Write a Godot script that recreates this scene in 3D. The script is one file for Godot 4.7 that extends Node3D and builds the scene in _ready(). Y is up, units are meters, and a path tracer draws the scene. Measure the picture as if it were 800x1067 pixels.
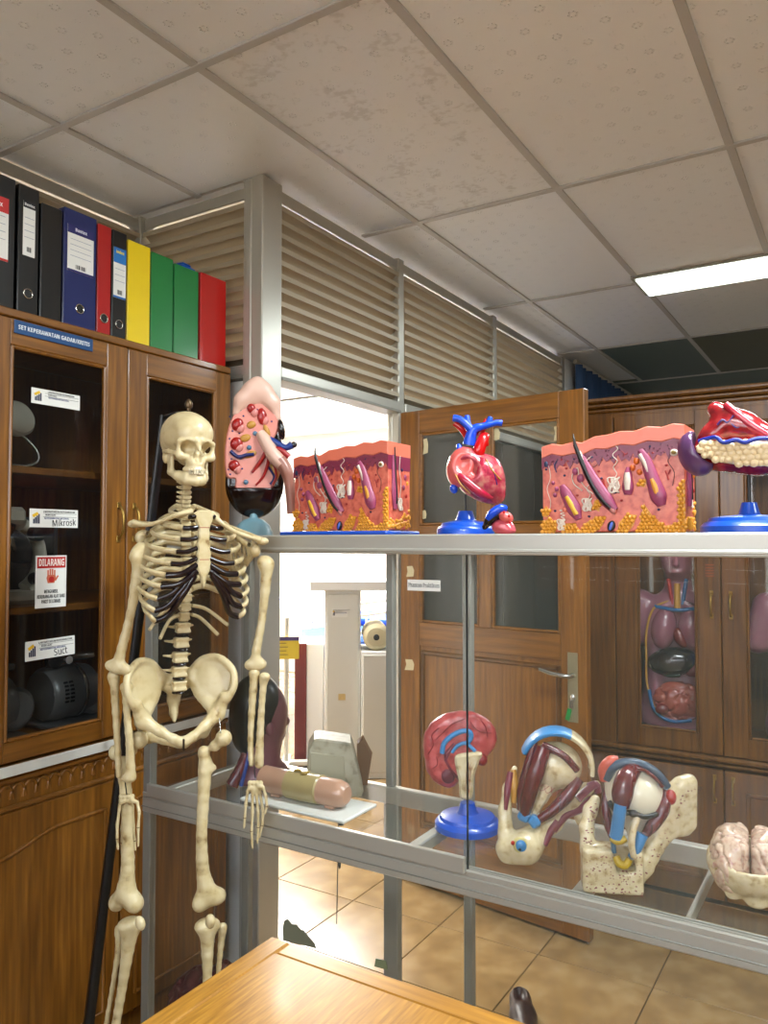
extends Node3D
# A laboratory with anatomical models: metres, y up, floor at y = 0.

const EYE_HEIGHT := 1.48
const FOCAL_PIXELS := 815.0
const YAW := 31.76
const PITCH := 2.2
const CEILING := 2.78

var M := {}
var names := {}
var rng := RandomNumberGenerator.new()
var view := Transform3D()

func _ready() -> void:
	rng.seed = 7
	# ---- camera
	var cam := Camera3D.new()
	cam.name = "camera"
	cam.fov = rad_to_deg(2.0 * atan(533.5 / FOCAL_PIXELS))
	cam.position = Vector3(0, EYE_HEIGHT, 0)
	cam.rotation_degrees = Vector3(PITCH, YAW, 0)
	cam.near = 0.03
	add_child(cam)
	cam.current = true
	view = Transform3D(Basis.from_euler(Vector3(deg_to_rad(PITCH), deg_to_rad(YAW), 0)), Vector3(0, EYE_HEIGHT, 0))
	# ---- sky seen only through the windows
	var env := Environment.new()
	var sky := Sky.new()
	var sm := ProceduralSkyMaterial.new()
	sm.sky_top_color = Color(0.7, 0.78, 0.88)
	sm.sky_horizon_color = Color(0.92, 0.92, 0.92)
	sm.ground_horizon_color = Color(0.85, 0.85, 0.82)
	sm.ground_bottom_color = Color(0.7, 0.69, 0.66)
	sky.sky_material = sm
	env.background_mode = Environment.BG_SKY
	env.sky = sky
	env.background_energy_multiplier = 9.0
	env.tonemap_mode = Environment.TONE_MAPPER_LINEAR
	env.tonemap_exposure = 1.42
	env.sdfgi_enabled = true
	env.ssao_enabled = true
	env.ssil_enabled = true
	var we := WorldEnvironment.new()
	we.name = "world_environment"
	we.environment = env
	add_child(we)
	make_materials()
	# ---- ceiling lamps, each with its own area light
	make_lamps()
	# ---- the room
	make_room()
	make_louvre_walls()
	make_next_room()
	# ---- furniture
	make_wood_cabinet()
	make_back_cabinet()
	make_open_door()
	make_counter()
	make_table()
	# ---- objects
	make_binders()
	make_cabinet_contents()
	make_skeleton()
	make_top_models()
	make_shelf_models()
	make_torsos()
	make_small_things()

# ---------------------------------------------------------------- where a line of sight meets a plane (used to take measurements)
func sight(px: float, py: float) -> Vector3:
	return view.basis * Vector3((px - 400.0) / FOCAL_PIXELS, -(py - 533.5) / FOCAL_PIXELS, -1.0)
func at_x(px: float, py: float, x: float) -> Vector3:
	var d := sight(px, py)
	return view.origin + d * (x / d.x)
func at_z(px: float, py: float, z: float) -> Vector3:
	var d := sight(px, py)
	return view.origin + d * (z / d.z)
func at_y(px: float, py: float, y: float) -> Vector3:
	var d := sight(px, py)
	return view.origin + d * ((y - EYE_HEIGHT) / d.y)
func at_d(px: float, py: float, depth: float) -> Vector3:
	return view.origin + sight(px, py) * depth

# ---------------------------------------------------------------- nodes
func numbered(called: String) -> String:
	if not names.has(called):
		names[called] = 0
		return called
	names[called] += 1
	return "%s_%03d" % [called, names[called]]
func thing(called: String, label: String, category: String, at := Vector3.ZERO, turn := 0.0, group := "") -> Node3D:
	var o := Node3D.new()
	o.name = numbered(called)
	add_child(o)
	o.position = at
	o.rotation.y = turn
	tag(o, label, category, group)
	return o
func tag(o: Node, label: String, category: String, group := "") -> void:
	o.set_meta("label", label)
	o.set_meta("category", category)
	if group != "":
		o.set_meta("group", group)
func part(parent: Node, called: String, mesh: Mesh, m: Material, at := Vector3.ZERO, turn := Vector3.ZERO, size := Vector3.ONE) -> MeshInstance3D:
	var o := MeshInstance3D.new()
	o.name = called if parent != self else numbered(called)
	o.mesh = mesh
	o.material_override = m
	o.position = at
	o.rotation = turn
	o.scale = size
	parent.add_child(o, true)
	return o
func struct(called: String, mesh: Mesh, m: Material, at := Vector3.ZERO, turn := Vector3.ZERO) -> MeshInstance3D:
	var o := part(self, called, mesh, m, at, turn)
	o.set_meta("kind", "structure")
	return o
func struct_root(called: String) -> Node3D:
	var o := Node3D.new()
	o.name = called
	add_child(o)
	o.set_meta("kind", "structure")
	return o
func stuff(o: Node) -> Node:
	o.set_meta("kind", "stuff")
	return o

# ---------------------------------------------------------------- meshes
class MB:
	var v := PackedVector3Array()
	var uv := PackedVector2Array()
	var c := PackedColorArray()
	var ix := PackedInt32Array()
	var tint := Color.WHITE
	var tinted := false
	func vert(p: Vector3, t := Vector2.ZERO) -> int:
		v.append(p)
		uv.append(t)
		c.append(tint)
		return v.size() - 1
	# a flat convex face, turned so that it faces away from `from`
	func face(pts: Array, from: Vector3) -> void:
		var nn: Vector3 = (pts[2] - pts[0]).cross(pts[1] - pts[0])
		var mid := Vector3.ZERO
		for p in pts:
			mid += p
		mid /= pts.size()
		var flip: bool = nn.dot(mid - from) < 0.0
		var b := v.size()
		var ax: Vector3 = (pts[1] - pts[0]).normalized()
		var ay: Vector3 = nn.normalized().cross(ax)
		for p in pts:
			vert(p, Vector2((p - pts[0]).dot(ax), (p - pts[0]).dot(ay)))
		for k in range(1, pts.size() - 1):
			if flip:
				ix.append_array([b, b + k + 1, b + k])
			else:
				ix.append_array([b, b + k, b + k + 1])
	func box(at: Vector3, size: Vector3, bevel := 0.0, bs := Basis()) -> MB:
		var h := size * 0.5
		var b := minf(bevel, minf(h.x, minf(h.y, h.z)) * 0.9)
		var e := [Vector3(h.x, h.y - b, h.z - b), Vector3(h.x - b, h.y, h.z - b), Vector3(h.x - b, h.y - b, h.z)]
		var q := func(ax: int, sx: float, sy: float, sz: float) -> Vector3:
			return at + bs * (e[ax] * Vector3(sx, sy, sz))
		for s in [-1.0, 1.0]:
			face([q.call(0, s, -1, -1), q.call(0, s, 1, -1), q.call(0, s, 1, 1), q.call(0, s, -1, 1)], at)
			face([q.call(1, -1, s, -1), q.call(1, 1, s, -1), q.call(1, 1, s, 1), q.call(1, -1, s, 1)], at)
			face([q.call(2, -1, -1, s), q.call(2, 1, -1, s), q.call(2, 1, 1, s), q.call(2, -1, 1, s)], at)
		if b > 0.0:
			for s in [-1.0, 1.0]:
				for t in [-1.0, 1.0]:
					face([q.call(0, s, t, -1), q.call(0, s, t, 1), q.call(1, s, t, 1), q.call(1, s, t, -1)], at)
					face([q.call(0, s, -1, t), q.call(0, s, 1, t), q.call(2, s, 1, t), q.call(2, s, -1, t)], at)
					face([q.call(1, -1, s, t), q.call(1, 1, s, t), q.call(2, 1, s, t), q.call(2, -1, s, t)], at)
					for u in [-1.0, 1.0]:
						face([q.call(0, s, t, u), q.call(1, s, t, u), q.call(2, s, t, u)], at)
		return self
	# rings: Array of PackedVector3Array of equal length, joined with smooth sides
	func rings(rs: Array, closed := true, cap := true) -> MB:
		var n: int = rs[0].size()
		var b := v.size()
		for i in rs.size():
			for j in n:
				vert(rs[i][j], Vector2(float(j) / n, float(i) / maxf(1, rs.size() - 1)))
		var m := n if closed else n - 1
		for i in rs.size() - 1:
			for j in m:
				var a := b + i * n + j
				var d := b + i * n + (j + 1) % n
				ix.append_array([a, a + n, d, d, a + n, d + n])
		if cap and closed:
			for i in [0, rs.size() - 1]:
				var mid := Vector3.ZERO
				for p in rs[i]:
					mid += p
				mid /= n
				var k := vert(mid)
				var q := v.size()
				for p in rs[i]:
					vert(p)
				for j in n:
					if i == 0:
						ix.append_array([k, q + j, q + (j + 1) % n])
					else:
						ix.append_array([k, q + (j + 1) % n, q + j])
		return self
	# a tube along points; radii may be one number, or one per point; flat: squash of the second axis
	func tube(pts: Array, radii, sides := 8, flat := 1.0, up := Vector3.UP) -> MB:
		var rs := []
		var t0: Vector3 = (pts[1] - pts[0]).normalized()
		var u := up - t0 * up.dot(t0)
		if u.length() < 0.05:
			u = Vector3.RIGHT - t0 * t0.x
		u = u.normalized()
		var n := pts.size()
		for i in n:
			var t: Vector3 = (pts[mini(i + 1, n - 1)] - pts[maxi(i - 1, 0)]).normalized()
			u = (u - t * u.dot(t)).normalized()
			var w := t.cross(u)
			var r: float = radii[i] if radii is Array or radii is PackedFloat32Array else radii
			var ring := PackedVector3Array()
			for j in sides:
				var a := TAU * j / sides
				ring.append(pts[i] + u * (cos(a) * r * flat) + w * (sin(a) * r))
			rs.append(ring)
		return rings(rs)
	# turned about y: profile of (radius, height) from bottom to top
	func lathe(profile: Array, segs := 24, at := Vector3.ZERO, bs := Basis()) -> MB:
		var rs := []
		for i in profile.size():
			var p: Vector2 = profile[i]
			var ring := PackedVector3Array()
			for j in segs:
				var a := -TAU * j / segs
				ring.append(at + bs * Vector3(cos(a) * maxf(p.x, 0.0001), p.y, sin(a) * maxf(p.x, 0.0001)))
			rs.append(ring)
			if i > 0 and i < profile.size() - 1:
				var d1: Vector2 = (p - profile[i - 1]).normalized()
				var d2: Vector2 = (profile[i + 1] - p).normalized()
				if d1.dot(d2) < 0.8:
					rings(rs, true, false)
					rs = [ring]
		rings(rs, true, false)
		for k in [0, profile.size() - 1]:
			var p: Vector2 = profile[k]
			if p.x > 0.0005:
				var pts := []
				for j in segs:
					var a := TAU * j / segs
					pts.append(at + bs * Vector3(cos(a) * p.x, p.y, sin(a) * p.x))
				face(pts, at + bs * Vector3(0, p.y + (1.0 if k == 0 else -1.0), 0))
		return self
	func ball(at: Vector3, r: Vector3, segs := 12, bs := Basis()) -> MB:
		var rs := []
		var h := maxi(4, segs / 2)
		for i in h + 1:
			var b := PI * i / h - PI / 2
			var ring := PackedVector3Array()
			for j in segs:
				var a := -TAU * j / segs
				ring.append(at + bs * (Vector3(cos(a) * cos(b), sin(b), sin(a) * cos(b)) * r))
			rs.append(ring)
		return rings(rs, true, false)
	# an outline in xy pushed out along z from z0 to z1, with an optional chamfer at the front
	func prism(poly: PackedVector2Array, z0: float, z1: float, bevel := 0.0, xf := Transform3D()) -> MB:
		var p := poly.duplicate()
		var area := 0.0
		for i in p.size():
			area += p[i].cross(p[(i + 1) % p.size()])
		if area < 0.0:
			p.reverse()
		var n := p.size()
		var inner := p.duplicate()
		if bevel > 0.0:
			for i in n:
				var a := (p[i] - p[(i + n - 1) % n]).normalized()
				var b := (p[(i + 1) % n] - p[i]).normalized()
				var d := (Vector2(-a.y, a.x) + Vector2(-b.y, b.x))
				inner[i] = p[i] + d.normalized() * bevel
		var tris := Geometry2D.triangulate_polygon(p)
		for s in 2:
			var base := v.size()
			var z := z1 if s == 0 else z0
			var src := inner if s == 0 else p
			for q in src:
				vert(xf * Vector3(q.x, q.y, z), Vector2(q.x, -q.y))
			for k in range(0, tris.size(), 3):
				var a: Vector2 = p[tris[k]]
				var ccw := (p[tris[k + 1]] - a).cross(p[tris[k + 2]] - a) > 0.0
				if ccw == (s == 0):
					ix.append_array([base + tris[k], base + tris[k + 2], base + tris[k + 1]])
				else:
					ix.append_array([base + tris[k], base + tris[k + 1], base + tris[k + 2]])
		var zs := z1 - bevel
		for i in n:
			var j := (i + 1) % n
			_quad(xf * Vector3(p[i].x, p[i].y, z0), xf * Vector3(p[i].x, p[i].y, zs), xf * Vector3(p[j].x, p[j].y, zs), xf * Vector3(p[j].x, p[j].y, z0))
			if bevel > 0.0:
				_quad(xf * Vector3(p[i].x, p[i].y, zs), xf * Vector3(inner[i].x, inner[i].y, z1), xf * Vector3(inner[j].x, inner[j].y, z1), xf * Vector3(p[j].x, p[j].y, zs))
		return self
	func _quad(a: Vector3, b: Vector3, cc: Vector3, d: Vector3) -> void:
		var k := v.size()
		vert(a, Vector2(0, 0)); vert(b, Vector2(0, 1)); vert(cc, Vector2(1, 1)); vert(d, Vector2(1, 0))
		ix.append_array([k, k + 1, k + 2, k, k + 2, k + 3])
	func quad_uv(a: Vector3, b: Vector3, cc: Vector3, d: Vector3) -> MB:
		var k := v.size()
		vert(a, Vector2(0, 1)); vert(b, Vector2(0, 0)); vert(cc, Vector2(1, 0)); vert(d, Vector2(1, 1))
		ix.append_array([k, k + 1, k + 2, k, k + 2, k + 3])
		return self
	func done() -> ArrayMesh:
		var n := PackedVector3Array()
		n.resize(v.size())
		for k in range(0, ix.size(), 3):
			var a := ix[k]
			var b := ix[k + 1]
			var d := ix[k + 2]
			var f := (v[d] - v[a]).cross(v[b] - v[a])
			n[a] += f
			n[b] += f
			n[d] += f
		for k in n.size():
			n[k] = n[k].normalized()
		var arr := []
		arr.resize(Mesh.ARRAY_MAX)
		arr[Mesh.ARRAY_VERTEX] = v
		arr[Mesh.ARRAY_NORMAL] = n
		arr[Mesh.ARRAY_TEX_UV] = uv
		arr[Mesh.ARRAY_INDEX] = ix
		if tinted:
			arr[Mesh.ARRAY_COLOR] = c
		var m := ArrayMesh.new()
		m.add_surface_from_arrays(Mesh.PRIMITIVE_TRIANGLES, arr)
		return m

# a distance field on a grid, for shapes whose pieces run smoothly into each other
class Field:
	var o: Vector3
	var h: float
	var nx: int
	var ny: int
	var nz: int
	var d := PackedFloat32Array()
	func _init(lo: Vector3, hi: Vector3, cell: float) -> void:
		h = cell
		o = lo - Vector3.ONE * cell * 2.0
		var s := (hi - lo) / cell
		nx = int(s.x) + 6
		ny = int(s.y) + 6
		nz = int(s.z) + 6
		d.resize(nx * ny * nz)
		d.fill(1.0)
	func put(i: int, f: float, k: float, sub: bool) -> void:
		var a := d[i]
		if sub:
			var g := -f
			if k > 0.0:
				var q := maxf(k - absf(a - g), 0.0)
				d[i] = maxf(a, g) + q * q / (4.0 * k)
			else:
				d[i] = maxf(a, g)
		elif k > 0.0:
			var q := maxf(k - absf(a - f), 0.0)
			d[i] = minf(a, f) - q * q / (4.0 * k)
		else:
			d[i] = minf(a, f)
	func span(lo: Vector3, hi: Vector3) -> Array:
		var a := (lo - o) / h
		var b := (hi - o) / h
		return [maxi(0, int(a.x)), mini(nx - 1, int(b.x) + 1), maxi(0, int(a.y)), mini(ny - 1, int(b.y) + 1), maxi(0, int(a.z)), mini(nz - 1, int(b.z) + 1)]
	func cap(a: Vector3, b: Vector3, ra: float, rb: float, k := 0.0, sub := false) -> Field:
		var r := Vector3.ONE * (maxf(ra, rb) + k + h * 2.5)
		var s := span(a.min(b) - r, a.max(b) + r)
		var ab := b - a
		var l2 := maxf(ab.length_squared(), 1e-12)
		for z in range(s[4], s[5] + 1):
			for y in range(s[2], s[3] + 1):
				var i: int = (z * ny + y) * nx + s[0]
				var p := o + Vector3(s[0], y, z) * h
				for x in range(s[0], s[1] + 1):
					var ap := p - a
					var t := clampf(ap.dot(ab) / l2, 0.0, 1.0)
					put(i, (ap - ab * t).length() - lerpf(ra, rb, t), k, sub)
					i += 1
					p.x += h
		return self
	func path(pts: Array, radii: Array, k := 0.0, sub := false) -> Field:
		for i in pts.size() - 1:
			cap(pts[i], pts[i + 1], radii[i], radii[i + 1], k, sub)
		return self
	func ell(c: Vector3, r: Vector3, k := 0.0, bs := Basis(), sub := false) -> Field:
		var m := Vector3.ONE * (maxf(r.x, maxf(r.y, r.z)) + k + h * 2.5)
		var s := span(c - m, c + m)
		var inv := bs.inverse()
		var r2 := r * r
		for z in range(s[4], s[5] + 1):
			for y in range(s[2], s[3] + 1):
				var i: int = (z * ny + y) * nx + s[0]
				var p := o + Vector3(s[0], y, z) * h - c
				for x in range(s[0], s[1] + 1):
					var q := inv * p
					var k0 := (q / r).length()
					var k1 := maxf((q / r2).length(), 1e-6)
					put(i, k0 * (k0 - 1.0) / k1, k, sub)
					i += 1
					p.x += h
		return self
	func box(c: Vector3, half: Vector3, rad: float, k := 0.0, bs := Basis(), sub := false) -> Field:
		var m := Vector3.ONE * (half.length() + k + h * 2.5)
		var s := span(c - m, c + m)
		var inv := bs.inverse()
		var hh := half - Vector3.ONE * rad
		for z in range(s[4], s[5] + 1):
			for y in range(s[2], s[3] + 1):
				var i: int = (z * ny + y) * nx + s[0]
				var p := o + Vector3(s[0], y, z) * h - c
				for x in range(s[0], s[1] + 1):
					var q := (inv * p).abs() - hh
					put(i, q.max(Vector3.ZERO).length() + minf(maxf(q.x, maxf(q.y, q.z)), 0.0) - rad, k, sub)
					i += 1
					p.x += h
		return self
	func rough(noise: FastNoiseLite, amount: float, ridged := false) -> Field:
		for z in nz:
			for y in ny:
				for x in nx:
					var i := (z * ny + y) * nx + x
					if absf(d[i]) < h * 3.0 + amount * 2.0:
						var q := noise.get_noise_3d(o.x + x * h, o.y + y * h, o.z + z * h)
						d[i] += (pow(1.0 - minf(1.0, absf(q) * 3.2), 2.0) if ridged else q) * amount
		return self
	func done() -> ArrayMesh:
		var v := PackedVector3Array()
		var ix := PackedInt32Array()
		var id := PackedInt32Array()
		id.resize(nx * ny * nz)
		id.fill(-1)
		var sx := 1
		var sy := nx
		var sz := nx * ny
		var off := [0, sx, sy, sx + sy, sz, sz + sx, sz + sy, sz + sx + sy]
		var cor := [Vector3(0, 0, 0), Vector3(1, 0, 0), Vector3(0, 1, 0), Vector3(1, 1, 0), Vector3(0, 0, 1), Vector3(1, 0, 1), Vector3(0, 1, 1), Vector3(1, 1, 1)]
		var edges := [[0, 1], [2, 3], [4, 5], [6, 7], [0, 2], [1, 3], [4, 6], [5, 7], [0, 4], [1, 5], [2, 6], [3, 7]]
		for z in nz - 1:
			for y in ny - 1:
				var i := (z * ny + y) * nx
				for x in nx - 1:
					if absf(d[i]) > h * 4.0:
						i += 1
						continue
					var m := 0
					for k in 8:
						if d[i + off[k]] < 0.0:
							m |= 1 << k
					if m != 0 and m != 255:
						var acc := Vector3.ZERO
						var cnt := 0
						for e in edges:
							var a: int = e[0]
							var b: int = e[1]
							if ((m >> a) & 1) != ((m >> b) & 1):
								var da := d[i + off[a]]
								var db := d[i + off[b]]
								acc += (cor[a] as Vector3).lerp(cor[b], da / (da - db))
								cnt += 1
						id[i] = v.size()
						v.append(o + (Vector3(x, y, z) + acc / cnt) * h)
					i += 1
		for z in range(1, nz - 1):
			for y in range(1, ny - 1):
				var i := (z * ny + y) * nx + 1
				for x in range(1, nx - 1):
					if id[i] >= 0:
						var s := d[i] < 0.0
						if s != (d[i + sx] < 0.0):
							_q(ix, id[i - sy - sz], id[i - sz], id[i], id[i - sy], s)
						if s != (d[i + sy] < 0.0):
							_q(ix, id[i - sx - sz], id[i - sx], id[i], id[i - sz], s)
						if s != (d[i + sz] < 0.0):
							_q(ix, id[i - sx - sy], id[i - sy], id[i], id[i - sx], s)
					i += 1
		var n := PackedVector3Array()
		n.resize(v.size())
		for k in range(0, ix.size(), 3):
			var f := (v[ix[k + 2]] - v[ix[k]]).cross(v[ix[k + 1]] - v[ix[k]])
			n[ix[k]] += f
			n[ix[k + 1]] += f
			n[ix[k + 2]] += f
		for k in n.size():
			n[k] = n[k].normalized()
		var arr := []
		arr.resize(Mesh.ARRAY_MAX)
		arr[Mesh.ARRAY_VERTEX] = v
		arr[Mesh.ARRAY_NORMAL] = n
		arr[Mesh.ARRAY_INDEX] = ix
		var me := ArrayMesh.new()
		if v.size() > 2:
			me.add_surface_from_arrays(Mesh.PRIMITIVE_TRIANGLES, arr)
		return me
	func _q(ix: PackedInt32Array, a: int, b: int, c: int, e: int, s: bool) -> void:
		if a < 0 or b < 0 or c < 0 or e < 0:
			return
		if s:
			ix.append_array([a, c, b, a, e, c])
		else:
			ix.append_array([a, b, c, a, c, e])

func boxm(size: Vector3, bevel := 0.0) -> ArrayMesh:
	var key := "box%s%f" % [size, bevel]
	if not M.has(key):
		M[key] = MB.new().box(Vector3.ZERO, size, bevel).done()
	return M[key]
# a box between two corners
func span(parent: Node, called: String, a: Vector3, b: Vector3, m: Material, bevel := 0.002) -> MeshInstance3D:
	return part(parent, called, boxm((b - a).abs(), bevel), m, (a + b) * 0.5)
func lettering(parent: Node, called: String, text: String, height: float, m: Material, at: Vector3, turn: Vector3, bold := false, serif := false, squeeze := 1.0) -> MeshInstance3D:
	var t := TextMesh.new()
	var f := SystemFont.new()
	f.font_names = PackedStringArray(["Droid Serif" if serif else "Droid Sans"])
	f.font_weight = 700 if bold else 400
	t.font = f
	t.text = text
	t.font_size = 32
	t.pixel_size = height / 23.0
	t.depth = 0.0006
	t.curve_step = 2.0
	return part(parent, called, t, m, at, turn, Vector3(squeeze, 1, 1))
func smooth_path(pts: Array, steps := 6) -> Array:
	var out := []
	var n := pts.size()
	for i in n - 1:
		for k in steps:
			out.append((pts[i] as Vector3).cubic_interpolate(pts[i + 1], pts[maxi(i - 1, 0)], pts[mini(i + 2, n - 1)], float(k) / steps))
	out.append(pts[n - 1])
	return out
func smooth_radii(r: Array, steps := 6) -> Array:
	var out := []
	for i in r.size() - 1:
		for k in steps:
			out.append(lerpf(r[i], r[i + 1], smoothstep(0.0, 1.0, float(k) / steps)))
	out.append(r[r.size() - 1])
	return out

# lowers or lifts a thing so that its lowest point stands at height y
func settle(t: Node3D, y: float) -> void:
	var low := 1e9
	var todo: Array = [[t, Transform3D(t.basis, Vector3.ZERO)]]
	while todo.size() > 0:
		var e: Array = todo.pop_back()
		var n: Node3D = e[0]
		if n is MeshInstance3D and n.mesh != null:
			var bb: AABB = (e[1] as Transform3D) * n.mesh.get_aabb()
			low = minf(low, bb.position.y)
		for c in n.get_children():
			if c is Node3D:
				todo.append([c, (e[1] as Transform3D) * (c as Node3D).transform])
	t.position.y = y - low

# ---------------------------------------------------------------- materials
func mat(color: Color, rough := 0.5, metal := 0.0, coat := 0.0) -> StandardMaterial3D:
	var m := StandardMaterial3D.new()
	m.albedo_color = color
	m.roughness = rough
	m.metallic = metal
	if coat > 0.0:
		m.clearcoat_enabled = true
		m.clearcoat = coat
		m.clearcoat_roughness = 0.12
	return m
func noise_of(kind_seed: int, freq: float, octaves := 4) -> FastNoiseLite:
	var n := FastNoiseLite.new()
	n.seed = kind_seed
	n.noise_type = FastNoiseLite.TYPE_SIMPLEX_SMOOTH
	n.frequency = freq
	n.fractal_octaves = octaves
	return n
# an image that repeats: noise on a torus-like blend, stretched by fx and fy, mapped through a gradient
func noise_texture(size: int, kind_seed: int, fx: float, fy: float, ramp: Gradient, octaves := 4) -> ImageTexture:
	var n := noise_of(kind_seed, 1.0, octaves)
	var im := Image.create(size, size, false, Image.FORMAT_RGB8)
	for y in size:
		var wy := smoothstep(0.8, 1.0, float(y) / size)
		for x in size:
			var wx := smoothstep(0.8, 1.0, float(x) / size)
			var u := fx * x / size
			var w := fy * y / size
			var q := n.get_noise_2d(u, w)
			if wx > 0.0:
				q = lerpf(q, n.get_noise_2d(u - fx, w), wx)
			if wy > 0.0:
				var r := n.get_noise_2d(u, w - fy)
				if wx > 0.0:
					r = lerpf(r, n.get_noise_2d(u - fx, w - fy), wx)
				q = lerpf(q, r, wy)
			im.set_pixel(x, y, ramp.sample(clampf(q * 0.9 + 0.5, 0.0, 1.0)))
	im.generate_mipmaps()
	return ImageTexture.create_from_image(im)
func ramp(stops: Array) -> Gradient:
	var g := Gradient.new()
	var o := PackedFloat32Array()
	var c := PackedColorArray()
	for s in stops:
		o.append(s[0])
		c.append(s[1])
	g.offsets = o
	g.colors = c
	return g
func textured(tex: Texture2D, scale: Vector3, rough := 0.5, coat := 0.0, world := true) -> StandardMaterial3D:
	var m := mat(Color.WHITE, rough, 0.0, coat)
	m.albedo_texture = tex
	m.uv1_triplanar = true
	m.uv1_world_triplanar = world
	m.uv1_scale = scale
	return m
func glass(alpha := 0.05, tint := Color(0.8, 0.9, 0.87)) -> StandardMaterial3D:
	var m := mat(Color(tint.r, tint.g, tint.b, alpha), 0.02)
	m.transparency = BaseMaterial3D.TRANSPARENCY_ALPHA
	m.metallic_specular = 0.3
	return m
func glow(color: Color, energy: float) -> StandardMaterial3D:
	var m := mat(Color(0.9, 0.9, 0.9), 0.4)
	m.emission_enabled = true
	m.emission = color
	m.emission_energy_multiplier = energy
	return m

func make_materials() -> void:
	M.alu = mat(Color(0.72, 0.71, 0.67), 0.33, 0.45)
	M.alu_dull = mat(Color(0.55, 0.545, 0.51), 0.5, 0.25)
	M.slat = mat(Color(0.66, 0.61, 0.52), 0.5, 0.15)
	var wood_v := noise_texture(512, 11, 44.0, 2.2, ramp([[0.0, Color(0.41, 0.25, 0.06)], [0.45, Color(0.48, 0.3, 0.075)], [0.75, Color(0.525, 0.335, 0.09)], [1.0, Color(0.575, 0.375, 0.115)]]))
	M.wood = textured(wood_v, Vector3(1.1, 1.1, 1.1), 0.38, 0.35)
	var wood_h := noise_texture(512, 12, 2.2, 44.0, ramp([[0.0, Color(0.41, 0.25, 0.06)], [0.45, Color(0.48, 0.3, 0.075)], [0.75, Color(0.525, 0.335, 0.09)], [1.0, Color(0.575, 0.375, 0.115)]]))
	M.wood_across = textured(wood_h, Vector3(1.1, 1.1, 1.1), 0.38, 0.35)
	M.wood_dark = textured(noise_texture(512, 13, 36.0, 2.0, ramp([[0.0, Color(0.29, 0.17, 0.04)], [0.5, Color(0.37, 0.225, 0.058)], [1.0, Color(0.43, 0.275, 0.08)]])), Vector3(1.1, 1.1, 1.1), 0.36, 0.35)
	M.oak = textured(noise_texture(1024, 21, 130.0, 9.0, ramp([[0.0, Color(0.56, 0.37, 0.1)], [0.4, Color(0.63, 0.43, 0.135)], [0.7, Color(0.67, 0.465, 0.155)], [1.0, Color(0.73, 0.53, 0.2)]])), Vector3(1.0, 1.0, 1.0), 0.33, 0.3)
	M.oak_across = textured(noise_texture(512, 22, 4.0, 70.0, ramp([[0.0, Color(0.56, 0.37, 0.1)], [0.4, Color(0.63, 0.43, 0.135)], [0.7, Color(0.67, 0.465, 0.155)], [1.0, Color(0.73, 0.53, 0.2)]])), Vector3(1.0, 1.0, 1.0), 0.33, 0.3)
	for k in 3:
		M["floor_tile_%d" % k] = textured(noise_texture(256, 31 + k, 5.0, 5.0, ramp([[0.0, Color(0.53, 0.42, 0.265)], [0.5, Color(0.58, 0.465, 0.3)], [1.0, Color(0.64, 0.53, 0.36)]]), 5), Vector3(1.3, 1.3, 1.3), 0.22)
	M.grout = mat(Color(0.25, 0.19, 0.12), 0.8)
	M.white = mat(Color(0.92, 0.92, 0.91), 0.6)
	M.white_gloss = mat(Color(0.85, 0.85, 0.82), 0.3)
	M.wall = mat(Color(0.9, 0.89, 0.86), 0.8)
	M.paper = mat(Color(0.9, 0.9, 0.88), 0.7)
	M.black = mat(Color(0.02, 0.02, 0.022), 0.4)
	M.black_gloss = mat(Color(0.02, 0.018, 0.02), 0.18, 0.0, 0.4)
	M.steel = mat(Color(0.7, 0.7, 0.68), 0.25, 0.9)
	M.chrome = mat(Color(0.8, 0.8, 0.78), 0.15, 1.0)
	M.brass = mat(Color(0.6, 0.48, 0.24), 0.35, 0.85)
	M.glass = glass(0.018)
	M.cabinet_glass = glass(0.02, Color(0.5, 0.55, 0.53))
	M.smoked_glass = glass(0.22, Color(0.1, 0.1, 0.1))
	M.print = mat(Color(0.06, 0.06, 0.08), 0.7)
	# ceiling board: pressed rosettes of six pits
	var size := 256
	var hm := Image.create(size, size, false, Image.FORMAT_RGB8)
	hm.fill(Color(0.6, 0.6, 0.6))
	for cell in [[0.25, 0.25], [0.75, 0.75], [0.75, 0.25], [0.25, 0.75]]:
		var big: bool = cell[0] == cell[1]
		for k in 7:
			var a := TAU * k / 6.0
			var rr := 0.0 if k == 6 else (0.085 if big else 0.06)
			if k == 6 and big:
				continue
			if not big and k % 2 == 0:
				continue
			var c := Vector2(cell[0] + cos(a) * rr, cell[1] + sin(a) * rr) * size
			var pit := 6.5 if big else 3.0
			for y in range(int(c.y) - 12, int(c.y) + 13):
				for x in range(int(c.x) - 12, int(c.x) + 13):
					var q := Vector2(x, y).distance_to(c) / pit
					if q < 1.0:
						var lv := 0.6 - 0.6 * (1.0 - q * q)
						hm.set_pixel(posmod(x, size), posmod(y, size), Color(lv, lv, lv))
	var rosette := ImageTexture.create_from_image(hm)
	for k in 2:
		var lo := Color(0.62, 0.61, 0.58) if k == 0 else Color(0.5, 0.49, 0.46)
		var g := ramp([[0.0, lo], [0.35, Color(0.72, 0.715, 0.69)], [1.0, Color(0.74, 0.735, 0.715)]]) if k == 0 else ramp([[0.0, lo], [0.3, Color(0.6, 0.59, 0.56)], [0.42, Color(0.72, 0.715, 0.69)], [1.0, Color(0.74, 0.735, 0.715)]])
		var m := textured(noise_texture(512, 41 + k, 7.0, 7.0, g, 6), Vector3(1.0, 1.0, 1.0), 0.5)
		M["ceiling_%d" % k] = m
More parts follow.
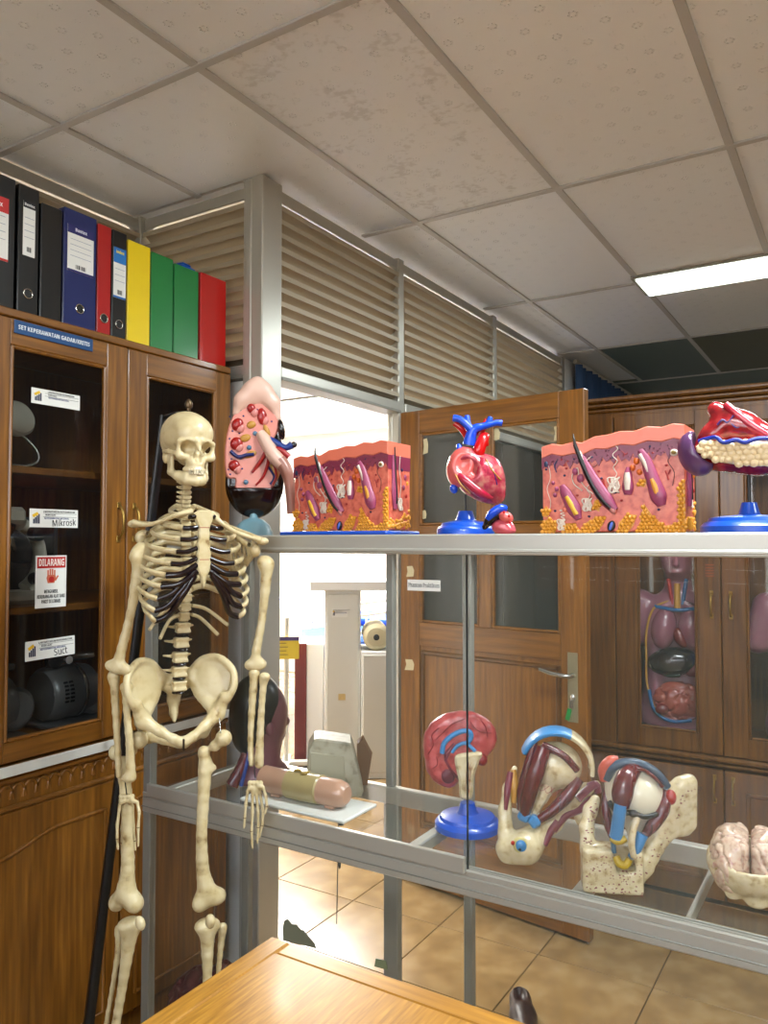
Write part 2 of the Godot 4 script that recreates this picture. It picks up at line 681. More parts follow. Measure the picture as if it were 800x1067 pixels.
	for key in ["ceiling_0", "ceiling_1"]:
		var m: StandardMaterial3D = M[key]
		m.uv1_scale = Vector3.ONE * 8.0
		m.heightmap_enabled = true
		m.heightmap_texture = rosette
		m.heightmap_scale = 0.6
	# colour of the board comes at its own, larger scale through the detail layer
	M.ceiling_0.albedo_texture = null
	M.ceiling_0.albedo_color = Color(0.92, 0.945, 0.975)
	M.ceiling_1.albedo_texture = null
	M.ceiling_1.albedo_color = Color(0.905, 0.925, 0.95)
	# grey smears on one board
	var sm := noise_of(77, 1.0, 5)
	var sp := Image.create(512, 512, false, Image.FORMAT_RGBA8)
	for y in 512:
		for x in 512:
			var q := sm.get_noise_2d(x * 0.01, y * 0.012)
			var w := sm.get_noise_2d(x * 0.06 + 90.0, y * 0.075)
			sp.set_pixel(x, y, Color(0.42, 0.4, 0.37, clampf((q + w * 0.7 - 0.2) * 0.5, 0.0, 0.2)))
	M.ceiling_1.detail_enabled = true
	M.ceiling_1.detail_albedo = ImageTexture.create_from_image(sp)
	M.ceiling_1.detail_blend_mode = BaseMaterial3D.BLEND_MODE_MIX
	M.ceiling_1.detail_uv_layer = BaseMaterial3D.DETAIL_UV_2
	M.ceiling_1.uv2_triplanar = true
	M.ceiling_1.uv2_world_triplanar = true
	M.ceiling_1.uv2_scale = Vector3.ONE * 0.9
	M.tile_olive_dimmed = mat(Color(0.33, 0.34, 0.25), 0.6)  # olive far boards, darkened in their colour for the unlit end
	M.tile_teal_dimmed = mat(Color(0.36, 0.43, 0.43), 0.6)  # teal far boards, the unlit end put into their colour too
	M.tbar = mat(Color(0.72, 0.725, 0.73), 0.5)

# ---------------------------------------------------------------- lamps
func lamp(at: Vector3, size: Vector2, energy: float, label: String, color := Color(0.94, 0.985, 1.0)) -> void:
	var t := thing("ceiling_light", label, "ceiling light", at, 0.0, "fluorescent ceiling lights")
	var w := 0.018
	var side := boxm(Vector3(w, 0.014, size.y), 0.002)
	var end := boxm(Vector3(size.x - 2 * w, 0.014, w), 0.002)
	for s in [-1.0, 1.0]:
		part(t, "frame_bar", side, M.alu_dull, Vector3(s * (size.x / 2 - w / 2), -0.007, 0))
		part(t, "frame_bar", end, M.alu_dull, Vector3(0, -0.007, s * (size.y / 2 - w / 2)))
	part(t, "diffuser", boxm(Vector3(size.x - 2 * w - 0.004, 0.034, size.y - 2 * w - 0.004), 0.008), glow(Color(0.96, 1.0, 0.95), 2.4), Vector3(0, -0.011, 0))
	var l := AreaLight3D.new()
	l.name = "area_light"
	l.area_size = Vector2(size.x - 0.06, size.y - 0.06)
	l.light_energy = energy
	l.light_color = color
	l.area_range = 14.0
	l.shadow_enabled = true
	l.position = Vector3(0, -0.031, 0)
	l.rotation.x = -PI / 2
	t.add_child(l)
func make_lamps() -> void:
	lamp(Vector3(-0.366, CEILING, -4.005), Vector2(1.2, 0.31), 3.0, "lit rectangular fluorescent ceiling light over the back cabinet")
	lamp(Vector3(0.12, CEILING, -1.545), Vector2(1.2, 0.31), 4.4, "lit rectangular fluorescent ceiling light above the display counter")
	lamp(Vector3(0.12, CEILING, 0.95), Vector2(1.2, 0.31), 4.2, "lit rectangular fluorescent ceiling light above the oak table")  # unseen lamp, added behind the camera for light from the front
	lamp(Vector3(2.2, CEILING, -1.5), Vector2(1.2, 0.31), 4.4, "lit rectangular fluorescent ceiling light near the side wall")  # unseen lamp, added at the side for more light
	lamp(Vector3(-3.6, CEILING, -3.6), Vector2(1.2, 0.5), 11.0, "lit ceiling light of the bright ward beyond the doorway", Color(1.0, 0.985, 0.96))
	lamp(Vector3(-4.6, CEILING, -5.8), Vector2(1.2, 0.5), 34.0, "lit ceiling light over the hospital bed in the ward", Color(1.0, 0.985, 0.96))

# ---------------------------------------------------------------- the room
func make_room() -> void:
	# floor: a bed of grout with tiles laid on it
	var fl := struct_root("floor")
	span(fl, "grout_bed", Vector3(-7.2, -0.15, -7.8), Vector3(3.7, -0.004, 3.2), M.grout, 0.0)
	var tile := boxm(Vector3(0.3965, 0.012, 0.3965), 0.0015)
	for i in range(-8, 5):
		for j in range(-7, 5):
			var o := part(fl, "tile", tile, M["floor_tile_%d" % posmod(i * 7 + j * 5, 3)], Vector3(-1.04 + 0.4 * (i + 0.5), -0.006, -2.73 + 0.4 * (j + 0.5)))
			o.rotation.y = PI / 2 * posmod(i * 3 + j, 4)
	var rest := MB.new()
	for i in range(-15, 12):
		for j in range(-12, 15):
			if i < -8 or i > 4 or j < -7 or j > 4:
				rest.box(Vector3(-1.04 + 0.4 * (i + 0.5), -0.006, -2.73 + 0.4 * (j + 0.5)), Vector3(0.3965, 0.012, 0.3965), 0.0)
	stuff(part(fl, "outer_tiling", rest.done(), M.floor_tile_0))
	# ceiling: boards in a grid of bars under a slab
	var ce := struct_root("ceiling")
	span(ce, "slab", Vector3(-7.2, CEILING + 0.03, -7.8), Vector3(3.7, CEILING + 0.15, 3.2), M.white, 0.0)
	for i in range(-1, 7):
		for j in range(-3, 4):
			var x := -2.119 + 0.5863 * i
			var z := -1.508 - 1.228 * j
			if i < 1 and j > 0:
				continue
			if i == -1 and z - 1.228 > -1.5 and j < -1:
				continue
			var m: Material = M.ceiling_0
			if (i == 1 and j == 0):
				m = M.ceiling_1
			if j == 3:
				m = M.tile_olive_dimmed if i % 2 == 0 else M.tile_teal_dimmed
			var w := 0.5863
			if i == -1:
				x = -2.47
				w = 0.351
			var d := 1.228
			if i == 0 and j == 0:
				d = 0.58
			if i == -1 and j == 0:
				d = 0.58
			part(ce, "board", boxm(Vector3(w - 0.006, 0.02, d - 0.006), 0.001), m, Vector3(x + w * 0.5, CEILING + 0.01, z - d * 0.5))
	span(ce, "far_board", Vector3(-7.2, CEILING, -7.8), Vector3(-1.87, CEILING + 0.03, -2.1), M.white, 0.0)
	span(ce, "end_board", Vector3(-1.87, CEILING + 0.001, -7.8), Vector3(3.7, CEILING + 0.03, -6.42), M.tile_teal_dimmed, 0.0)
	span(ce, "side_board", Vector3(1.99, CEILING + 0.001, -6.42), Vector3(3.7, CEILING + 0.03, 3.2), M.ceiling_0, 0.0)
	span(ce, "edge_board", Vector3(-1.87, CEILING + 0.0205, -6.42), Vector3(-1.5, CEILING + 0.03, -2.0), M.ceiling_0, 0.0)
	for i in range(-1, 8):
		var x := -2.119 + 0.5863 * i
		var z1 := -2.1 if i < 1 else -6.42
		if i == -1:
			continue
		var bar := MB.new()
		bar.box(Vector3(0, 0.0, 0), Vector3(0.027, 0.008, 2.2 - z1), 0.002)
		part(ce, "grid_bar", bar.done(), M.tbar, Vector3(x, CEILING - 0.002, (2.2 + z1) / 2))
	for j in range(-3, 5):
		var z := -1.508 - 1.228 * j
		var x0 := -2.47 if z > -2.0 else -1.8
		part(ce, "grid_bar", boxm(Vector3(1.99 - x0, 0.008, 0.027), 0.002), M.tbar, Vector3((1.99 + x0) / 2, CEILING - 0.003, z))
	# walls round the room behind the camera
	var side := struct_root("wall_right")
	span(side, "added_panelling", Vector3(3.5, 0, -7.6), Vector3(3.7, 2.1, 3.2), M.wood_dark, 0.0)  # unseen dark panelling, added so the cabinet glass mirrors less light
	span(side, "upper_wall", Vector3(3.5, 2.1, -7.6), Vector3(3.7, CEILING + 0.03, 3.2), M.wall, 0.0)
	span_struct("wall_far", Vector3(-7.2, 0, -7.8), Vector3(3.5, CEILING + 0.03, -7.6), M.white)
	span_struct("wall_ward", Vector3(-7.2, 0, -7.6), Vector3(-7.0, CEILING + 0.03, 3.0), M.white)
	# back wall: a row of windows whose orange blinds cover the lower half
	var back := struct_root("wall_back")
	span(back, "lower_wall", Vector3(-7.2, 0, 3.0), Vector3(3.5, 1.05, 3.2), M.wood_dark, 0.0)
	span(back, "upper_wall", Vector3(-7.2, 2.62, 3.0), Vector3(3.5, CEILING + 0.03, 3.2), M.wall, 0.0)
	var edges := [-7.2, -2.35, -1.05, -0.95, 0.35, 0.45, 1.75, 1.85, 3.15, 3.5]
	for k in range(0, 10, 2):
		span(back, "pier", Vector3(edges[k], 1.05, 3.0), Vector3(edges[k + 1], 2.62, 3.2), M.wood_dark, 0.0)
	M.blind = mat(Color(0.78, 0.42, 0.12), 0.6)
	M.blind.backlight_enabled = true
	M.blind.backlight = Color(0.5, 0.28, 0.1)
	for k in 4:
		var x0: float = edges[1 + k * 2]
		var x1: float = edges[2 + k * 2]
		var w := struct_root("window_%d" % (k + 1))
		for xx in [x0 + 0.025, (x0 + x1) / 2, x1 - 0.025]:
			span(w, "frame_post", Vector3(xx - 0.025, 1.05, 3.06), Vector3(xx + 0.025, 2.62, 3.12), M.alu_dull)
		for yy in [1.075, 1.64, 2.595]:
			span(w, "frame_rail", Vector3(x0, yy - 0.025, 3.065), Vector3(x1, yy + 0.025, 3.115), M.alu_dull)
		span(w, "pane", Vector3(x0, 1.05, 3.088), Vector3(x1, 2.62, 3.092), M.glass, 0.0)
		for s in 6:
			for h in 4:
				var xa := lerpf(x0 + 0.04, x1 - 0.04, h / 4.0)
				span(w, "blind_slat", Vector3(xa + 0.012, 1.09 + s * 0.095, 3.03), Vector3(xa + 0.29, 1.182 + s * 0.095, 3.036), M.blind, 0.001)
func span_struct(called: String, a: Vector3, b: Vector3, m: Material) -> MeshInstance3D:
	return struct(called, boxm((b - a).abs(), 0.0), m, (a + b) * 0.5)

# a bank of fixed louvre blades between two posts; along: from a to b at ceiling height, out: towards the laboratory
func louvre_bank(wall: Node, a: Vector3, b: Vector3, out: Vector3, y0: float) -> void:
	var dir := (b - a).normalized()
	var length := (b - a).length()
	var y1 := CEILING - 0.055
	var n := int((y1 - y0 - 0.03) / 0.0475)
	# blade: rises towards the laboratory, with a lip on its near edge
	var sec := [Vector2(-0.032, -0.024), Vector2(0.024, 0.02), Vector2(0.032, 0.02), Vector2(0.032, 0.002)]
	var outline := PackedVector2Array()
	for p in sec:
		outline.append(p)
	outline.append(Vector2(0.0295, 0.002))
	outline.append(Vector2(0.0295, 0.0172))
	outline.append(Vector2(0.025, 0.0172))
	outline.append(Vector2(-0.03, -0.0262))
	var mesh := MB.new().prism(outline, -length / 2, length / 2, 0.0, Transform3D(Basis(out, Vector3.UP, out.cross(Vector3.UP)), Vector3.ZERO)).done()
	var mid := (a + b) * 0.5
	for k in n:
		var o := part(wall, "louvre_slat", mesh, M.slat, Vector3(mid.x, y0 + 0.045 + k * 0.0503, mid.z))
		o.rotation_degrees = dir * (fmod(k * 37.0, 5.0) - 2.0) * 0.25
	# frame of the bank
	var bs := Basis(dir, Vector3.UP, dir.cross(Vector3.UP))
	for spec in [[y1 + 0.02, 0.045, 0.05], [y0 + 0.005, 0.04, 0.075]]:
		part(wall, "frame_rail", MB.new().box(Vector3.ZERO, Vector3(length, spec[1], spec[2]), 0.004, bs).done(), M.alu, Vector3(mid.x, spec[0], mid.z))
	part(wall, "cover_strip", MB.new().box(Vector3.ZERO, Vector3(length, 0.012, 0.09), 0.002, bs).done(), M.alu_dull, Vector3(mid.x, y0 - 0.02, mid.z))

func post(wall: Node, x: float, z: float, sx: float, sz: float, y0 := 0.0, y1 := CEILING) -> void:
	part(wall, "post", boxm(Vector3(sx, y1 - y0, sz), 0.004), M.alu, Vector3(x, (y0 + y1) / 2, z))
	# a raised fillet on the face
	part(wall, "fillet", boxm(Vector3(sx * 0.3, y1 - y0 - 0.02, sz + 0.008), 0.003), M.alu, Vector3(x - sx * 0.2, (y0 + y1) / 2, z))

func make_louvre_walls() -> void:
	var low := 2.09
	var wa := struct_root("wall_louvre_ward")
	var xa := -1.83
	post(wa, -1.835, -2.135, 0.09, 0.11)
	for z in [-3.06, -4.12]:
		post(wa, xa, z, 0.06, 0.05, 0.0 if z > -3.5 else low - 0.03)
	post(wa, xa, -5.3, 0.06, 0.06)
	louvre_bank(wa, Vector3(xa, 0, -2.19), Vector3(xa, 0, -3.035), Vector3(1, 0, 0), low)
	louvre_bank(wa, Vector3(xa, 0, -3.085), Vector3(xa, 0, -4.095), Vector3(1, 0, 0), low)
	louvre_bank(wa, Vector3(xa, 0, -4.145), Vector3(xa, 0, -5.27), Vector3(1, 0, 0), low)
	# blue-grey panels below the louvres past the door
	M.blue_panel = mat(Color(0.3, 0.42, 0.56), 0.5)
	M.dark_panel = mat(Color(0.22, 0.19, 0.15), 0.5)
	span(wa, "blue_panel", Vector3(-1.85, 0, -3.09), Vector3(-1.82, low - 0.03, -3.26), M.blue_panel, 0.002)
	for k in 4:
		span(wa, "dark_panel", Vector3(-1.85, 0, -3.264 - k * 0.502), Vector3(-1.82, low - 0.03, -3.264 - (k + 1) * 0.502 + 0.004), M.dark_panel, 0.002)
	span(wa, "end_panel", Vector3(-1.87, 0, -7.6), Vector3(-1.8, CEILING, -5.33), M.white, 0.0)
	var wb := struct_root("wall_louvre_nook")
	louvre_bank(wb, Vector3(-2.43, 0, -2.135), Vector3(-1.88, 0, -2.135), Vector3(0, 0, 1), low)
	span(wb, "lower_panel", Vector3(-2.51, 0, -2.16), Vector3(-1.88, low - 0.03, -2.11), M.white, 0.0)
	var wd := struct_root("wall_louvre_side")
	post(wd, -2.475, -2.135, 0.07, 0.07)
	louvre_bank(wd, Vector3(-2.475, 0, -2.1), Vector3(-2.475, 0, -0.9), Vector3(1, 0, 0), low)
	span(wd, "lower_panel", Vector3(-2.51, 0, -2.1), Vector3(-2.45, low - 0.03, -1.05), M.white, 0.0)
	span(wd, "added_panelling", Vector3(-2.51, 0, -1.05), Vector3(-2.45, low - 0.03, 3.0), M.wood_dark, 0.0)  # unseen, added dark to keep bright reflections out of the counter glass
	span(wd, "upper_panel", Vector3(-2.51, low - 0.03, -0.9), Vector3(-2.45, CEILING, 3.0), M.white, 0.0)
	# the folded blue curtain that closes the end of the laboratory
	var cur := thing("curtain", "dark blue pleated curtain hanging past the louvred wall", "curtain", Vector3(-1.74, 0, -5.4))
	var pts := PackedVector2Array()
	var back := PackedVector2Array()
	for k in 161:
		var u := k / 160.0
		pts.append(Vector2(u * 1.9, 0.03 * sin(u * TAU * 15.0) + 0.008 * sin(u * 61.0)))
		back.append(pts[k] + Vector2(0, -0.006))
	back.reverse()
	pts.append_array(back)
	var cloth := mat(Color(0.16, 0.27, 0.42), 0.8)
	part(cur, "cloth", MB.new().prism(pts, 0.02, 2.74, 0.0, Transform3D(Basis(Vector3(0, 0, -1), Vector3(1, 0, 0), Vector3.UP), Vector3.ZERO)).done(), cloth)
	part(cur, "rail", boxm(Vector3(0.03, 0.03, 1.95), 0.004), M.alu, Vector3(0, 2.755, -0.95))

# ---------------------------------------------------------------- furniture
# a framed cabinet door in the plane of its own xy, front at z = 0; the hinge is not modelled
func framed_door(owner: Node, called: String, size: Vector2, stile: float, top: float, bottom: float, at: Vector3, turn: float, wood: Material, wood2: Material, pane: Material, thick := 0.024) -> MeshInstance3D:
	var f := MB.new()
	var w := size.x
	var h := size.y
	f.box(Vector3(-w / 2 + stile / 2, 0, -thick / 2), Vector3(stile, h, thick), 0.003)
	f.box(Vector3(w / 2 - stile / 2, 0, -thick / 2), Vector3(stile, h, thick), 0.003)
	var d := part(owner, called, f.done(), wood, at, Vector3(0, turn, 0))
	part(d, "door_rail", boxm(Vector3(w - 2 * stile + 0.002, top, thick - 0.001), 0.002), wood2, Vector3(0, h / 2 - top / 2, -thick / 2))
	part(d, "door_rail", boxm(Vector3(w - 2 * stile + 0.002, bottom, thick - 0.001), 0.002), wood2, Vector3(0, -h / 2 + bottom / 2, -thick / 2))
	if pane:
		var b := MB.new()
		var iw := w - 2 * stile
		var ih := h - top - bottom
		var cy := (bottom - top) / 2
		for s in [-1.0, 1.0]:
			b.box(Vector3(s * (iw / 2 - 0.005), cy, -0.006), Vector3(0.01, ih, 0.016), 0.004)
			b.box(Vector3(0, cy + s * (ih / 2 - 0.005), -0.006), Vector3(iw - 0.02, 0.01, 0.016), 0.004)
		part(d, "bead", b.done(), wood)
		part(d, "pane", boxm(Vector3(iw - 0.004, ih - 0.004, 0.004)), pane, Vector3(0, cy, -0.012))
	return d
func bow_handle(owner: Node, at: Vector3, turn: float, length: float, m: Material) -> void:
	var pts := []
	for k in 13:
		var u := k / 12.0
		pts.append(Vector3(0, (u - 0.5) * length, 0.024 * pow(sin(u * PI), 0.5)))
	var b := MB.new().tube(pts, 0.0042, 8)
	b.box(Vector3(0, -length / 2, 0.001), Vector3(0.014, 0.02, 0.004), 0.0015)
	b.box(Vector3(0, length / 2, 0.001), Vector3(0.014, 0.02, 0.004), 0.0015)
	part(owner, "handle", b.done(), m, at, Vector3(0, turn, 0))

# a printed card with a small blue and yellow emblem, two lines of print and, if given, a written word
func card(owner: Node, at: Vector3, size: Vector2, turn: Vector3, word := "") -> void:
	var c := part(owner, "label_card", boxm(Vector3(size.x, size.y, 0.0012)), M.paper, at, turn)
	var navy := mat(Color(0.1, 0.14, 0.28), 0.6)
	var yellow := mat(Color(0.9, 0.72, 0.12), 0.6)
	var e := MB.new()
	for k in 4:
		var hh := size.y * (0.25 + 0.09 * k)
		e.box(Vector3(-size.x * 0.42 + k * size.x * 0.035, -size.y * 0.3 + hh / 2, 0.001), Vector3(size.x * 0.025, hh, 0.0006))
	part(c, "emblem", e.done(), navy)
	part(c, "emblem_sash", MB.new().box(Vector3(-size.x * 0.39, size.y * 0.18, 0.0013), Vector3(size.x * 0.12, size.y * 0.16, 0.0006), 0.0, Basis(Vector3(0, 0, 1), 0.5)).done(), yellow)
	lettering(c, "print", "LABORATORIUM KEPERAWATAN", size.y * 0.1, M.print, Vector3(size.x * 0.1, size.y * 0.36, 0.001), Vector3.ZERO)
	lettering(c, "print", "KODE ALAT", size.y * 0.09, M.print, Vector3(-size.x * 0.08, size.y * 0.18, 0.001), Vector3.ZERO)
	lettering(c, "print", "KEPERAWATAN MEDIKAL", size.y * 0.1, mat(Color(0.2, 0.25, 0.5), 0.7), Vector3(size.x * 0.05, 0.0, 0.001), Vector3.ZERO)
	var rule := MB.new()
	for k in 2:
		rule.box(Vector3(size.x * 0.12, size.y * (0.26 - k * 0.18), 0.0008), Vector3(size.x * 0.7, 0.0008, 0.0004))
	part(c, "rule", rule.done(), M.print)
	if word != "":
		lettering(c, "handwriting", word, size.y * 0.34, M.print, Vector3(size.x * 0.2, -size.y * 0.24, 0.001), Vector3(0, 0, 0.06), false, false, 0.9)

func make_wood_cabinet() -> void:
	var x0 := -2.44
	var x1 := -1.9
	var t := thing("display_cabinet", "tall brown wooden cabinet with glazed doors and binders on top", "cabinet", Vector3(0, 0, 0))
	var za := -2.045
	var zb := -1.13
	var side_out := zb + 0.02
	span(t, "side_panel", Vector3(x0, 0.9, za), Vector3(x1 - 0.026, 2.075, za + 0.02), M.wood)
	span(t, "side_panel", Vector3(x0, 0.9, side_out - 0.02), Vector3(x1 - 0.026, 2.075, side_out), M.wood)
	span(t, "top_board", Vector3(x0, 2.072, za), Vector3(x1 + 0.0, 2.094, side_out), M.wood_across, 0.003)
	span(t, "back_board", Vector3(x0, 0.9, za + 0.02), Vector3(x0 + 0.012, 2.07, side_out - 0.02), M.wood)
	for y in [0.925, 1.305, 1.685]:
		span(t, "shelf", Vector3(x0 + 0.012, y - 0.02, za + 0.022), Vector3(x1 - 0.035, y, side_out - 0.022), M.wood_across if y > 1.0 else M.wood)
	# upper doors face +x
	var d1 := framed_door(t, "door", Vector2(0.457, 1.16), 0.076, 0.07, 0.052, Vector3(x1, 1.489, (-1.594 - 1.137) / 2), PI / 2, M.wood, M.wood_across, M.smoked_glass)
	var d2 := framed_door(t, "door", Vector2(0.447, 1.16), 0.072, 0.07, 0.052, Vector3(x1, 1.489, (-2.043 - 1.597) / 2), PI / 2, M.wood, M.wood_across, M.smoked_glass)
	bow_handle(d1, Vector3(0.2, 0.05, 0), 0, 0.1, M.brass)
	bow_handle(d2, Vector3(-0.196, 0.05, 0), 0, 0.1, M.brass)
	# signs on the first door: local x runs towards -z
	var zc := (-1.594 - 1.137) / 2
	card(d1, Vector3(zc - (-1.355), 1.876 - 1.489, -0.008), Vector2(0.152, 0.042), Vector3.ZERO)
	card(d1, Vector3(zc - (-1.355), 1.545 - 1.489, -0.008), Vector2(0.15, 0.05), Vector3.ZERO, "Mikrosk")
	card(d1, Vector3(zc - (-1.35), 1.19 - 1.489, -0.008), Vector2(0.152, 0.052), Vector3(0, 0, 0.02), "Suct")
	var blue := part(d1, "blue_sign", boxm(Vector3(0.245, 0.036, 0.003), 0.001), mat(Color(0.1, 0.28, 0.48), 0.35), Vector3(zc - (-1.342), 2.052 - 1.489 - 0.004, 0.002))
	lettering(blue, "print", "SET KEPERAWATAN GADAR/KRITIS", 0.0115, mat(Color(0.88, 0.9, 0.92), 0.6), Vector3(0, 0, 0.0018), Vector3.ZERO, true, false, 0.86)
	var sign_ := part(d1, "warning_sign", boxm(Vector3(0.095, 0.142, 0.002), 0.0005), M.paper, Vector3(zc - (-1.348), 1.372 - 1.489, -0.008))
	var red := mat(Color(0.72, 0.12, 0.1), 0.5)
	part(sign_, "red_band", boxm(Vector3(0.087, 0.03, 0.001)), red, Vector3(0, 0.052, 0.0012))
	lettering(sign_, "print", "DILARANG", 0.019, mat(Color(0.95, 0.93, 0.9), 0.6), Vector3(0, 0.052, 0.0019), Vector3.ZERO, true, false, 0.6)
	for k in 3:
		lettering(sign_, "print", ["MENGAMBIL", "KEKURANGAN ALAT DARI", "PAKET DI LEMARI"][k], 0.0098, M.print, Vector3(0, -0.027 - k * 0.0135, 0.0012), Vector3.ZERO, true, false, 0.52)
	var hand := MB.new()
	var skin := mat(Color(0.8, 0.42, 0.3), 0.6)
	hand.prism(PackedVector2Array([Vector2(-0.011, -0.014), Vector2(0.009, -0.014), Vector2(0.014, 0.0), Vector2(0.012, 0.008), Vector2(-0.012, 0.008), Vector2(-0.015, 0.0)]), 0.0, 0.0008)
	for k in 4:
		hand.box(Vector3(-0.0105 + k * 0.0068, 0.013 + (0.003 if k in [1, 2] else 0.0), 0.0004), Vector3(0.0042, 0.017, 0.0008), 0.0)
	hand.box(Vector3(0.0165, -0.001, 0.0004), Vector3(0.0045, 0.016, 0.0008), 0.0, Basis(Vector3(0, 0, 1), -0.6))
	part(sign_, "hand_symbol", hand.done(), skin, Vector3(0, 0.01, 0.001))
	part(sign_, "stop_symbol", MB.new().lathe([Vector2(0.0085, 0), Vector2(0.0085, 0.0008)], 8, Vector3.ZERO, Basis(Vector3(1, 0, 0), PI / 2)).done(), red, Vector3(0, 0.006, 0.0018))
	# ledge, white edging strip and carved frieze
	span(t, "ledge", Vector3(x0, 0.875, za), Vector3(x1 + 0.014, 0.902, side_out), M.wood_across, 0.004)
	span(t, "white_strip", Vector3(x1 + 0.0142, 0.879, za), Vector3(x1 + 0.02, 0.906, side_out), M.white_gloss, 0.001)
	span(t, "frieze_board", Vector3(x0, 0.79, za), Vector3(x1 - 0.012, 0.875, side_out), M.wood, 0.0)
	span(t, "frieze_moulding", Vector3(x1 - 0.012, 0.855, za), Vector3(x1 + 0.004, 0.874, side_out), M.wood_across, 0.006)
	span(t, "frieze_moulding", Vector3(x1 - 0.012, 0.782, za), Vector3(x1 + 0.002, 0.797, side_out), M.wood_across, 0.005)
	for k in 26:
		var z := za + 0.025 + k * 0.036
		if z > side_out - 0.01:
			break
		var arch := []
		for q in 9:
			var a := PI * q / 8.0
			arch.append(Vector3(0, 0.81 + sin(a) * 0.038, z + cos(a) * 0.022))
		part(t, "carved_arch", MB.new().tube(arch, 0.005, 6).done(), M.wood, Vector3(x1 - 0.012, 0, 0))
	# lower cupboard with an arched panel
	span(t, "lower_body", Vector3(x0, 0.06, za), Vector3(x1 - 0.02, 0.79, side_out), M.wood, 0.002)
	span(t, "plinth", Vector3(x0, 0.0, za + 0.01), Vector3(x1 - 0.03, 0.06, side_out - 0.01), M.wood, 0.002)
	for k in 2:
		var z1 := -1.14 - k * 0.455
		var z0 := z1 - 0.447
		var d := part(t, "lower_door", boxm(Vector3(0.018, 0.70, 0.447), 0.003), M.wood, Vector3(x1 - 0.011, 0.43, (z0 + z1) / 2))
		var m := []
		for q in 25:
			var u := q / 24.0
			m.append(Vector3(0.01, 0.235 + 0.04 * smoothstep(0.0, 0.55, u if k == 0 else 1.0 - u) , 0.17 - u * 0.34))
		m = [Vector3(0.01, -0.3, 0.17)] + m + [Vector3(0.01, -0.3, -0.17), Vector3(0.01, -0.3, 0.17)]
		part(d, "panel_moulding", MB.new().tube(m, 0.006, 6, 1.0, Vector3.RIGHT).done(), M.wood)
	# the signs on the door count as parts of the cabinet
	for c in d1.get_children():
		if String(c.name).begins_with("label_card") or c == blue or c == sign_:
			c.reparent(t, true)

func make_back_cabinet() -> void:
	var t := thing("glazed_cabinet", "brown wooden cabinet with glazed doors holding two torso models", "cabinet")
	var z := -3.3
	var xl := -1.13
	var xr := 0.75
	var zb := z - 0.5
	for x in [xl, xr - 0.02]:
		span(t, "side_panel", Vector3(x, 0.07, zb), Vector3(x + 0.02, 2.03, z - 0.004), M.wood_dark)
	span(t, "corner_stile", Vector3(xl, 0.07, z - 0.024), Vector3(-0.908, 2.03, z), M.wood_dark, 0.004)
	for k in 2:
		span(t, "flute", Vector3(xl + 0.02 + k * 0.026, 0.12, z), Vector3(xl + 0.032 + k * 0.026, 1.98, z + 0.008), M.wood_dark, 0.005)
	span(t, "back_board", Vector3(xl + 0.02, 0.07, zb), Vector3(xr - 0.02, 2.03, zb + 0.015), M.wood_dark)
	span(t, "top_board", Vector3(xl, 2.0, zb), Vector3(xr, 2.03, z - 0.002), M.wood_dark)
	for k in 3:
		span(t, "cornice", Vector3(xl - 0.012 - k * 0.012, 2.025 + k * 0.02, zb), Vector3(xr + 0.012 + k * 0.012, 2.046 + k * 0.02, z + 0.012 + k * 0.016), M.wood_dark, 0.007)
	span(t, "middle_shelf", Vector3(xl + 0.02, 0.635, zb + 0.015), Vector3(xr - 0.02, 0.665, z - 0.03), M.wood_dark)
	span(t, "ledge", Vector3(xl - 0.01, 0.628, z - 0.03), Vector3(xr + 0.01, 0.648, z + 0.022), M.wood_dark, 0.006)
	span(t, "ledge_moulding", Vector3(xl, 0.605, z - 0.02), Vector3(xr, 0.628, z + 0.01), M.wood_dark, 0.008)
	span(t, "plinth", Vector3(xl, 0.0, zb), Vector3(xr, 0.075, z - 0.01), M.wood_dark, 0.002)
	for k in 4:
		var xa := -0.905 + k * 0.41
		var d := framed_door(t, "door", Vector2(0.407, 1.36), 0.088, 0.06, 0.075, Vector3(xa + 0.205, 1.33, z), 0.0, M.wood_dark, M.wood_dark, M.cabinet_glass)
		var s := 1.0 if k % 2 == 0 else -1.0
		bow_handle(d, Vector3(s * 0.17, -0.095, 0), 0, 0.09, M.brass)
		if k == 0:
			var slots := MB.new()
			for q in 5:
				slots.box(Vector3(0.165, 0.06 - q * 0.011, 0.0005), Vector3(0.032, 0.004, 0.001))
			part(d, "printed_sticker", slots.done(), mat(Color(0.55, 0.25, 0.12), 0.6))
		var l := part(t, "lower_door", boxm(Vector3(0.405, 0.5, 0.02), 0.003), M.wood_dark, Vector3(xa + 0.205, 0.345, z - 0.01))
		var m := []
		for c in [Vector2(-0.12, 0.17), Vector2(0.12, 0.17), Vector2(0.12, -0.17), Vector2(-0.12, -0.17), Vector2(-0.12, 0.17)]:
			m.append(Vector3(c.x, c.y, 0.01))
		for q in 4:
			var a: Vector3 = m[q]
			var b: Vector3 = m[q + 1]
			part(l, "panel_moulding", MB.new().box((a + b) / 2, (a - b).abs() + Vector3(0.018, 0.018, 0.01), 0.004).done(), M.wood_dark)
		bow_handle(l, Vector3(s * 0.172, 0.175, 0.01), 0, 0.09, M.brass)

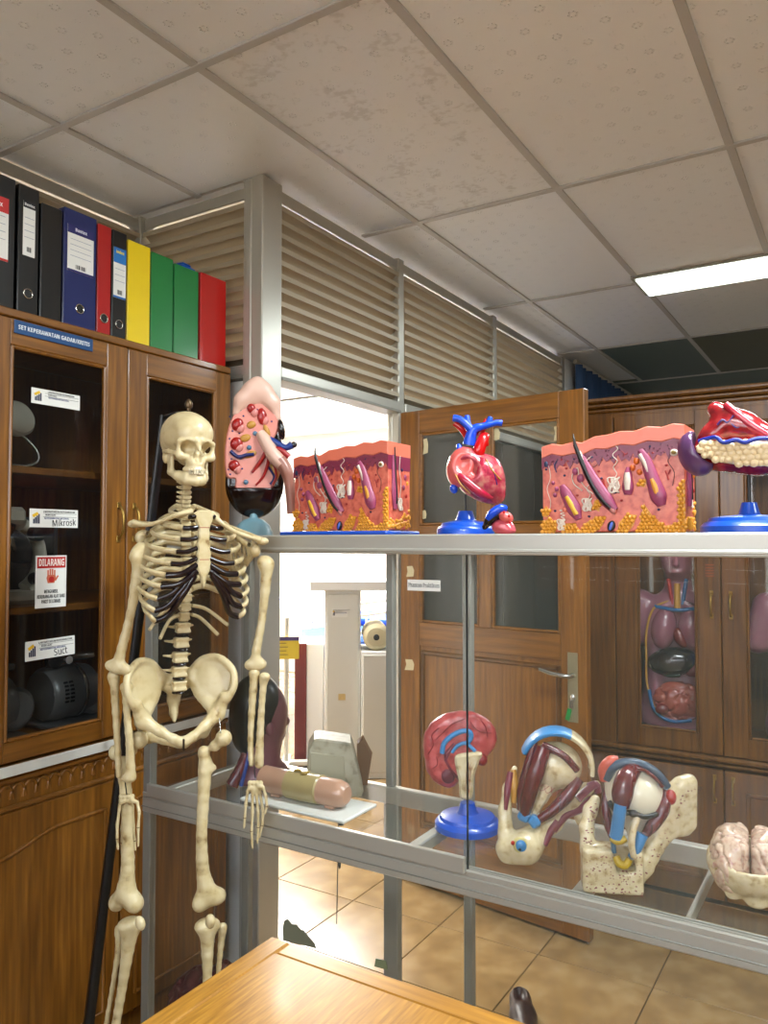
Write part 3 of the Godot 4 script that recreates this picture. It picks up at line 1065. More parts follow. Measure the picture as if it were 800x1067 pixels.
func make_open_door() -> void:
	var hinge := Vector3(-1.775, 0.0, -3.03)
	var tip := Vector3(-0.897, 0.0, -2.9)
	var w := (tip - hinge).length()
	var turn := -atan2(tip.z - hinge.z, tip.x - hinge.x)
	var t := thing("door_leaf", "open brown wooden door with four glass lights and lever handle", "door", hinge, turn)
	var y0 := 0.012
	var th := 0.038
	span(t, "stile", Vector3(0, y0, -th / 2), Vector3(0.105, 2.06, th / 2), M.wood, 0.003)
	span(t, "stile", Vector3(w - 0.105, y0, -th / 2), Vector3(w, 2.06, th / 2), M.wood, 0.003)
	for r in [[1.958, 2.06], [1.503, 1.552], [1.03, 1.13], [y0, 0.25]]:
		span(t, "door_rail", Vector3(0.105, r[0], -th / 2), Vector3(w - 0.105, r[1], th / 2), M.wood_across, 0.002)
	var mid := w / 2
	span(t, "mullion", Vector3(mid - 0.03, 1.13, -th / 2 + 0.001), Vector3(mid + 0.03, 1.503, th / 2 - 0.001), M.wood, 0.002)
	span(t, "mullion", Vector3(mid - 0.03, 1.552, -th / 2 + 0.001), Vector3(mid + 0.03, 1.958, th / 2 - 0.001), M.wood, 0.002)
	var g := glass(0.05, Color(0.3, 0.36, 0.36))
	for yy in [[1.13, 1.503], [1.552, 1.958]]:
		for xx in [[0.105, mid - 0.03], [mid + 0.03, w - 0.105]]:
			span(t, "pane", Vector3(xx[0], yy[0], -0.003), Vector3(xx[1], yy[1], 0.003), g, 0.0)
			var b := MB.new()
			var c := Vector3((xx[0] + xx[1]) / 2, (yy[0] + yy[1]) / 2, 0.012)
			for s in [-1.0, 1.0]:
				b.box(c + Vector3(s * ((xx[1] - xx[0]) / 2 - 0.006), 0, 0), Vector3(0.012, yy[1] - yy[0], 0.012), 0.004)
				b.box(c + Vector3(0, s * ((yy[1] - yy[0]) / 2 - 0.006), 0), Vector3(xx[1] - xx[0] - 0.024, 0.012, 0.012), 0.004)
			part(t, "glazing_bead", b.done(), M.wood_across)
	span(t, "lower_panel", Vector3(0.105, 0.25, -0.01), Vector3(w - 0.105, 1.03, 0.01), M.wood, 0.0)
	for e in [[0.11, 0.99, w - 0.11, 1.01], [0.11, 0.26, w - 0.11, 0.28], [0.11, 0.26, 0.13, 1.01], [w - 0.13, 0.26, w - 0.11, 1.01]]:
		span(t, "panel_moulding", Vector3(e[0], e[1], 0.006), Vector3(e[2], e[3], 0.018), M.wood_dark, 0.006)
	# lock plate, lever and key
	var plate := part(t, "lock_plate", boxm(Vector3(0.042, 0.26, 0.005), 0.002), mat(Color(0.62, 0.58, 0.46), 0.35, 0.5), Vector3(w - 0.055, 0.935, th / 2 + 0.0025))
	part(plate, "lever", MB.new().tube([Vector3(0, 0.045, 0.0), Vector3(0, 0.045, 0.035), Vector3(-0.015, 0.047, 0.045), Vector3(-0.06, 0.05, 0.046), Vector3(-0.115, 0.062, 0.046)], [0.01, 0.009, 0.009, 0.0095, 0.008], 10).done(), M.steel)
	part(plate, "keyhole", MB.new().ball(Vector3(0, -0.04, 0.003), Vector3(0.011, 0.016, 0.006), 12).done(), M.steel)
	part(plate, "key", MB.new().box(Vector3(0, -0.06, 0.012), Vector3(0.016, 0.03, 0.004), 0.001).done(), M.steel)
	part(plate, "key_tag", MB.new().box(Vector3(-0.012, -0.1, 0.014), Vector3(0.018, 0.045, 0.004), 0.002, Basis(Vector3(0, 0, 1), -0.25)).done(), mat(Color(0.05, 0.5, 0.2), 0.5))
	for e in [[0.13, 1.9, 0.03, 0.07], [0.12, 1.6, 0.03, 0.04], [mid + 0.05, 1.92, 0.035, 0.05], [w - 0.12, 1.9, 0.03, 0.06], [mid - 0.045, 1.55, 0.03, 0.05], [0.055, 1.35, 0.045, 0.05], [0.05, 0.94, 0.055, 0.05]]:
		part(t, "paper_scrap", MB.new().prism(PackedVector2Array([Vector2(-0.5, -0.5) * Vector2(e[2], e[3]), Vector2(0.4, -0.42) * Vector2(e[2], e[3]), Vector2(0.5, 0.1) * Vector2(e[2], e[3]), Vector2(0.28, 0.5) * Vector2(e[2], e[3]), Vector2(-0.42, 0.46) * Vector2(e[2], e[3]), Vector2(-0.3, 0.0) * Vector2(e[2], e[3])]), 0, 0.0006).done(), mat(Color(0.8, 0.75, 0.6), 0.8), Vector3(e[0], e[1], 0.004 if e[0] > 0.1 else th / 2))

const COUNTER_TOP := 1.497
const SHELF_TOP := 0.791
func make_counter() -> void:
	var t := thing("display_counter", "long aluminium and glass display counter carrying anatomical models", "display case")
	var zf := -1.5
	var zr := -1.93
	var xl := -1.71
	var xr := 0.62
	var rail := func(called: String, a: Vector3, b: Vector3, m: Material) -> void:
		span(t, called, a, b, m, 0.003)
	rail.call("top_rail", Vector3(xl, 1.453, zf - 0.03), Vector3(xr, COUNTER_TOP, zf), M.alu)
	rail.call("top_rail_lip", Vector3(xl, 1.458, zf), Vector3(xr, 1.466, zf + 0.004), M.alu)
	rail.call("top_rail", Vector3(xl, 1.463, zr), Vector3(xr, COUNTER_TOP, zr + 0.03), M.alu)
	rail.call("top_rail", Vector3(xl, 1.453, zr + 0.03), Vector3(xl + 0.03, COUNTER_TOP, zf - 0.03), M.alu)
	rail.call("top_rail", Vector3(xr - 0.03, 1.453, zr + 0.03), Vector3(xr, COUNTER_TOP, zf - 0.03), M.alu)
	span(t, "top_glass", Vector3(xl + 0.03, COUNTER_TOP - 0.006, zr + 0.03), Vector3(xr - 0.03, COUNTER_TOP, zf - 0.03), M.glass, 0.0)
	# posts
	for p in [[xl + 0.015, zf - 0.015, 0.03], [xr - 0.015, zf - 0.015, 0.03], [xl + 0.015, zr + 0.015, 0.03], [xr - 0.015, zr + 0.015, 0.03], [-0.92, zr + 0.0125, 0.025]]:
		part(t, "post", boxm(Vector3(p[2], 1.453, 0.025), 0.003), M.alu_dull, Vector3(p[0], 1.453 / 2, p[1]))
	part(t, "post", boxm(Vector3(0.048, 0.745, 0.025), 0.003), M.alu_dull, Vector3(-1.158, 0.745 / 2, zr + 0.0125))
	part(t, "post", boxm(Vector3(0.025, 0.66, 0.022), 0.003), M.alu_dull, Vector3(-1.163, 0.79 + 0.33, zr + 0.0125))
	# lower frame that carries the shelf
	rail.call("shelf_rail", Vector3(xl, 0.742, zf - 0.03), Vector3(xr, 0.782, zf), M.alu)
	rail.call("shelf_rail_groove", Vector3(xl, 0.757, zf), Vector3(xr, 0.76, zf + 0.003), M.alu_dull)
	rail.call("slide_track", Vector3(xl, 0.782, zf - 0.008), Vector3(xr, 0.797, zf + 0.0), M.alu)
	rail.call("slide_track", Vector3(xl, 0.782, zf - 0.02), Vector3(xr, 0.795, zf - 0.016), M.alu)
	rail.call("slide_track", Vector3(xl, 0.782, zf - 0.03), Vector3(xr, 0.795, zf - 0.027), M.alu)
	rail.call("shelf_rail", Vector3(xl, 0.742, zr), Vector3(xr, 0.79, zr + 0.025), M.alu)
	rail.call("shelf_rail", Vector3(xl, 0.742, zr + 0.03), Vector3(xl + 0.03, 0.785, zf - 0.03), M.alu)
	for x in [-0.905, -0.507, -0.3, 0.2]:
		rail.call("cross_bar", Vector3(x - (0.014 if x < -0.4 else 0.004), 0.755, zr + 0.025), Vector3(x + (0.014 if x < -0.4 else 0.004), 0.7845, zf - 0.03), M.alu)
	span(t, "shelf_glass", Vector3(xl + 0.03, 0.785, zr + 0.025), Vector3(-0.302, SHELF_TOP, zf - 0.03), M.glass, 0.0)
	span(t, "shelf_glass", Vector3(-0.298, 0.785, zr + 0.025), Vector3(xr - 0.03, SHELF_TOP, zf - 0.03), M.glass, 0.0)
	# sliding panes: the left one stands in front and has a bottom frame
	var p1 := span(t, "sliding_pane", Vector3(xl + 0.03, 0.797, zf - 0.008), Vector3(-0.727, 1.453, zf - 0.004), M.glass, 0.0)
	var fr := part(t, "pane_frame", boxm(Vector3(-0.727 - xl - 0.03, 0.034, 0.012), 0.002), M.alu, Vector3((-0.727 + xl + 0.03) / 2, 0.808, zf + 0.006))
	fr.name = "pane_frame"
	span(t, "sliding_pane", Vector3(-0.76, 0.79, zf - 0.024), Vector3(xr - 0.03, 1.453, zf - 0.02), M.glass, 0.0)
	span(t, "pane_edge", Vector3(-0.7272, 0.797, zf - 0.0085), Vector3(-0.7252, 1.453, zf - 0.0035), mat(Color(0.06, 0.1, 0.09), 0.3), 0.0)
	span(t, "lower_pane", Vector3(xl + 0.03, 0.06, zf - 0.018), Vector3(xr - 0.03, 0.742, zf - 0.014), M.glass, 0.0)
	span(t, "bottom_rail", Vector3(xl, 0.0, zf - 0.03), Vector3(xr, 0.06, zf), M.alu, 0.003)
	# printed label and old tape on the panes
	var c := at_z(441.5, 610, zf - 0.003)
	var lab := part(t, "printed_label", boxm(Vector3(0.082, 0.024, 0.001)), M.paper, c)
	lettering(lab, "print", "Phantom Praktikum", 0.0085, M.print, Vector3(0, 0, 0.0008), Vector3.ZERO, false, true, 0.68)
	var tape := mat(Color(0.46, 0.47, 0.39), 0.6)
	part(t, "torn_tape", MB.new().prism(PackedVector2Array([Vector2(-0.05, 0.0), Vector2(-0.045, 0.018), Vector2(-0.035, 0.024), Vector2(-0.022, 0.015), Vector2(-0.008, 0.018), Vector2(0.006, 0.008), Vector2(0.012, 0.01), Vector2(0.045, -0.012), Vector2(0.05, -0.022), Vector2(-0.048, -0.03)]), 0, 0.002, 0.0, Transform3D(Basis(), at_z(312, 972, zf - 0.014))).done(), tape)
	part(t, "torn_tape", MB.new().prism(PackedVector2Array([Vector2(-0.017, -0.008), Vector2(-0.013, 0.01), Vector2(0.013, 0.012), Vector2(0.018, -0.006)]), 0, 0.002, 0.0, Transform3D(Basis(), at_z(397, 1005, zf - 0.014))).done(), mat(Color(0.5, 0.55, 0.42), 0.6))

func make_table() -> void:
	var t := thing("table", "oak veneer table with a banded edge in front of the counter", "table")
	var x0 := -0.957
	var x1 := 0.65
	var z0 := -1.15
	var z1 := -0.33
	var b := 0.045
	span(t, "top_field", Vector3(x0 + b, 0.724, z0 + b), Vector3(x1 - b, 0.7495, z1 - b), M.oak, 0.0)
	span(t, "edge_band", Vector3(x0, 0.715, z0), Vector3(x0 + b - 0.0006, 0.75, z1), M.oak, 0.004)
	span(t, "edge_band", Vector3(x1 - b, 0.715, z0), Vector3(x1, 0.75, z1), M.oak, 0.004)
	span(t, "edge_band", Vector3(x0 + b, 0.715, z0), Vector3(x1 - b, 0.75, z0 + b - 0.0006), M.oak_across, 0.004)
	span(t, "edge_band", Vector3(x0 + b, 0.715, z1 - b), Vector3(x1 - b, 0.75, z1), M.oak_across, 0.004)
	span(t, "apron", Vector3(x0 + 0.05, 0.63, z0 + 0.05), Vector3(x1 - 0.05, 0.724, z0 + 0.07), M.oak_across, 0.002)
	span(t, "apron", Vector3(x0 + 0.05, 0.63, z1 - 0.07), Vector3(x1 - 0.05, 0.724, z1 - 0.05), M.oak_across, 0.002)
	for x in [x0 + 0.07, x1 - 0.07]:
		for z in [z0 + 0.07, z1 - 0.07]:
			part(t, "leg", boxm(Vector3(0.05, 0.716, 0.05), 0.004), M.oak, Vector3(x, 0.358, z))

# ---------------------------------------------------------------- the ward beyond the doorway
func make_next_room() -> void:
	var base := func(px: float, depth: float) -> Vector3:
		var p := at_d(px, 565, depth)
		return Vector3(p.x, 0, p.z)
	var face := deg_to_rad(YAW) + 0.06
	# tall white cabinet with a wide top board
	var a: Vector3 = base.call(357, 5.2)
	var t := thing("ward_cabinet", "tall white cabinet with overhanging top board in the ward", "cabinet", a, face)
	span(t, "body", Vector3(-0.115, 0, -0.2), Vector3(0.115, 1.17, 0.2), M.white, 0.004)
	span(t, "top_board", Vector3(-0.21, 1.17, -0.24), Vector3(0.31, 1.23, 0.22), M.white, 0.004)
	span(t, "door_panel", Vector3(-0.1, 0.05, 0.2), Vector3(0.1, 1.15, 0.212), M.white_gloss, 0.003)
	card(t, Vector3(-0.02, 1.03, 0.2135), Vector2(0.1, 0.055), Vector3.ZERO)
	part(t, "sticker", boxm(Vector3(0.045, 0.04, 0.001)), mat(Color(0.78, 0.68, 0.45), 0.7), Vector3(-0.005, 0.5, 0.213))
	# low white cabinets on each side
	a = base.call(391, 5.12)
	t = thing("ward_cabinet", "low white cabinet with round bolsters on top in the ward", "cabinet", a, face)
	span(t, "body", Vector3(-0.095, 0, -0.2), Vector3(0.15, 0.79, 0.17), M.white, 0.004)
	span(t, "door_panel", Vector3(-0.085, 0.04, 0.17), Vector3(0.14, 0.77, 0.182), M.white_gloss, 0.003)
	for k in 2:
		var b := thing("bolster", ["pale round bolster lying on the low ward cabinet", "white ended round bolster on the low ward cabinet"][k], "bolster", a + Vector3(0, 0.79, 0), face)
		part(b, "cover", MB.new().lathe([Vector2(0.0, -0.17), Vector2(0.06, -0.165), Vector2(0.085, -0.14), Vector2(0.085, 0.14), Vector2(0.06, 0.165), Vector2(0.0, 0.17)], 20, Vector3(-0.0 + k * 0.175, 0.087, -0.02), Basis(Vector3(1, 0, 0), PI / 2)).done(), mat([Color(0.8, 0.76, 0.62), Color(0.86, 0.85, 0.8)][k], 0.7))
		part(b, "end_button", MB.new().ball(Vector3(-0.0 + k * 0.175, 0.087, 0.148), Vector3(0.02, 0.02, 0.008), 10).done(), mat([Color(0.1, 0.1, 0.1), Color(0.6, 0.58, 0.5)][k], 0.6))
	a = base.call(330, 5.25)
	t = thing("ward_cabinet", "low white cabinet with dark red side in the ward", "cabinet", a, face)
	span(t, "body", Vector3(-0.06, 0, -0.22), Vector3(0.05, 0.82, 0.16), M.white, 0.004)
	span(t, "red_side", Vector3(-0.135, 0, -0.22), Vector3(-0.06, 0.825, 0.17), mat(Color(0.42, 0.05, 0.06), 0.5), 0.003)
	# hospital bed
	a = base.call(352, 6.9)
	t = thing("hospital_bed", "white hospital bed with blue mattress and side rails in the ward", "bed", a, face + 0.9)
	span(t, "deck", Vector3(-0.95, 0.5, -0.42), Vector3(0.95, 0.56, 0.42), M.white, 0.01)
	var blue := mat(Color(0.12, 0.32, 0.66), 0.6)
	part(t, "mattress", boxm(Vector3(1.86, 0.13, 0.82), 0.035), blue, Vector3(0, 0.626, 0))
	part(t, "pillow", boxm(Vector3(0.38, 0.12, 0.55), 0.05), blue, Vector3(0.7, 0.75, 0))
	for s in [-1.0, 1.0]:
		part(t, "end_board", boxm(Vector3(0.04, 0.5, 0.86), 0.015), M.white, Vector3(s * 0.98, 0.75, 0))
		var rail := MB.new()
		for y in [0.74, 0.88, 0.98]:
			rail.tube([Vector3(-0.6, y, s * 0.46), Vector3(0.6, y, s * 0.46)], 0.013, 8)
		for x in [-0.6, -0.2, 0.2, 0.6]:
			rail.tube([Vector3(x, 0.52, s * 0.46), Vector3(x, 0.98, s * 0.46)], 0.011, 8)
		part(t, "side_rail", rail.done(), M.white_gloss)
		for q in [-0.8, 0.8]:
			part(t, "leg", MB.new().tube([Vector3(q, 0.12, s * 0.36), Vector3(q, 0.5, s * 0.36)], 0.022, 8).done(), M.white_gloss)
			part(t, "wheel", MB.new().lathe([Vector2(0.03, -0.014), Vector2(0.065, -0.014), Vector2(0.068, 0), Vector2(0.065, 0.014), Vector2(0.03, 0.014)], 18, Vector3(q, 0.068, s * 0.36), Basis(Vector3(1, 0, 0), PI / 2)).done(), mat(Color(0.25, 0.25, 0.25), 0.6))
	# yellow notice on a stand with castors
	a = base.call(299, 5.0)
	t = thing("notice_stand", "yellow notice with purple heading on a white castor stand", "notice", a, face)
	part(t, "pole", MB.new().tube([Vector3(0, 0.05, 0), Vector3(0, 1.0, 0)], 0.014, 8).done(), M.white_gloss)
	part(t, "base", MB.new().box(Vector3(0, 0.085, 0), Vector3(0.3, 0.03, 0.05), 0.005).box(Vector3(0, 0.086, 0), Vector3(0.05, 0.028, 0.3), 0.005).done(), M.white_gloss)
	for c in [Vector3(0.13, 0, 0), Vector3(-0.13, 0, 0), Vector3(0, 0, 0.13), Vector3(0, 0, -0.13)]:
		part(t, "castor", MB.new().lathe([Vector2(0.015, -0.011), Vector2(0.034, -0.011), Vector2(0.034, 0.011), Vector2(0.015, 0.011)], 14, c + Vector3(0, 0.034, 0), Basis(Vector3(1, 0, 0), PI / 2)).done(), mat(Color(0.35, 0.35, 0.35), 0.6))
	var bd := part(t, "board", boxm(Vector3(0.16, 0.14, 0.008), 0.002), mat(Color(0.85, 0.75, 0.08), 0.5), Vector3(0, 0.81, 0.02))
	part(bd, "heading", boxm(Vector3(0.16, 0.024, 0.002)), mat(Color(0.22, 0.12, 0.4), 0.5), Vector3(0, 0.058, 0.0045))
	for k in 4:
		part(bd, "print", boxm(Vector3(0.06 + 0.02 * (k % 2), 0.005, 0.0006)), mat(Color(0.5, 0.42, 0.05), 0.6), Vector3(-0.03, 0.03 - k * 0.024, 0.0045))

# ---------------------------------------------------------------- ring binders on the cabinet
func binder(z1: float, z0: float, top: float, color: Color, label: String, category: String, spec := {}) -> void:
	var y0 := 2.0945
	var w := z1 - z0 - 0.003
	var h := top - y0
	var deep := 0.27
	var t := thing("ring_binder", label, category, Vector3(-1.935, y0, (z0 + z1) / 2), PI / 2, "ring binders on the cabinet")
	var m := mat(color, 0.32, 0.0, 0.25)
	part(t, "spine", boxm(Vector3(w, h, 0.004), 0.0015), m, Vector3(0, h / 2, -0.002))
	for s in [-1.0, 1.0]:
		part(t, "cover", boxm(Vector3(0.004, h, deep), 0.0015), m, Vector3(s * (w / 2 - 0.002), h / 2, -deep / 2 - 0.003))
	part(t, "paper_block", boxm(Vector3(w - 0.012, h - 0.03, deep - 0.03), 0.001), M.paper, Vector3(0, h / 2 - 0.006, -deep / 2 - 0.006))
	if spec.has("hole"):
		var ring := []
		for k in 25:
			ring.append(Vector3(cos(k * TAU / 24) * 0.013, spec.hole + sin(k * TAU / 24) * 0.013, 0.001))
		part(t, "finger_ring", MB.new().tube(ring, 0.0019, 8, 1.0, Vector3(0, 0, 1)).done(), M.chrome)
		part(t, "finger_hole", MB.new().lathe([Vector2(0.0118, 0.0), Vector2(0.0118, 0.0008)], 20, Vector3(0, spec.hole, 0), Basis(Vector3(1, 0, 0), PI / 2)).done(), M.black)
	if spec.has("label"):
		var r: Array = spec.label
		var l := part(t, "spine_label", boxm(Vector3(r[0], r[2] - r[1], 0.001)), M.paper, Vector3(0, (r[1] + r[2]) / 2, 0.0006))
		var lh: float = r[2] - r[1]
		if spec.has("band"):
			part(l, "colour_band", boxm(Vector3(r[0], lh * spec.band_size, 0.0006)), mat(spec.band, 0.5), Vector3(0, lh * (0.5 - spec.band_size / 2), 0.0006))
		if spec.has("brand"):
			lettering(l, "print", spec.brand, minf(lh * 0.07, r[0] * 0.2), mat(spec.get("ink", Color(0.08, 0.1, 0.3)), 0.6), Vector3(0, lh * spec.get("brand_at", 0.4), 0.0012), Vector3.ZERO, true, false, 0.9)
		var rule := MB.new()
		for k in 4:
			rule.box(Vector3(0, lh * (0.2 - 0.12 * k), 0.0008), Vector3(r[0] * 0.8, 0.001, 0.0004))
		part(l, "rule", rule.done(), mat(Color(0.45, 0.48, 0.6), 0.7))
		var bars := MB.new()
		for k in 7:
			bars.box(Vector3(r[0] * (-0.18 + 0.06 * k), -lh * 0.38, 0.0008), Vector3(r[0] * (0.02 + 0.012 * (k % 3)), lh * 0.09, 0.0004))
		part(l, "bar_code", bars.done(), M.print)
		if spec.has("frame"):
			for s in [-1.0, 1.0]:
				part(l, "colour_edge", boxm(Vector3(r[0], 0.006, 0.0006)), mat(spec.frame, 0.5), Vector3(0, s * (lh / 2 - 0.003), 0.0007))
func make_binders() -> void:
	var black := Color(0.018, 0.018, 0.022)
	binder(-1.115, -1.242, 2.455, black, "black ring binder whose white label has a red band", "binder", {"hole": 0.062, "label": [0.085, 0.13, 0.3], "band": Color(0.75, 0.12, 0.1), "band_size": 0.24, "brand": "bantex", "ink": Color(0.9, 0.9, 0.9), "brand_at": 0.38, "frame": Color(0.75, 0.12, 0.1)})
	binder(-1.25, -1.313, 2.452, black, "black ring binder with a narrow white label high on its spine", "binder", {"hole": 0.062, "label": [0.036, 0.165, 0.315], "band": Color(0.05, 0.05, 0.1), "band_size": 0.12, "brand": "Bantex", "ink": Color(0.9, 0.9, 0.9), "brand_at": 0.44})
	binder(-1.318, -1.386, 2.425, black, "plain black ring binder without label beside the blue binder", "binder")
	binder(-1.39, -1.503, 2.44, Color(0.07, 0.13, 0.36), "dark blue ring binder with a large white label", "binder", {"hole": 0.062, "label": [0.088, 0.165, 0.3], "band": Color(0.12, 0.1, 0.38), "band_size": 0.18, "brand": "Bantex", "ink": Color(0.9, 0.9, 0.95), "brand_at": 0.42, "frame": Color(0.12, 0.1, 0.38)})
	binder(-1.506, -1.556, 2.432, Color(0.66, 0.07, 0.07), "narrow red ring binder beside the dark blue binder", "binder", {"hole": 0.055})
	binder(-1.559, -1.614, 2.432, black, "black ring binder with a sky blue topped label", "binder", {"hole": 0.05, "label": [0.046, 0.13, 0.285], "band": Color(0.1, 0.45, 0.75), "band_size": 0.3, "brand": "index", "ink": Color(0.95, 0.85, 0.2), "brand_at": 0.42, "frame": Color(0.1, 0.4, 0.7)})
	binder(-1.617, -1.708, 2.42, Color(0.92, 0.8, 0.02), "bright yellow ring binder with plain spine", "binder")
	binder(-1.711, -1.805, 2.412, Color(0.02, 0.47, 0.2), "green ring binder next to the yellow binder", "binder")
	binder(-1.809, -1.92, 2.404, Color(0.02, 0.47, 0.2), "green ring binder next to the wide red binder", "binder")
	binder(-1.928, -2.055, 2.41, Color(0.72, 0.1, 0.08), "wide red ring binder at the end of the row", "binder")
	for k in 2:
		var p := at_x([174.0, 191.0][k], [274.0, 277.0][k], -2.0)
		var y0: float = [2.412, 2.404][k] + 0.0004
		var f := thing("blue_clip_box", ["small blue clip box lying on the green binder by the yellow one", "longer blue clip box lying on the green binder by the red one"][k], "box", Vector3(-2.0, y0, p.z), PI / 2 + 0.12, "clip boxes on the binders")
		var m := mat(Color(0.05, 0.34, 0.72), 0.4)
		var h := p.y - y0
		var w: float = [0.03, 0.07][k]
		part(f, "body", boxm(Vector3(w, h * 0.8, 0.05), 0.003), m, Vector3(0, h * 0.4, 0))
		part(f, "lid", boxm(Vector3(w * 0.6, h * 0.2, 0.05), 0.002), m, Vector3(-w * 0.15, h * 0.9, 0))

# ---------------------------------------------------------------- instruments inside the left cabinet
func make_cabinet_contents() -> void:
	var cream := mat(Color(0.78, 0.77, 0.7), 0.35)
	var dark := mat(Color(0.03, 0.035, 0.05), 0.4)
	var grey := mat(Color(0.45, 0.46, 0.46), 0.35, 0.3)
	# lamp head on a goose neck
	var p := at_x(16, 430, -2.12)
	var t := thing("examination_lamp", "round white lamp head on a curved wire neck behind glass", "lamp", Vector3(-2.12, 1.685, p.z))
	part(t, "base", MB.new().lathe([Vector2(0.06, 0), Vector2(0.06, 0.012), Vector2(0.02, 0.02), Vector2(0.0, 0.02)], 20).done(), cream)
	part(t, "neck", MB.new().tube(smooth_path([Vector3(0, 0.015, 0), Vector3(0.03, 0.03, -0.05), Vector3(0.02, 0.07, -0.055), Vector3(0, 0.12, -0.01)]), 0.004, 8).done(), M.steel)
	part(t, "lamp_head", MB.new().lathe([Vector2(0.0, -0.025), Vector2(0.035, -0.022), Vector2(0.052, -0.008), Vector2(0.056, 0.01), Vector2(0.05, 0.02), Vector2(0.0, 0.022)], 24, Vector3(0, 0.155, 0), Basis(Vector3(0, 0, 1), -PI / 2 + 0.3)).done(), cream)
	# dark instrument tools hanging in the upper part of the middle bay
	for k in 6:
		var z := -1.25 - k * 0.045
		var h := thing("hanging_tool", "dark metal instrument hanging on the cabinet back", "tool", Vector3(-2.41, 1.4, z), PI / 2, "instruments on the cabinet back")
		part(h, "shaft", MB.new().tube([Vector3(0, 0.0, 0.01), Vector3(0.004, 0.12, 0.012), Vector3(0, 0.25, 0.01)], [0.006, 0.004, 0.005], 6).done(), mat(Color(0.2, 0.06, 0.06), 0.3, 0.5))
		part(h, "ring", MB.new().tube([Vector3(-0.012, 0.21, 0.02), Vector3(0, 0.235, 0.02), Vector3(0.012, 0.21, 0.02), Vector3(0, 0.19, 0.02), Vector3(-0.012, 0.21, 0.02)], 0.003, 6).done(), mat(Color(0.2, 0.06, 0.06), 0.3, 0.5))
	# microscope, seen from its side
	var mz: float = at_x(20, 600, -2.08).z
	t = thing("microscope", "cream and black laboratory microscope behind the cabinet glass", "microscope", Vector3(-2.08, 1.305, mz), PI / 2)
	part(t, "base", MB.new().box(Vector3(-0.02, 0.018, 0), Vector3(0.19, 0.036, 0.13), 0.012).done(), cream)
	var arm := MB.new()
	var ap := []
	for k in 11:
		var a := -1.1 + 2.4 * k / 10.0
		ap.append(Vector3(-0.02 + cos(a) * 0.085, 0.13 + sin(a) * 0.1, 0))
	arm.tube(ap, [0.026, 0.025, 0.024, 0.023, 0.023, 0.022, 0.022, 0.022, 0.022, 0.024, 0.025], 10, 0.8)
	part(t, "arm", arm.done(), cream)
	part(t, "head", MB.new().box(Vector3(-0.04, 0.25, 0), Vector3(0.09, 0.05, 0.06), 0.012).done(), cream)
	part(t, "eyepiece", MB.new().lathe([Vector2(0.014, 0), Vector2(0.014, 0.05), Vector2(0.018, 0.052), Vector2(0.018, 0.075), Vector2(0.01, 0.078)], 16, Vector3(-0.05, 0.27, 0), Basis(Vector3(0, 0, 1), 0.25)).done(), cream)
	part(t, "stage", MB.new().box(Vector3(-0.055, 0.11, 0), Vector3(0.11, 0.016, 0.12), 0.003).done(), dark)
	part(t, "turret", MB.new().lathe([Vector2(0.012, 0.0), Vector2(0.03, 0.03), Vector2(0.032, 0.045), Vector2(0.02, 0.05)], 18, Vector3(-0.05, 0.18, 0)).done(), dark)
	for k in 2:
		part(t, "objective", MB.new().lathe([Vector2(0.004, -0.04), Vector2(0.008, -0.03), Vector2(0.009, 0.0)], 12, Vector3(-0.062 + k * 0.026, 0.185, 0.01), Basis(Vector3(0, 0, 1), -0.35 + k * 0.7)).done(), M.steel)
	part(t, "focus_knob", MB.new().lathe([Vector2(0.022, 0), Vector2(0.024, 0.008), Vector2(0.022, 0.03), Vector2(0.012, 0.032)], 18, Vector3(0.03, 0.2, 0.02), Basis(Vector3(1, 0, 0), PI / 2)).done(), dark)
	part(t, "fine_knob", MB.new().lathe([Vector2(0.016, 0), Vector2(0.018, 0.006), Vector2(0.014, 0.02)], 18, Vector3(0.025, 0.07, 0.025), Basis(Vector3(1, 0, 0), PI / 2)).done(), dark)
	part(t, "condenser", MB.new().lathe([Vector2(0.02, 0.036), Vector2(0.024, 0.06), Vector2(0.016, 0.1)], 16, Vector3(-0.06, 0, 0)).done(), dark)
	# steel frame box behind the microscope
	t = thing("instrument_case", "dark steel framed case beside the microscope in the cabinet", "case", Vector3(-2.25, 1.305, -1.45), PI / 2)
	part(t, "body", boxm(Vector3(0.2, 0.24, 0.16), 0.004), dark, Vector3(0, 0.12, 0))
	for s in [-1.0, 1.0]:
		part(t, "corner_trim", boxm(Vector3(0.012, 0.25, 0.01), 0.002), grey, Vector3(s * 0.096, 0.125, 0.08))
	part(t, "top_trim", boxm(Vector3(0.206, 0.01, 0.17), 0.002), grey, Vector3(0, 0.246, 0))
	# two suction pumps on the bottom shelf
	for k in 2:
		var z: float = at_x([72, -16][k], 720, -2.08).z
		t = thing("suction_pump", ["round grey suction pump with slotted motor housing", "round grey suction pump beside the cabinet side panel"][k], "pump", Vector3(-2.1, 0.925, z), PI / 2, "pumps on the bottom shelf")
		part(t, "base_plate", boxm(Vector3(0.19, 0.014, 0.2), 0.004), grey, Vector3(0, 0.012, 0))
		part(t, "motor", MB.new().lathe([Vector2(0.0, -0.1), Vector2(0.05, -0.098), Vector2(0.075, -0.08), Vector2(0.08, -0.05), Vector2(0.08, 0.06), Vector2(0.07, 0.075), Vector2(0.0, 0.08)], 24, Vector3(-0.01, 0.1, 0), Basis(Vector3(0, 0, 1), PI / 2)).done(), grey)
		var slots := MB.new()
		for q in 12:
			var a := -0.2 + 0.14 * (q % 6)
			slots.box(Vector3(-0.05 + 0.018 * int(q / 6), 0.1 + sin(a) * 0.081, cos(a) * 0.081), Vector3(0.012, 0.006, 0.004), 0.0, Basis(Vector3(1, 0, 0), -a))
		part(t, "cooling_slot", slots.done(), dark)
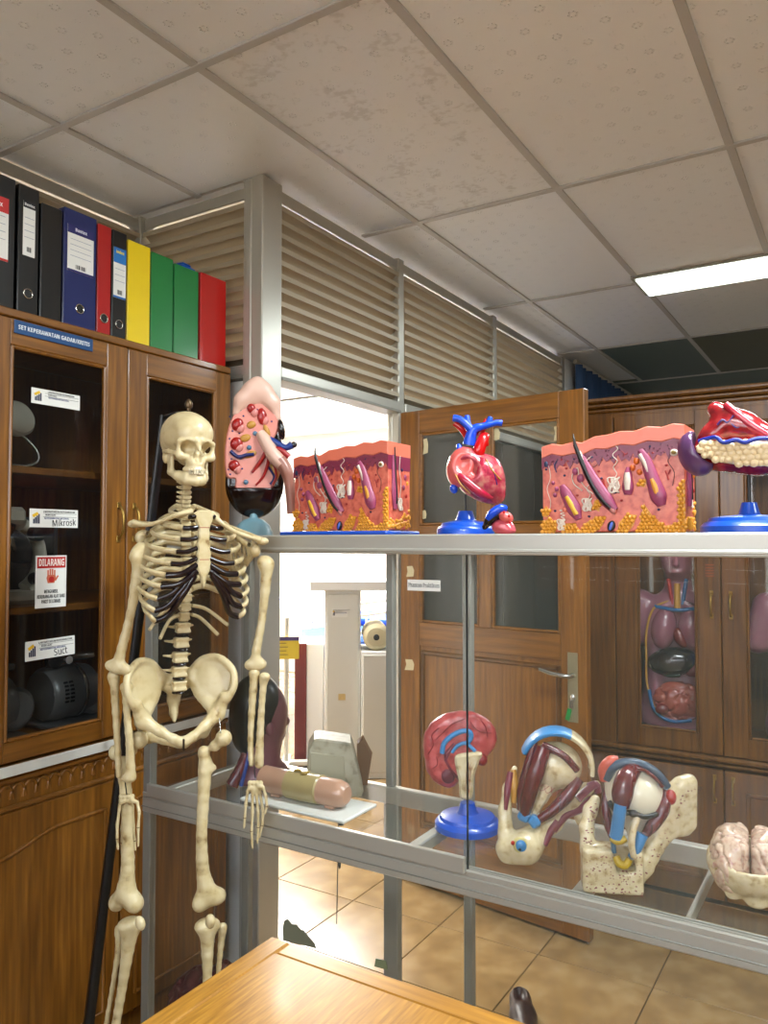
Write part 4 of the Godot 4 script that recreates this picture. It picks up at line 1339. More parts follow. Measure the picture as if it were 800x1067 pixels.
		part(t, "clamp_ring", MB.new().lathe([Vector2(0.083, -0.006), Vector2(0.086, 0.0), Vector2(0.083, 0.006)], 24, Vector3(0.02, 0.1, 0), Basis(Vector3(0, 0, 1), PI / 2)).done(), M.steel)
		part(t, "head", MB.new().lathe([Vector2(0.06, 0), Vector2(0.062, 0.02), Vector2(0.05, 0.03), Vector2(0.0, 0.032)], 24, Vector3(0.07, 0.085, 0.03), Basis(Vector3(1, 0, 0), PI / 2)).done(), grey)
		part(t, "top_pipe", MB.new().tube([Vector3(-0.06, 0.18, 0.0), Vector3(-0.05, 0.2, 0.02), Vector3(0.02, 0.205, 0.03), Vector3(0.08, 0.2, 0.02)], 0.012, 8).done(), M.steel)
		part(t, "gauge", MB.new().lathe([Vector2(0.026, 0), Vector2(0.026, 0.018), Vector2(0.02, 0.02), Vector2(0.0, 0.02)], 18, Vector3(-0.06, 0.205, 0.02), Basis(Vector3(1, 0, 0), PI / 2)).done(), dark)
		part(t, "gauge_dial", MB.new().lathe([Vector2(0.012, 0), Vector2(0.012, 0.002)], 14, Vector3(-0.02, 0.2, 0.045), Basis(Vector3(1, 0, 0), PI / 2)).done(), M.white)

# ---------------------------------------------------------------- the skeleton
var sk_root := Vector3.ZERO
func sk(px: float, py: float, dd := 0.0) -> Vector3:
	return at_d(px, py, 1.85 + dd) - sk_root
# one long bone as a smooth field: a path with radii, then knobs [centre, radius, blend]
func long_bone(owner: Node, called: String, pts: Array, radii: Array, knobs := [], cell := 0.0036) -> MeshInstance3D:
	var lo: Vector3 = pts[0]
	var hi: Vector3 = pts[0]
	for i in pts.size():
		lo = lo.min(pts[i] - Vector3.ONE * radii[i])
		hi = hi.max(pts[i] + Vector3.ONE * radii[i])
	for k in knobs:
		var r: Vector3 = k[1] if k[1] is Vector3 else Vector3.ONE * k[1]
		lo = lo.min(k[0] - r)
		hi = hi.max(k[0] + r)
	var f := Field.new(lo - Vector3.ONE * 0.006, hi + Vector3.ONE * 0.006, cell)
	var sp := smooth_path(pts, 3)
	f.path(sp, smooth_radii(radii, 3), 0.004)
	for k in knobs:
		var r: Vector3 = k[1] if k[1] is Vector3 else Vector3.ONE * k[1]
		f.ell(k[0], r, k[2] if k.size() > 2 else 0.016)
	return part(owner, called, f.done(), M.bone)
func make_skeleton() -> void:
	M.bone = textured(noise_texture(512, 61, 9.0, 9.0, ramp([[0.0, Color(0.5, 0.39, 0.23)], [0.14, Color(0.71, 0.62, 0.44)], [0.4, Color(0.78, 0.71, 0.54)], [1.0, Color(0.83, 0.77, 0.62)]]), 6), Vector3(2.3, 2.3, 2.3), 0.38, 0.15, false)
	M.cartilage = mat(Color(0.085, 0.035, 0.055), 0.22, 0.0, 0.3)
	sk_root = Vector3.ZERO
	var q := at_d(190, 565, 1.85)
	sk_root = Vector3(q.x, 0, q.z)
	var t := thing("skeleton", "cream plastic human skeleton model hanging from a black stand", "skeleton model", sk_root)
	# ---- skull
	var s := 0.80
	var sk_at := sk(195, 470, 0.0)
	var turn := Vector3(0.05, deg_to_rad(67), -0.02)
	var f := Field.new(Vector3(-0.08, -0.07, -0.108) * s, Vector3(0.08, 0.124, 0.108) * s, 0.0031)
	f.ell(Vector3(0, 0.05, -0.014) * s, Vector3(0.0715, 0.068, 0.088) * s)
	f.ell(Vector3(0, 0.046, 0.044) * s, Vector3(0.056, 0.05, 0.044) * s, 0.02)
	f.ell(Vector3(0, 0.022, -0.058) * s, Vector3(0.056, 0.048, 0.042) * s, 0.02)
	f.ell(Vector3(0, -0.02, 0.02) * s, Vector3(0.034, 0.026, 0.045) * s, 0.02)
	f.ell(Vector3(0, -0.036, 0.068) * s, Vector3(0.028, 0.028, 0.024) * s, 0.014)
	for e in [-1.0, 1.0]:
		var v := func(x: float, y: float, z: float) -> Vector3: return Vector3(e * x, y, z) * s
		f.ell(v.call(0.08, 0.022, 0.046), Vector3(0.018, 0.034, 0.03) * s, 0.014, Basis(), true)
		f.cap(v.call(0.01, 0.024, 0.086), v.call(0.048, 0.02, 0.07), 0.0085 * s, 0.0075 * s, 0.006)
		f.cap(v.call(0.051, 0.02, 0.067), v.call(0.05, -0.012, 0.064), 0.0065 * s, 0.0075 * s, 0.005)
		f.ell(v.call(0.042, -0.02, 0.066), Vector3(0.018, 0.012, 0.012) * s, 0.01)
		f.path([v.call(0.05, -0.014, 0.06), v.call(0.067, -0.008, 0.03), v.call(0.069, -0.005, -0.004)], [0.008 * s, 0.0062 * s, 0.0055 * s], 0.004)
		f.cap(v.call(0.012, 0.012, 0.084), v.call(0.014, -0.012, 0.083), 0.006 * s, 0.007 * s, 0.004)
		f.ell(v.call(0.058, -0.022, -0.012), Vector3(0.011, 0.019, 0.013) * s, 0.01)
		f.cap(v.call(0.026, -0.058, 0.062), v.call(0.008, -0.06, 0.086), 0.009 * s, 0.009 * s, 0.006)
		f.ell(v.call(0.031, 0.004, 0.088), Vector3(0.0225, 0.0205, 0.032) * s, 0.004, Basis(Vector3.UP, e * 0.3), true)
	f.cap(Vector3(0, 0.016, 0.086) * s, Vector3(0, -0.006, 0.097) * s, 0.0065 * s, 0.006 * s, 0.005)
	f.ell(Vector3(-0.0062, -0.022, 0.1) * s, Vector3(0.0088, 0.0185, 0.026) * s, 0.003, Basis(), true)
	f.ell(Vector3(0.0062, -0.022, 0.1) * s, Vector3(0.0088, 0.0185, 0.026) * s, 0.003, Basis(), true)
	var skull := part(t, "skull", f.done(), M.bone, sk_at, turn)
	f = Field.new(Vector3(-0.07, -0.11, -0.02) * s, Vector3(0.07, 0.01, 0.1) * s, 0.0031)
	for e in [-1.0, 1.0]:
		var v := func(x: float, y: float, z: float) -> Vector3: return Vector3(e * x, y, z) * s
		f.box(v.call(0.052, -0.04, 0.01), Vector3(0.0058, 0.03, 0.016) * s, 0.004, 0.006, Basis(Vector3(1, 0, 0), -0.15))
		f.cap(v.call(0.055, -0.004, -0.004), v.call(0.052, -0.03, 0.002), 0.007 * s, 0.008 * s, 0.006)
		f.path([v.call(0.051, -0.066, 0.012), v.call(0.04, -0.078, 0.04), v.call(0.022, -0.087, 0.068), v.call(0.0, -0.09, 0.079)], [0.0105 * s, 0.012 * s, 0.0135 * s, 0.014 * s], 0.006)
		f.path([v.call(0.038, -0.069, 0.04), v.call(0.022, -0.072, 0.068), v.call(0.0, -0.073, 0.081)], [0.008 * s, 0.008 * s, 0.008 * s], 0.006)
	var jaw := part(t, "mandible", f.done(), M.bone, sk_at, turn)
	var ivory := mat(Color(0.85, 0.8, 0.68), 0.3)
	for row in 2:
		for k in 12:
			var a := (k - 5.5) / 5.5
			var x := sin(a * 1.35) * 0.0265
			var z := 0.05 + cos(a * 1.35) * 0.04
			part(skull if row == 0 else jaw, "tooth", boxm(Vector3(0.0062, 0.0125, 0.006) * s, 0.0012), ivory, Vector3(x, -0.0615 if row == 0 else -0.0655, z + 0.004) * s, Vector3(0, a * 1.35, 0))
	# ---- spine
	var bodies := {}
	for kind in 3:
		var r: float = [0.0105, 0.0125, 0.0165][kind]
		var hgt: float = [0.0085, 0.0165, 0.0235][kind]
		var g := Field.new(Vector3(-0.045, -0.02, -0.05), Vector3(0.045, 0.02, 0.022), 0.003)
		g.box(Vector3(0, 0, 0), Vector3(r * 0.94, hgt * 0.5, r * 0.8), 0.006 if kind == 2 else 0.003)
		g.box(Vector3(0, hgt * 0.36, 0), Vector3(r * 1.05, hgt * 0.14, r * 0.88), 0.002, 0.004)
		g.box(Vector3(0, -hgt * 0.36, 0), Vector3(r * 1.05, hgt * 0.14, r * 0.88), 0.002, 0.004)
		for e in [-1.0, 1.0]:
			g.cap(Vector3(e * r * 0.7, hgt * 0.2, -r * 0.8), Vector3(e * r * 0.8, 0, -r * 1.5), 0.004, 0.0045, 0.003)
			g.cap(Vector3(e * r * 0.8, 0, -r * 1.3), Vector3(e * (r + [0.006, 0.012, 0.016][kind]), 0.002, -r * 1.7), 0.004, 0.003, 0.003)
			g.cap(Vector3(e * r * 0.8, 0, -r * 1.4), Vector3(0, -0.003, -r * 2.2), 0.0035, 0.0035, 0.003)
		g.cap(Vector3(0, -0.002, -r * 2.0), Vector3(0, -[0.004, 0.012, 0.006][kind], -r * 2.7), 0.0035, 0.003, 0.003)
		bodies[kind] = g.done()
	var line := smooth_path([sk(194, 500, 0.0), sk(194, 516, 0.01), sk(193, 533, 0.035), sk(193, 566, 0.062), sk(195, 605, 0.062), sk(192, 640, 0.045), sk(188, 680, 0.02), sk(186, 722, 0.03)], 30)
	var lens := [0.0]
	for i in line.size() - 1:
		lens.append(lens[i] + line[i].distance_to(line[i + 1]))
	var total: float = lens[lens.size() - 1]
	var weights := []
	for k in 24:
		weights.append([0.0115, 0.0205, 0.032][0 if k < 7 else (1 if k < 19 else 2)])
	var sum := 0.0
	for w in weights:
		sum += w
	var at_l := 0.0
	var chest_turn := deg_to_rad(62)
	var spine_at := []
	for k in 24:
		var w: float = weights[k] * total / sum
		var mid := at_l + w * 0.46
		var i := 0
		while i < lens.size() - 2 and lens[i + 1] < mid:
			i += 1
		var p: Vector3 = line[i].lerp(line[i + 1], (mid - lens[i]) / maxf(lens[i + 1] - lens[i], 1e-5))
		spine_at.append(p)
		var kind := 0 if k < 7 else (1 if k < 19 else 2)
		part(t, "vertebra", bodies[kind], M.bone, p, Vector3(0, chest_turn, 0))
		if k < 23 or true:
			var j := i
			while j < lens.size() - 2 and lens[j + 1] < at_l + w:
				j += 1
			var r: float = [0.0098, 0.0122, 0.0168][kind]
			part(t, "disc", MB.new().lathe([Vector2(r * 0.9, -0.0022), Vector2(r, 0.0), Vector2(r * 0.9, 0.0022)], 14).done(), M.cartilage if kind == 2 else M.bone, line[j], Vector3(0, chest_turn, 0), Vector3(1, 1.15, 0.86))
		at_l += w
	# ---- rib cage, in the frame of the chest
	var cb := Basis(Vector3.UP, chest_turn)
	var co := sk(203, 565, 0.0)
	co.y = 0
	var ch := func(x: float, y: float, z: float) -> Vector3:
		return co + cb * Vector3(x, y, z)
	var st := PackedVector2Array([Vector2(-0.012, 1.553), Vector2(0.012, 1.553), Vector2(0.024, 1.545), Vector2(0.017, 1.522), Vector2(0.0115, 1.512), Vector2(0.0135, 1.5), Vector2(0.012, 1.488), Vector2(0.0155, 1.476), Vector2(0.0135, 1.464), Vector2(0.017, 1.452), Vector2(0.0145, 1.44), Vector2(0.0165, 1.428), Vector2(0.013, 1.412), Vector2(0.006, 1.4), Vector2(0.005, 1.388), Vector2(0.0, 1.374), Vector2(-0.005, 1.388), Vector2(-0.006, 1.4), Vector2(-0.013, 1.412), Vector2(-0.0165, 1.428), Vector2(-0.0145, 1.44), Vector2(-0.017, 1.452), Vector2(-0.0135, 1.464), Vector2(-0.0155, 1.476), Vector2(-0.012, 1.488), Vector2(-0.0135, 1.5), Vector2(-0.0115, 1.512), Vector2(-0.017, 1.522), Vector2(-0.024, 1.545)])
	var sternum := part(t, "sternum", MB.new().prism(st, -0.006, 0.0065, 0.003).done(), M.bone, ch.call(0, 0, 0.068), Vector3(0, chest_turn, 0))
	for yy in [1.513, 1.44]:
		part(sternum, "painted_line", MB.new().box(Vector3(0, yy, 0.0066), Vector3(0.022, 0.0016, 0.0005)).done(), mat(Color(0.6, 0.2, 0.14), 0.5))
	var wid := [0.05, 0.076, 0.095, 0.108, 0.116, 0.121, 0.125, 0.127, 0.123, 0.114]
	var ye := [1.537, 1.512, 1.486, 1.458, 1.431, 1.405, 1.380, 1.352, 1.326, 1.302]
	var xe := [0.03, 0.045, 0.053, 0.062, 0.073, 0.083, 0.092, 0.098, 0.102, 0.1]
	var ze := [0.055, 0.062, 0.066, 0.066, 0.064, 0.06, 0.054, 0.047, 0.038, 0.026]
	var ys := [1.54, 1.514, 1.49, 1.466, 1.443, 1.428, 1.414]
	for e in [-1.0, 1.0]:
		for i in 10:
			var yb := 1.563 - 0.0218 * i
			var w: float = wid[i]
			var pts := smooth_path([ch.call(e * 0.012, yb, -0.062), ch.call(e * w * 0.45, yb + 0.004, -0.08), ch.call(e * w * 0.9, lerpf(yb, ye[i], 0.32), -0.052), ch.call(e * w, lerpf(yb, ye[i], 0.62), -0.004), ch.call(e * lerpf(w, xe[i], 0.35), lerpf(yb, ye[i], 0.85), 0.035), ch.call(e * xe[i], ye[i], ze[i])], 5)
			var rib := MB.new()
			var rr := []
			for k in pts.size():
				rr.append(0.0046 + 0.0016 * absf(2.0 * k / pts.size() - 1.0))
			rib.tube(pts, rr, 8, 1.28, Vector3.UP)
			part(t, "rib", rib.done(), M.bone)
			var c := MB.new()
			var ce := []
			if i < 7:
				ce = [ch.call(e * xe[i], ye[i], ze[i]), ch.call(e * lerpf(xe[i], 0.016, 0.5), lerpf(ye[i], ys[i], 0.35) - 0.001 * i, 0.069), ch.call(e * 0.015, ys[i], 0.067)]
			else:
				var b := i - 7
				ce = [ch.call(e * xe[i], ye[i], ze[i]), ch.call(e * (xe[i] - 0.028), ye[i] + 0.012, ze[i] + 0.014), ch.call(e * (0.05 - 0.002 * b), 1.385 - b * 0.012, 0.066), ch.call(e * 0.02, 1.412 - 0.004 * b, 0.068)]
			var cr := []
			var cp := smooth_path(ce, 5)
			for k in cp.size():
				cr.append(0.0056 if i < 5 else 0.0072)
			c.tube(cp, cr, 8)
			part(t, "costal_cartilage", c.done(), M.cartilage)
		for i in 2:
			var yb := 1.326 - 0.022 * i
			var ln: float = [0.095, 0.07][i]
			part(t, "rib", MB.new().tube(smooth_path([ch.call(e * 0.012, yb, -0.06), ch.call(e * ln * 0.55, yb - 0.012, -0.07), ch.call(e * ln, yb - 0.05, -0.035)], 5), 0.0045, 8).done(), M.bone)
	# ---- shoulder girdle
	for e in [0, 1]:
		var dd: float = [-0.03, 0.035][e]
		var cl: Array = [[sk(200, 533, -0.055), sk(186, 536, -0.07), sk(168, 543, -0.06), sk(152, 547, -0.045), sk(139, 544, -0.03)], [sk(221, 535, -0.035), sk(231, 545, -0.04), sk(245, 554, -0.02), sk(259, 559, 0.0), sk(270, 562, 0.02)]][e]
		part(t, "clavicle", MB.new().tube(smooth_path(cl, 5), smooth_radii([0.009, 0.0065, 0.0055, 0.006, 0.008], 5), 10, 0.85).done(), M.bone)
		var acr: Vector3 = [sk(139, 546, -0.02), sk(274, 564, 0.03)][e]
		var glen: Vector3 = [sk(146, 560, -0.015), sk(266, 574, 0.035)][e]
		var top_med: Vector3 = [sk(176, 548, 0.07), sk(234, 548, 0.09)][e]
		var tip: Vector3 = [sk(166, 606, 0.085), sk(243, 606, 0.1)][e]
		var lo := acr.min(glen).min(top_med).min(tip) - Vector3.ONE * 0.022
		var hi := acr.max(glen).max(top_med).max(tip) + Vector3.ONE * 0.022
		var g := Field.new(lo, hi, 0.0038)
		g.cap(glen, top_med, 0.009, 0.004, 0.008)
		g.cap(glen, tip, 0.008, 0.004, 0.008)
		g.cap(top_med, tip, 0.004, 0.004, 0.006)
		for k in 6:
			var u := (k + 0.5) / 6.0
			g.cap(glen.lerp(tip, u), glen.lerp(top_med, u), 0.0048, 0.004, 0.006)
		g.cap(top_med.lerp(glen, 0.15) + Vector3(0, 0.008, 0), acr, 0.005, 0.0085, 0.006)
		g.ell(acr, Vector3(0.014, 0.007, 0.014), 0.008)
		g.ell(glen, Vector3(0.011, 0.015, 0.011), 0.008)
		var cora: Vector3 = [sk(156, 556, -0.045), sk(258, 568, -0.005)][e]
		g.cap(glen.lerp(top_med, 0.1) + Vector3(0, 0.01, 0), cora, 0.006, 0.0055, 0.006)
		part(t, "scapula", g.done(), M.bone)
	# ---- arms
	var hr := [sk(147, 576, -0.045), sk(143, 600, -0.05), sk(136, 640, -0.055), sk(127, 675, -0.06), sk(122, 696, -0.06)]
	long_bone(t, "humerus", hr, [0.019, 0.0135, 0.0098, 0.0105, 0.014], [[sk(149, 574, -0.035), 0.0195], [sk(141, 580, -0.055), 0.012], [sk(114, 693, -0.058), 0.0105], [sk(131, 698, -0.065), 0.0125]])
	var hl := [sk(279, 588, 0.035), sk(277, 605, 0.033), sk(273, 645, 0.03), sk(267, 678, 0.025), sk(266, 694, 0.025)]
	long_bone(t, "humerus", hl, [0.015, 0.0125, 0.0092, 0.0105, 0.0125], [[sk(275, 586, 0.04), 0.0165], [sk(259, 693, 0.025), 0.0105], [sk(273, 692, 0.028), 0.011]])
	long_bone(t, "ulna", [sk(119, 706, -0.055), sk(120, 730, -0.058), sk(122, 770, -0.06), sk(124, 808, -0.055)], [0.0105, 0.0085, 0.0072, 0.0072], [[sk(118, 704, -0.05), 0.011]])
	long_bone(t, "radius", [sk(132, 717, -0.068), sk(132, 740, -0.07), sk(135, 775, -0.07), sk(136, 808, -0.062)], [0.0105, 0.0078, 0.0085, 0.0115], [[sk(132, 715, -0.068), Vector3(0.0125, 0.007, 0.0125)], [sk(133, 811, -0.06), Vector3(0.016, 0.007, 0.012)]])
	long_bone(t, "ulna", [sk(265, 703, 0.02), sk(263, 730, 0.018), sk(261, 770, 0.015), sk(262, 796, 0.012)], [0.0105, 0.0088, 0.007, 0.007], [[sk(265, 700, 0.025), 0.0095]])
	long_bone(t, "radius", [sk(275, 706, 0.018), sk(273, 730, 0.015), sk(271, 765, 0.012), sk(270, 796, 0.01)], [0.009, 0.0075, 0.0085, 0.011], [[sk(276, 705, 0.018), Vector3(0.0105, 0.006, 0.0105)]])
	part(t, "wire", MB.new().tube([sk(266, 797, 0.012), sk(265, 803, 0.01), sk(266, 811, 0.008)], 0.0014, 5).done(), M.black)
	part(t, "wire", MB.new().tube([sk(130, 812, -0.055), sk(131, 820, -0.05), sk(132, 828, -0.045)], 0.0014, 5).done(), M.black)
	# hands: wrist block and five jointed fingers each
	var hands := [[sk(132, 832, -0.04), [[sk(125, 838, -0.04), sk(122, 860, -0.042), sk(122, 874, -0.045), sk(123, 885, -0.046)], [sk(129, 840, -0.02), sk(127, 864, -0.016), sk(127, 878, -0.014), sk(127, 892, -0.012)], [sk(133, 841, -0.012), sk(133, 866, -0.002), sk(133, 882, 0.002), sk(133, 897, 0.004)], [sk(138, 840, -0.022), sk(139, 862, -0.018), sk(140, 876, -0.016), sk(141, 886, -0.016)], [sk(143, 836, -0.048), sk(145, 846, -0.055), sk(144, 862, -0.058), sk(144, 882, -0.058)]]],
		[sk(266, 818, 0.006), [[sk(258, 824, 0.004), sk(256, 838, 0.0), sk(255, 852, -0.002), sk(254, 863, -0.002)], [sk(263, 828, 0.004), sk(263, 848, 0.0), sk(262, 866, -0.002), sk(263, 884, -0.004)], [sk(267, 828, 0.004), sk(269, 846, 0.0), sk(269, 862, 0.0), sk(268, 879, -0.002)], [sk(271, 827, 0.006), sk(274, 846, 0.004), sk(273, 860, 0.002), sk(270, 873, 0.0)], [sk(274, 820, 0.0), sk(277, 830, -0.005), sk(278, 840, -0.008), sk(276, 848, -0.01)]]]]
	for hd in hands:
		var c: Vector3 = hd[0]
		var g := Field.new(c - Vector3(0.03, 0.022, 0.03), c + Vector3(0.03, 0.022, 0.03), 0.0025)
		for k in 8:
			g.ell(c + Vector3((k % 4 - 1.5) * 0.0085 * 0.85, (0.0045 if k < 4 else -0.005), -(k % 4 - 1.5) * 0.0085 * 0.5), Vector3(0.0062, 0.0066, 0.0062), 0.002)
		for k in 5:
			var b: Vector3 = hd[1][k][0]
			g.cap(c + (b - c) * 0.5, b, 0.0055, 0.0042, 0.003)
		part(t, "wrist", g.done(), M.bone)
		for k in 5:
			var fp := []
			var fr := []
			var js: Array = hd[1][k]
			for j in 3:
				for m in 4:
					var u := m / 4.0
					fp.append((js[j] as Vector3).lerp(js[j + 1], u))
					fr.append(lerpf(0.0046, 0.0034, j / 3.0) * (1.0 if m == 0 else (0.72 if m == 2 else 0.8)))
			fp.append(js[3])
			fr.append(0.0022)
			var fg := part(t, "finger", MB.new().tube(fp, fr, 7).done(), M.bone)
			for j in 2:
				part(fg, "joint", MB.new().ball(js[j + 1], Vector3.ONE * 0.0041, 8).done(), mat(Color(0.45, 0.36, 0.24), 0.5))
	# ---- pelvis
	var pt := deg_to_rad(56)
	var p0 := sk(187, 731, 0.0)
	f = Field.new(Vector3(-0.14, -0.125, -0.105), Vector3(0.14, 0.105, 0.08), 0.0034)
	for e in [-1.0, 1.0]:
		var v := func(x: float, y: float, z: float) -> Vector3: return Vector3(e * x, y, z)
		var nrm := Vector3(-e * 0.62, 0.3, 0.72).normalized()
		var bx := Vector3.UP.cross(nrm).normalized()
		f.ell(v.call(0.078, 0.04, -0.022), Vector3(0.054, 0.06, 0.0095), 0.008, Basis(bx, nrm.cross(bx), nrm))
		f.path(smooth_path([v.call(0.035, 0.05, -0.062), v.call(0.06, 0.083, -0.054), v.call(0.094, 0.094, -0.024), v.call(0.12, 0.073, 0.014), v.call(0.121, 0.038, 0.034), v.call(0.106, 0.006, 0.032)], 4), smooth_radii([0.008, 0.0078, 0.0075, 0.0075, 0.0072, 0.008], 4), 0.006)
		f.path([v.call(0.033, 0.045, -0.06), v.call(0.058, 0.014, -0.046), v.call(0.074, -0.014, -0.012), v.call(0.086, -0.03, 0.012)], [0.014, 0.012, 0.013, 0.018], 0.012)
		f.path([v.call(0.1, 0.01, 0.026), v.call(0.088, -0.03, 0.018), v.call(0.05, -0.052, 0.044), v.call(0.02, -0.07, 0.056), v.call(0.006, -0.078, 0.056)], [0.012, 0.018, 0.0105, 0.0095, 0.0115], 0.01)
		f.path([v.call(0.007, -0.086, 0.05), v.call(0.035, -0.088, 0.012), v.call(0.062, -0.086, -0.022)], [0.009, 0.007, 0.012], 0.008)
		f.path([v.call(0.088, -0.034, 0.004), v.call(0.076, -0.066, -0.03), v.call(0.064, -0.09, -0.028)], [0.018, 0.013, 0.014], 0.01)
		f.ell(v.call(0.108, -0.036, 0.012), Vector3(0.014, 0.017, 0.017), 0.006, Basis(), true)
	f.ell(Vector3(0, 0.028, -0.062), Vector3(0.04, 0.026, 0.013), 0.008)
	f.path([Vector3(0, 0.02, -0.066), Vector3(0, -0.02, -0.084), Vector3(0, -0.05, -0.076), Vector3(0, -0.066, -0.064)], [0.022, 0.015, 0.01, 0.005], 0.008)
	var pelvis := part(t, "pelvis", f.done(), M.bone, p0, Vector3(0.1, pt, 0.0))
	part(pelvis, "symphysis", MB.new().box(Vector3(0, -0.081, 0.057), Vector3(0.0045, 0.026, 0.027), 0.0015).done(), M.cartilage)
	for k in 6:
		part(pelvis, "sacral_pit", MB.new().ball(Vector3((0.011 - 0.0025 * int(k / 2)) * (1.0 if k % 2 else -1.0), 0.012 - 0.018 * int(k / 2), -0.052 - 0.011 * int(k / 2)), Vector3(0.0028, 0.0024, 0.002), 8).done(), mat(Color(0.1, 0.07, 0.04), 0.7))
	# ---- legs
	long_bone(t, "femur", [sk(128, 795, -0.02), sk(131, 825, -0.022), sk(133, 870, -0.025), sk(133, 905, -0.025), sk(131, 930, -0.025)], [0.016, 0.0135, 0.0125, 0.0155, 0.023], [[sk(145, 771, -0.03), 0.0205, 0.004], [sk(137, 782, -0.022), 0.0135, 0.012], [sk(119, 784, -0.01), Vector3(0.013, 0.018, 0.013), 0.012], [sk(122, 940, -0.012), Vector3(0.018, 0.021, 0.021), 0.026], [sk(141, 942, -0.03), Vector3(0.018, 0.02, 0.021), 0.026]], 0.004)
	long_bone(t, "femur", [sk(214, 795, 0.0), sk(212, 830, -0.012), sk(210, 870, -0.018), sk(211, 905, -0.012), sk(215, 926, -0.008)], [0.0165, 0.0135, 0.0125, 0.0145, 0.02], [[sk(233, 769, 0.0), 0.0195, 0.004], [sk(224, 777, 0.0), 0.0135, 0.01], [sk(212, 784, 0.0), Vector3(0.014, 0.016, 0.014), 0.012], [sk(222, 800, 0.006), 0.008, 0.01], [sk(209, 941, -0.012), Vector3(0.0175, 0.02, 0.022), 0.026], [sk(227, 934, 0.006), Vector3(0.0165, 0.019, 0.022), 0.026]], 0.004)
	part(t, "wire", MB.new().tube([sk(228, 738, 0.01), sk(229, 752, 0.0), sk(230, 764, -0.012)], 0.0013, 5).done(), M.steel)
	for e in [0, 1]:
		var pk: Vector3 = [sk(146, 962, -0.05), sk(219, 960, -0.045)][e]
		part(t, "patella", MB.new().ball(pk, Vector3(0.0135, 0.0165, 0.01), 16, Basis(Vector3(0, 0, 1), [0.5, -0.1][e])).done(), M.bone)
		var tb: Array = [[sk(136, 966, -0.018), sk(133, 990, -0.02), sk(127, 1030, -0.015), sk(121, 1066, -0.01), sk(114, 1110, 0.0), sk(110, 1145, 0.01)], [sk(216, 967, 0.0), sk(216, 985, -0.005), sk(216, 1020, -0.008), sk(216, 1066, -0.006), sk(216, 1110, 0.0), sk(216, 1145, 0.0)]][e]
		long_bone(t, "tibia", tb, [0.0215, 0.0145, 0.0105, 0.0098, 0.0105, 0.016], [[tb[0] + Vector3(0.008, 0.006, -0.01), Vector3(0.017, 0.011, 0.017)], [tb[0] + Vector3(-0.008, 0.006, 0.01), Vector3(0.017, 0.011, 0.017)]], 0.004)
		var fb: Array = [[sk(124, 968, 0.0), sk(123, 990, 0.0), sk(117, 1030, 0.0), sk(111, 1066, 0.0), sk(106, 1110, 0.01), sk(104, 1148, 0.02)], [sk(232, 966, 0.012), sk(230, 985, 0.015), sk(227, 1020, 0.015), sk(225, 1066, 0.015), sk(224, 1110, 0.012), sk(224, 1150, 0.01)]][e]
		long_bone(t, "fibula", fb, [0.0105, 0.007, 0.0056, 0.0055, 0.006, 0.0095], [], 0.0038)
		var an: Vector3 = tb[5]
		var fw := Vector3(sin(pt), 0, cos(pt))
		var g := Field.new(an + Vector3(-0.08, -0.09, -0.08), an + Vector3(0.19, 0.02, 0.16), 0.006)
		g.cap(an + Vector3(0, -0.03, 0), an - fw * 0.05 + Vector3(0, -0.05, 0), 0.02, 0.018, 0.01)
		for k in 5:
			var sd := Vector3(fw.z, 0, -fw.x) * (k - 2.0) * 0.013
			g.path([an + Vector3(0, -0.035, 0) + fw * 0.02, an + fw * 0.08 + sd + Vector3(0, -0.052, 0), an + fw * (0.13 - 0.004 * k) + sd * 1.3 + Vector3(0, -0.065, 0)], [0.014, 0.0075, 0.006], 0.006)
		part(t, "foot", g.done(), M.bone)
	# ---- the stand that carries it
	var sr := Vector3(at_d(72, 565, 1.93).x, 0, at_d(72, 565, 1.93).z)
	var stand := thing("skeleton_stand", "slanted black steel stand that carries the skeleton", "stand", sr)
	var top := at_d(171, 433, 1.97) - sr
	var foot := at_d(82, 1150, 1.93) - sr
	var dirn := (foot - top).normalized()
	var low := top + dirn * ((top.y - 0.045) / -dirn.y)
	part(stand, "pole", MB.new().tube([top, low], [0.0125, 0.0165], 4, 1.0, Vector3(0.3, 0, 1)).done(), M.black)
	var crown := at_d(196.5, 431, 1.85) - sr
	part(stand, "arm", MB.new().tube([top + Vector3(0, -0.004, 0), top.lerp(crown, 0.5) + Vector3(0, 0.002, 0), crown], 0.0055, 8).done(), M.black)
	part(stand, "finial", MB.new().lathe([Vector2(0.004, -0.004), Vector2(0.0045, 0.012), Vector2(0.008, 0.014), Vector2(0.01, 0.022), Vector2(0.007, 0.03), Vector2(0.004, 0.033), Vector2(0.0, 0.036)], 14, crown).done(), mat(Color(0.35, 0.28, 0.2), 0.3, 0.8))
	for k in 4:
		var a := TAU * k / 4.0 + 0.6
		part(stand, "base_leg", MB.new().tube([low + Vector3(0, 0.0, 0), Vector3(low.x + cos(a) * 0.24, 0.02, low.z + sin(a) * 0.24)], 0.014, 6).done(), M.black)
		part(stand, "castor", MB.new().ball(Vector3(low.x + cos(a) * 0.24, 0.016, low.z + sin(a) * 0.24), Vector3.ONE * 0.016, 10).done(), M.black)

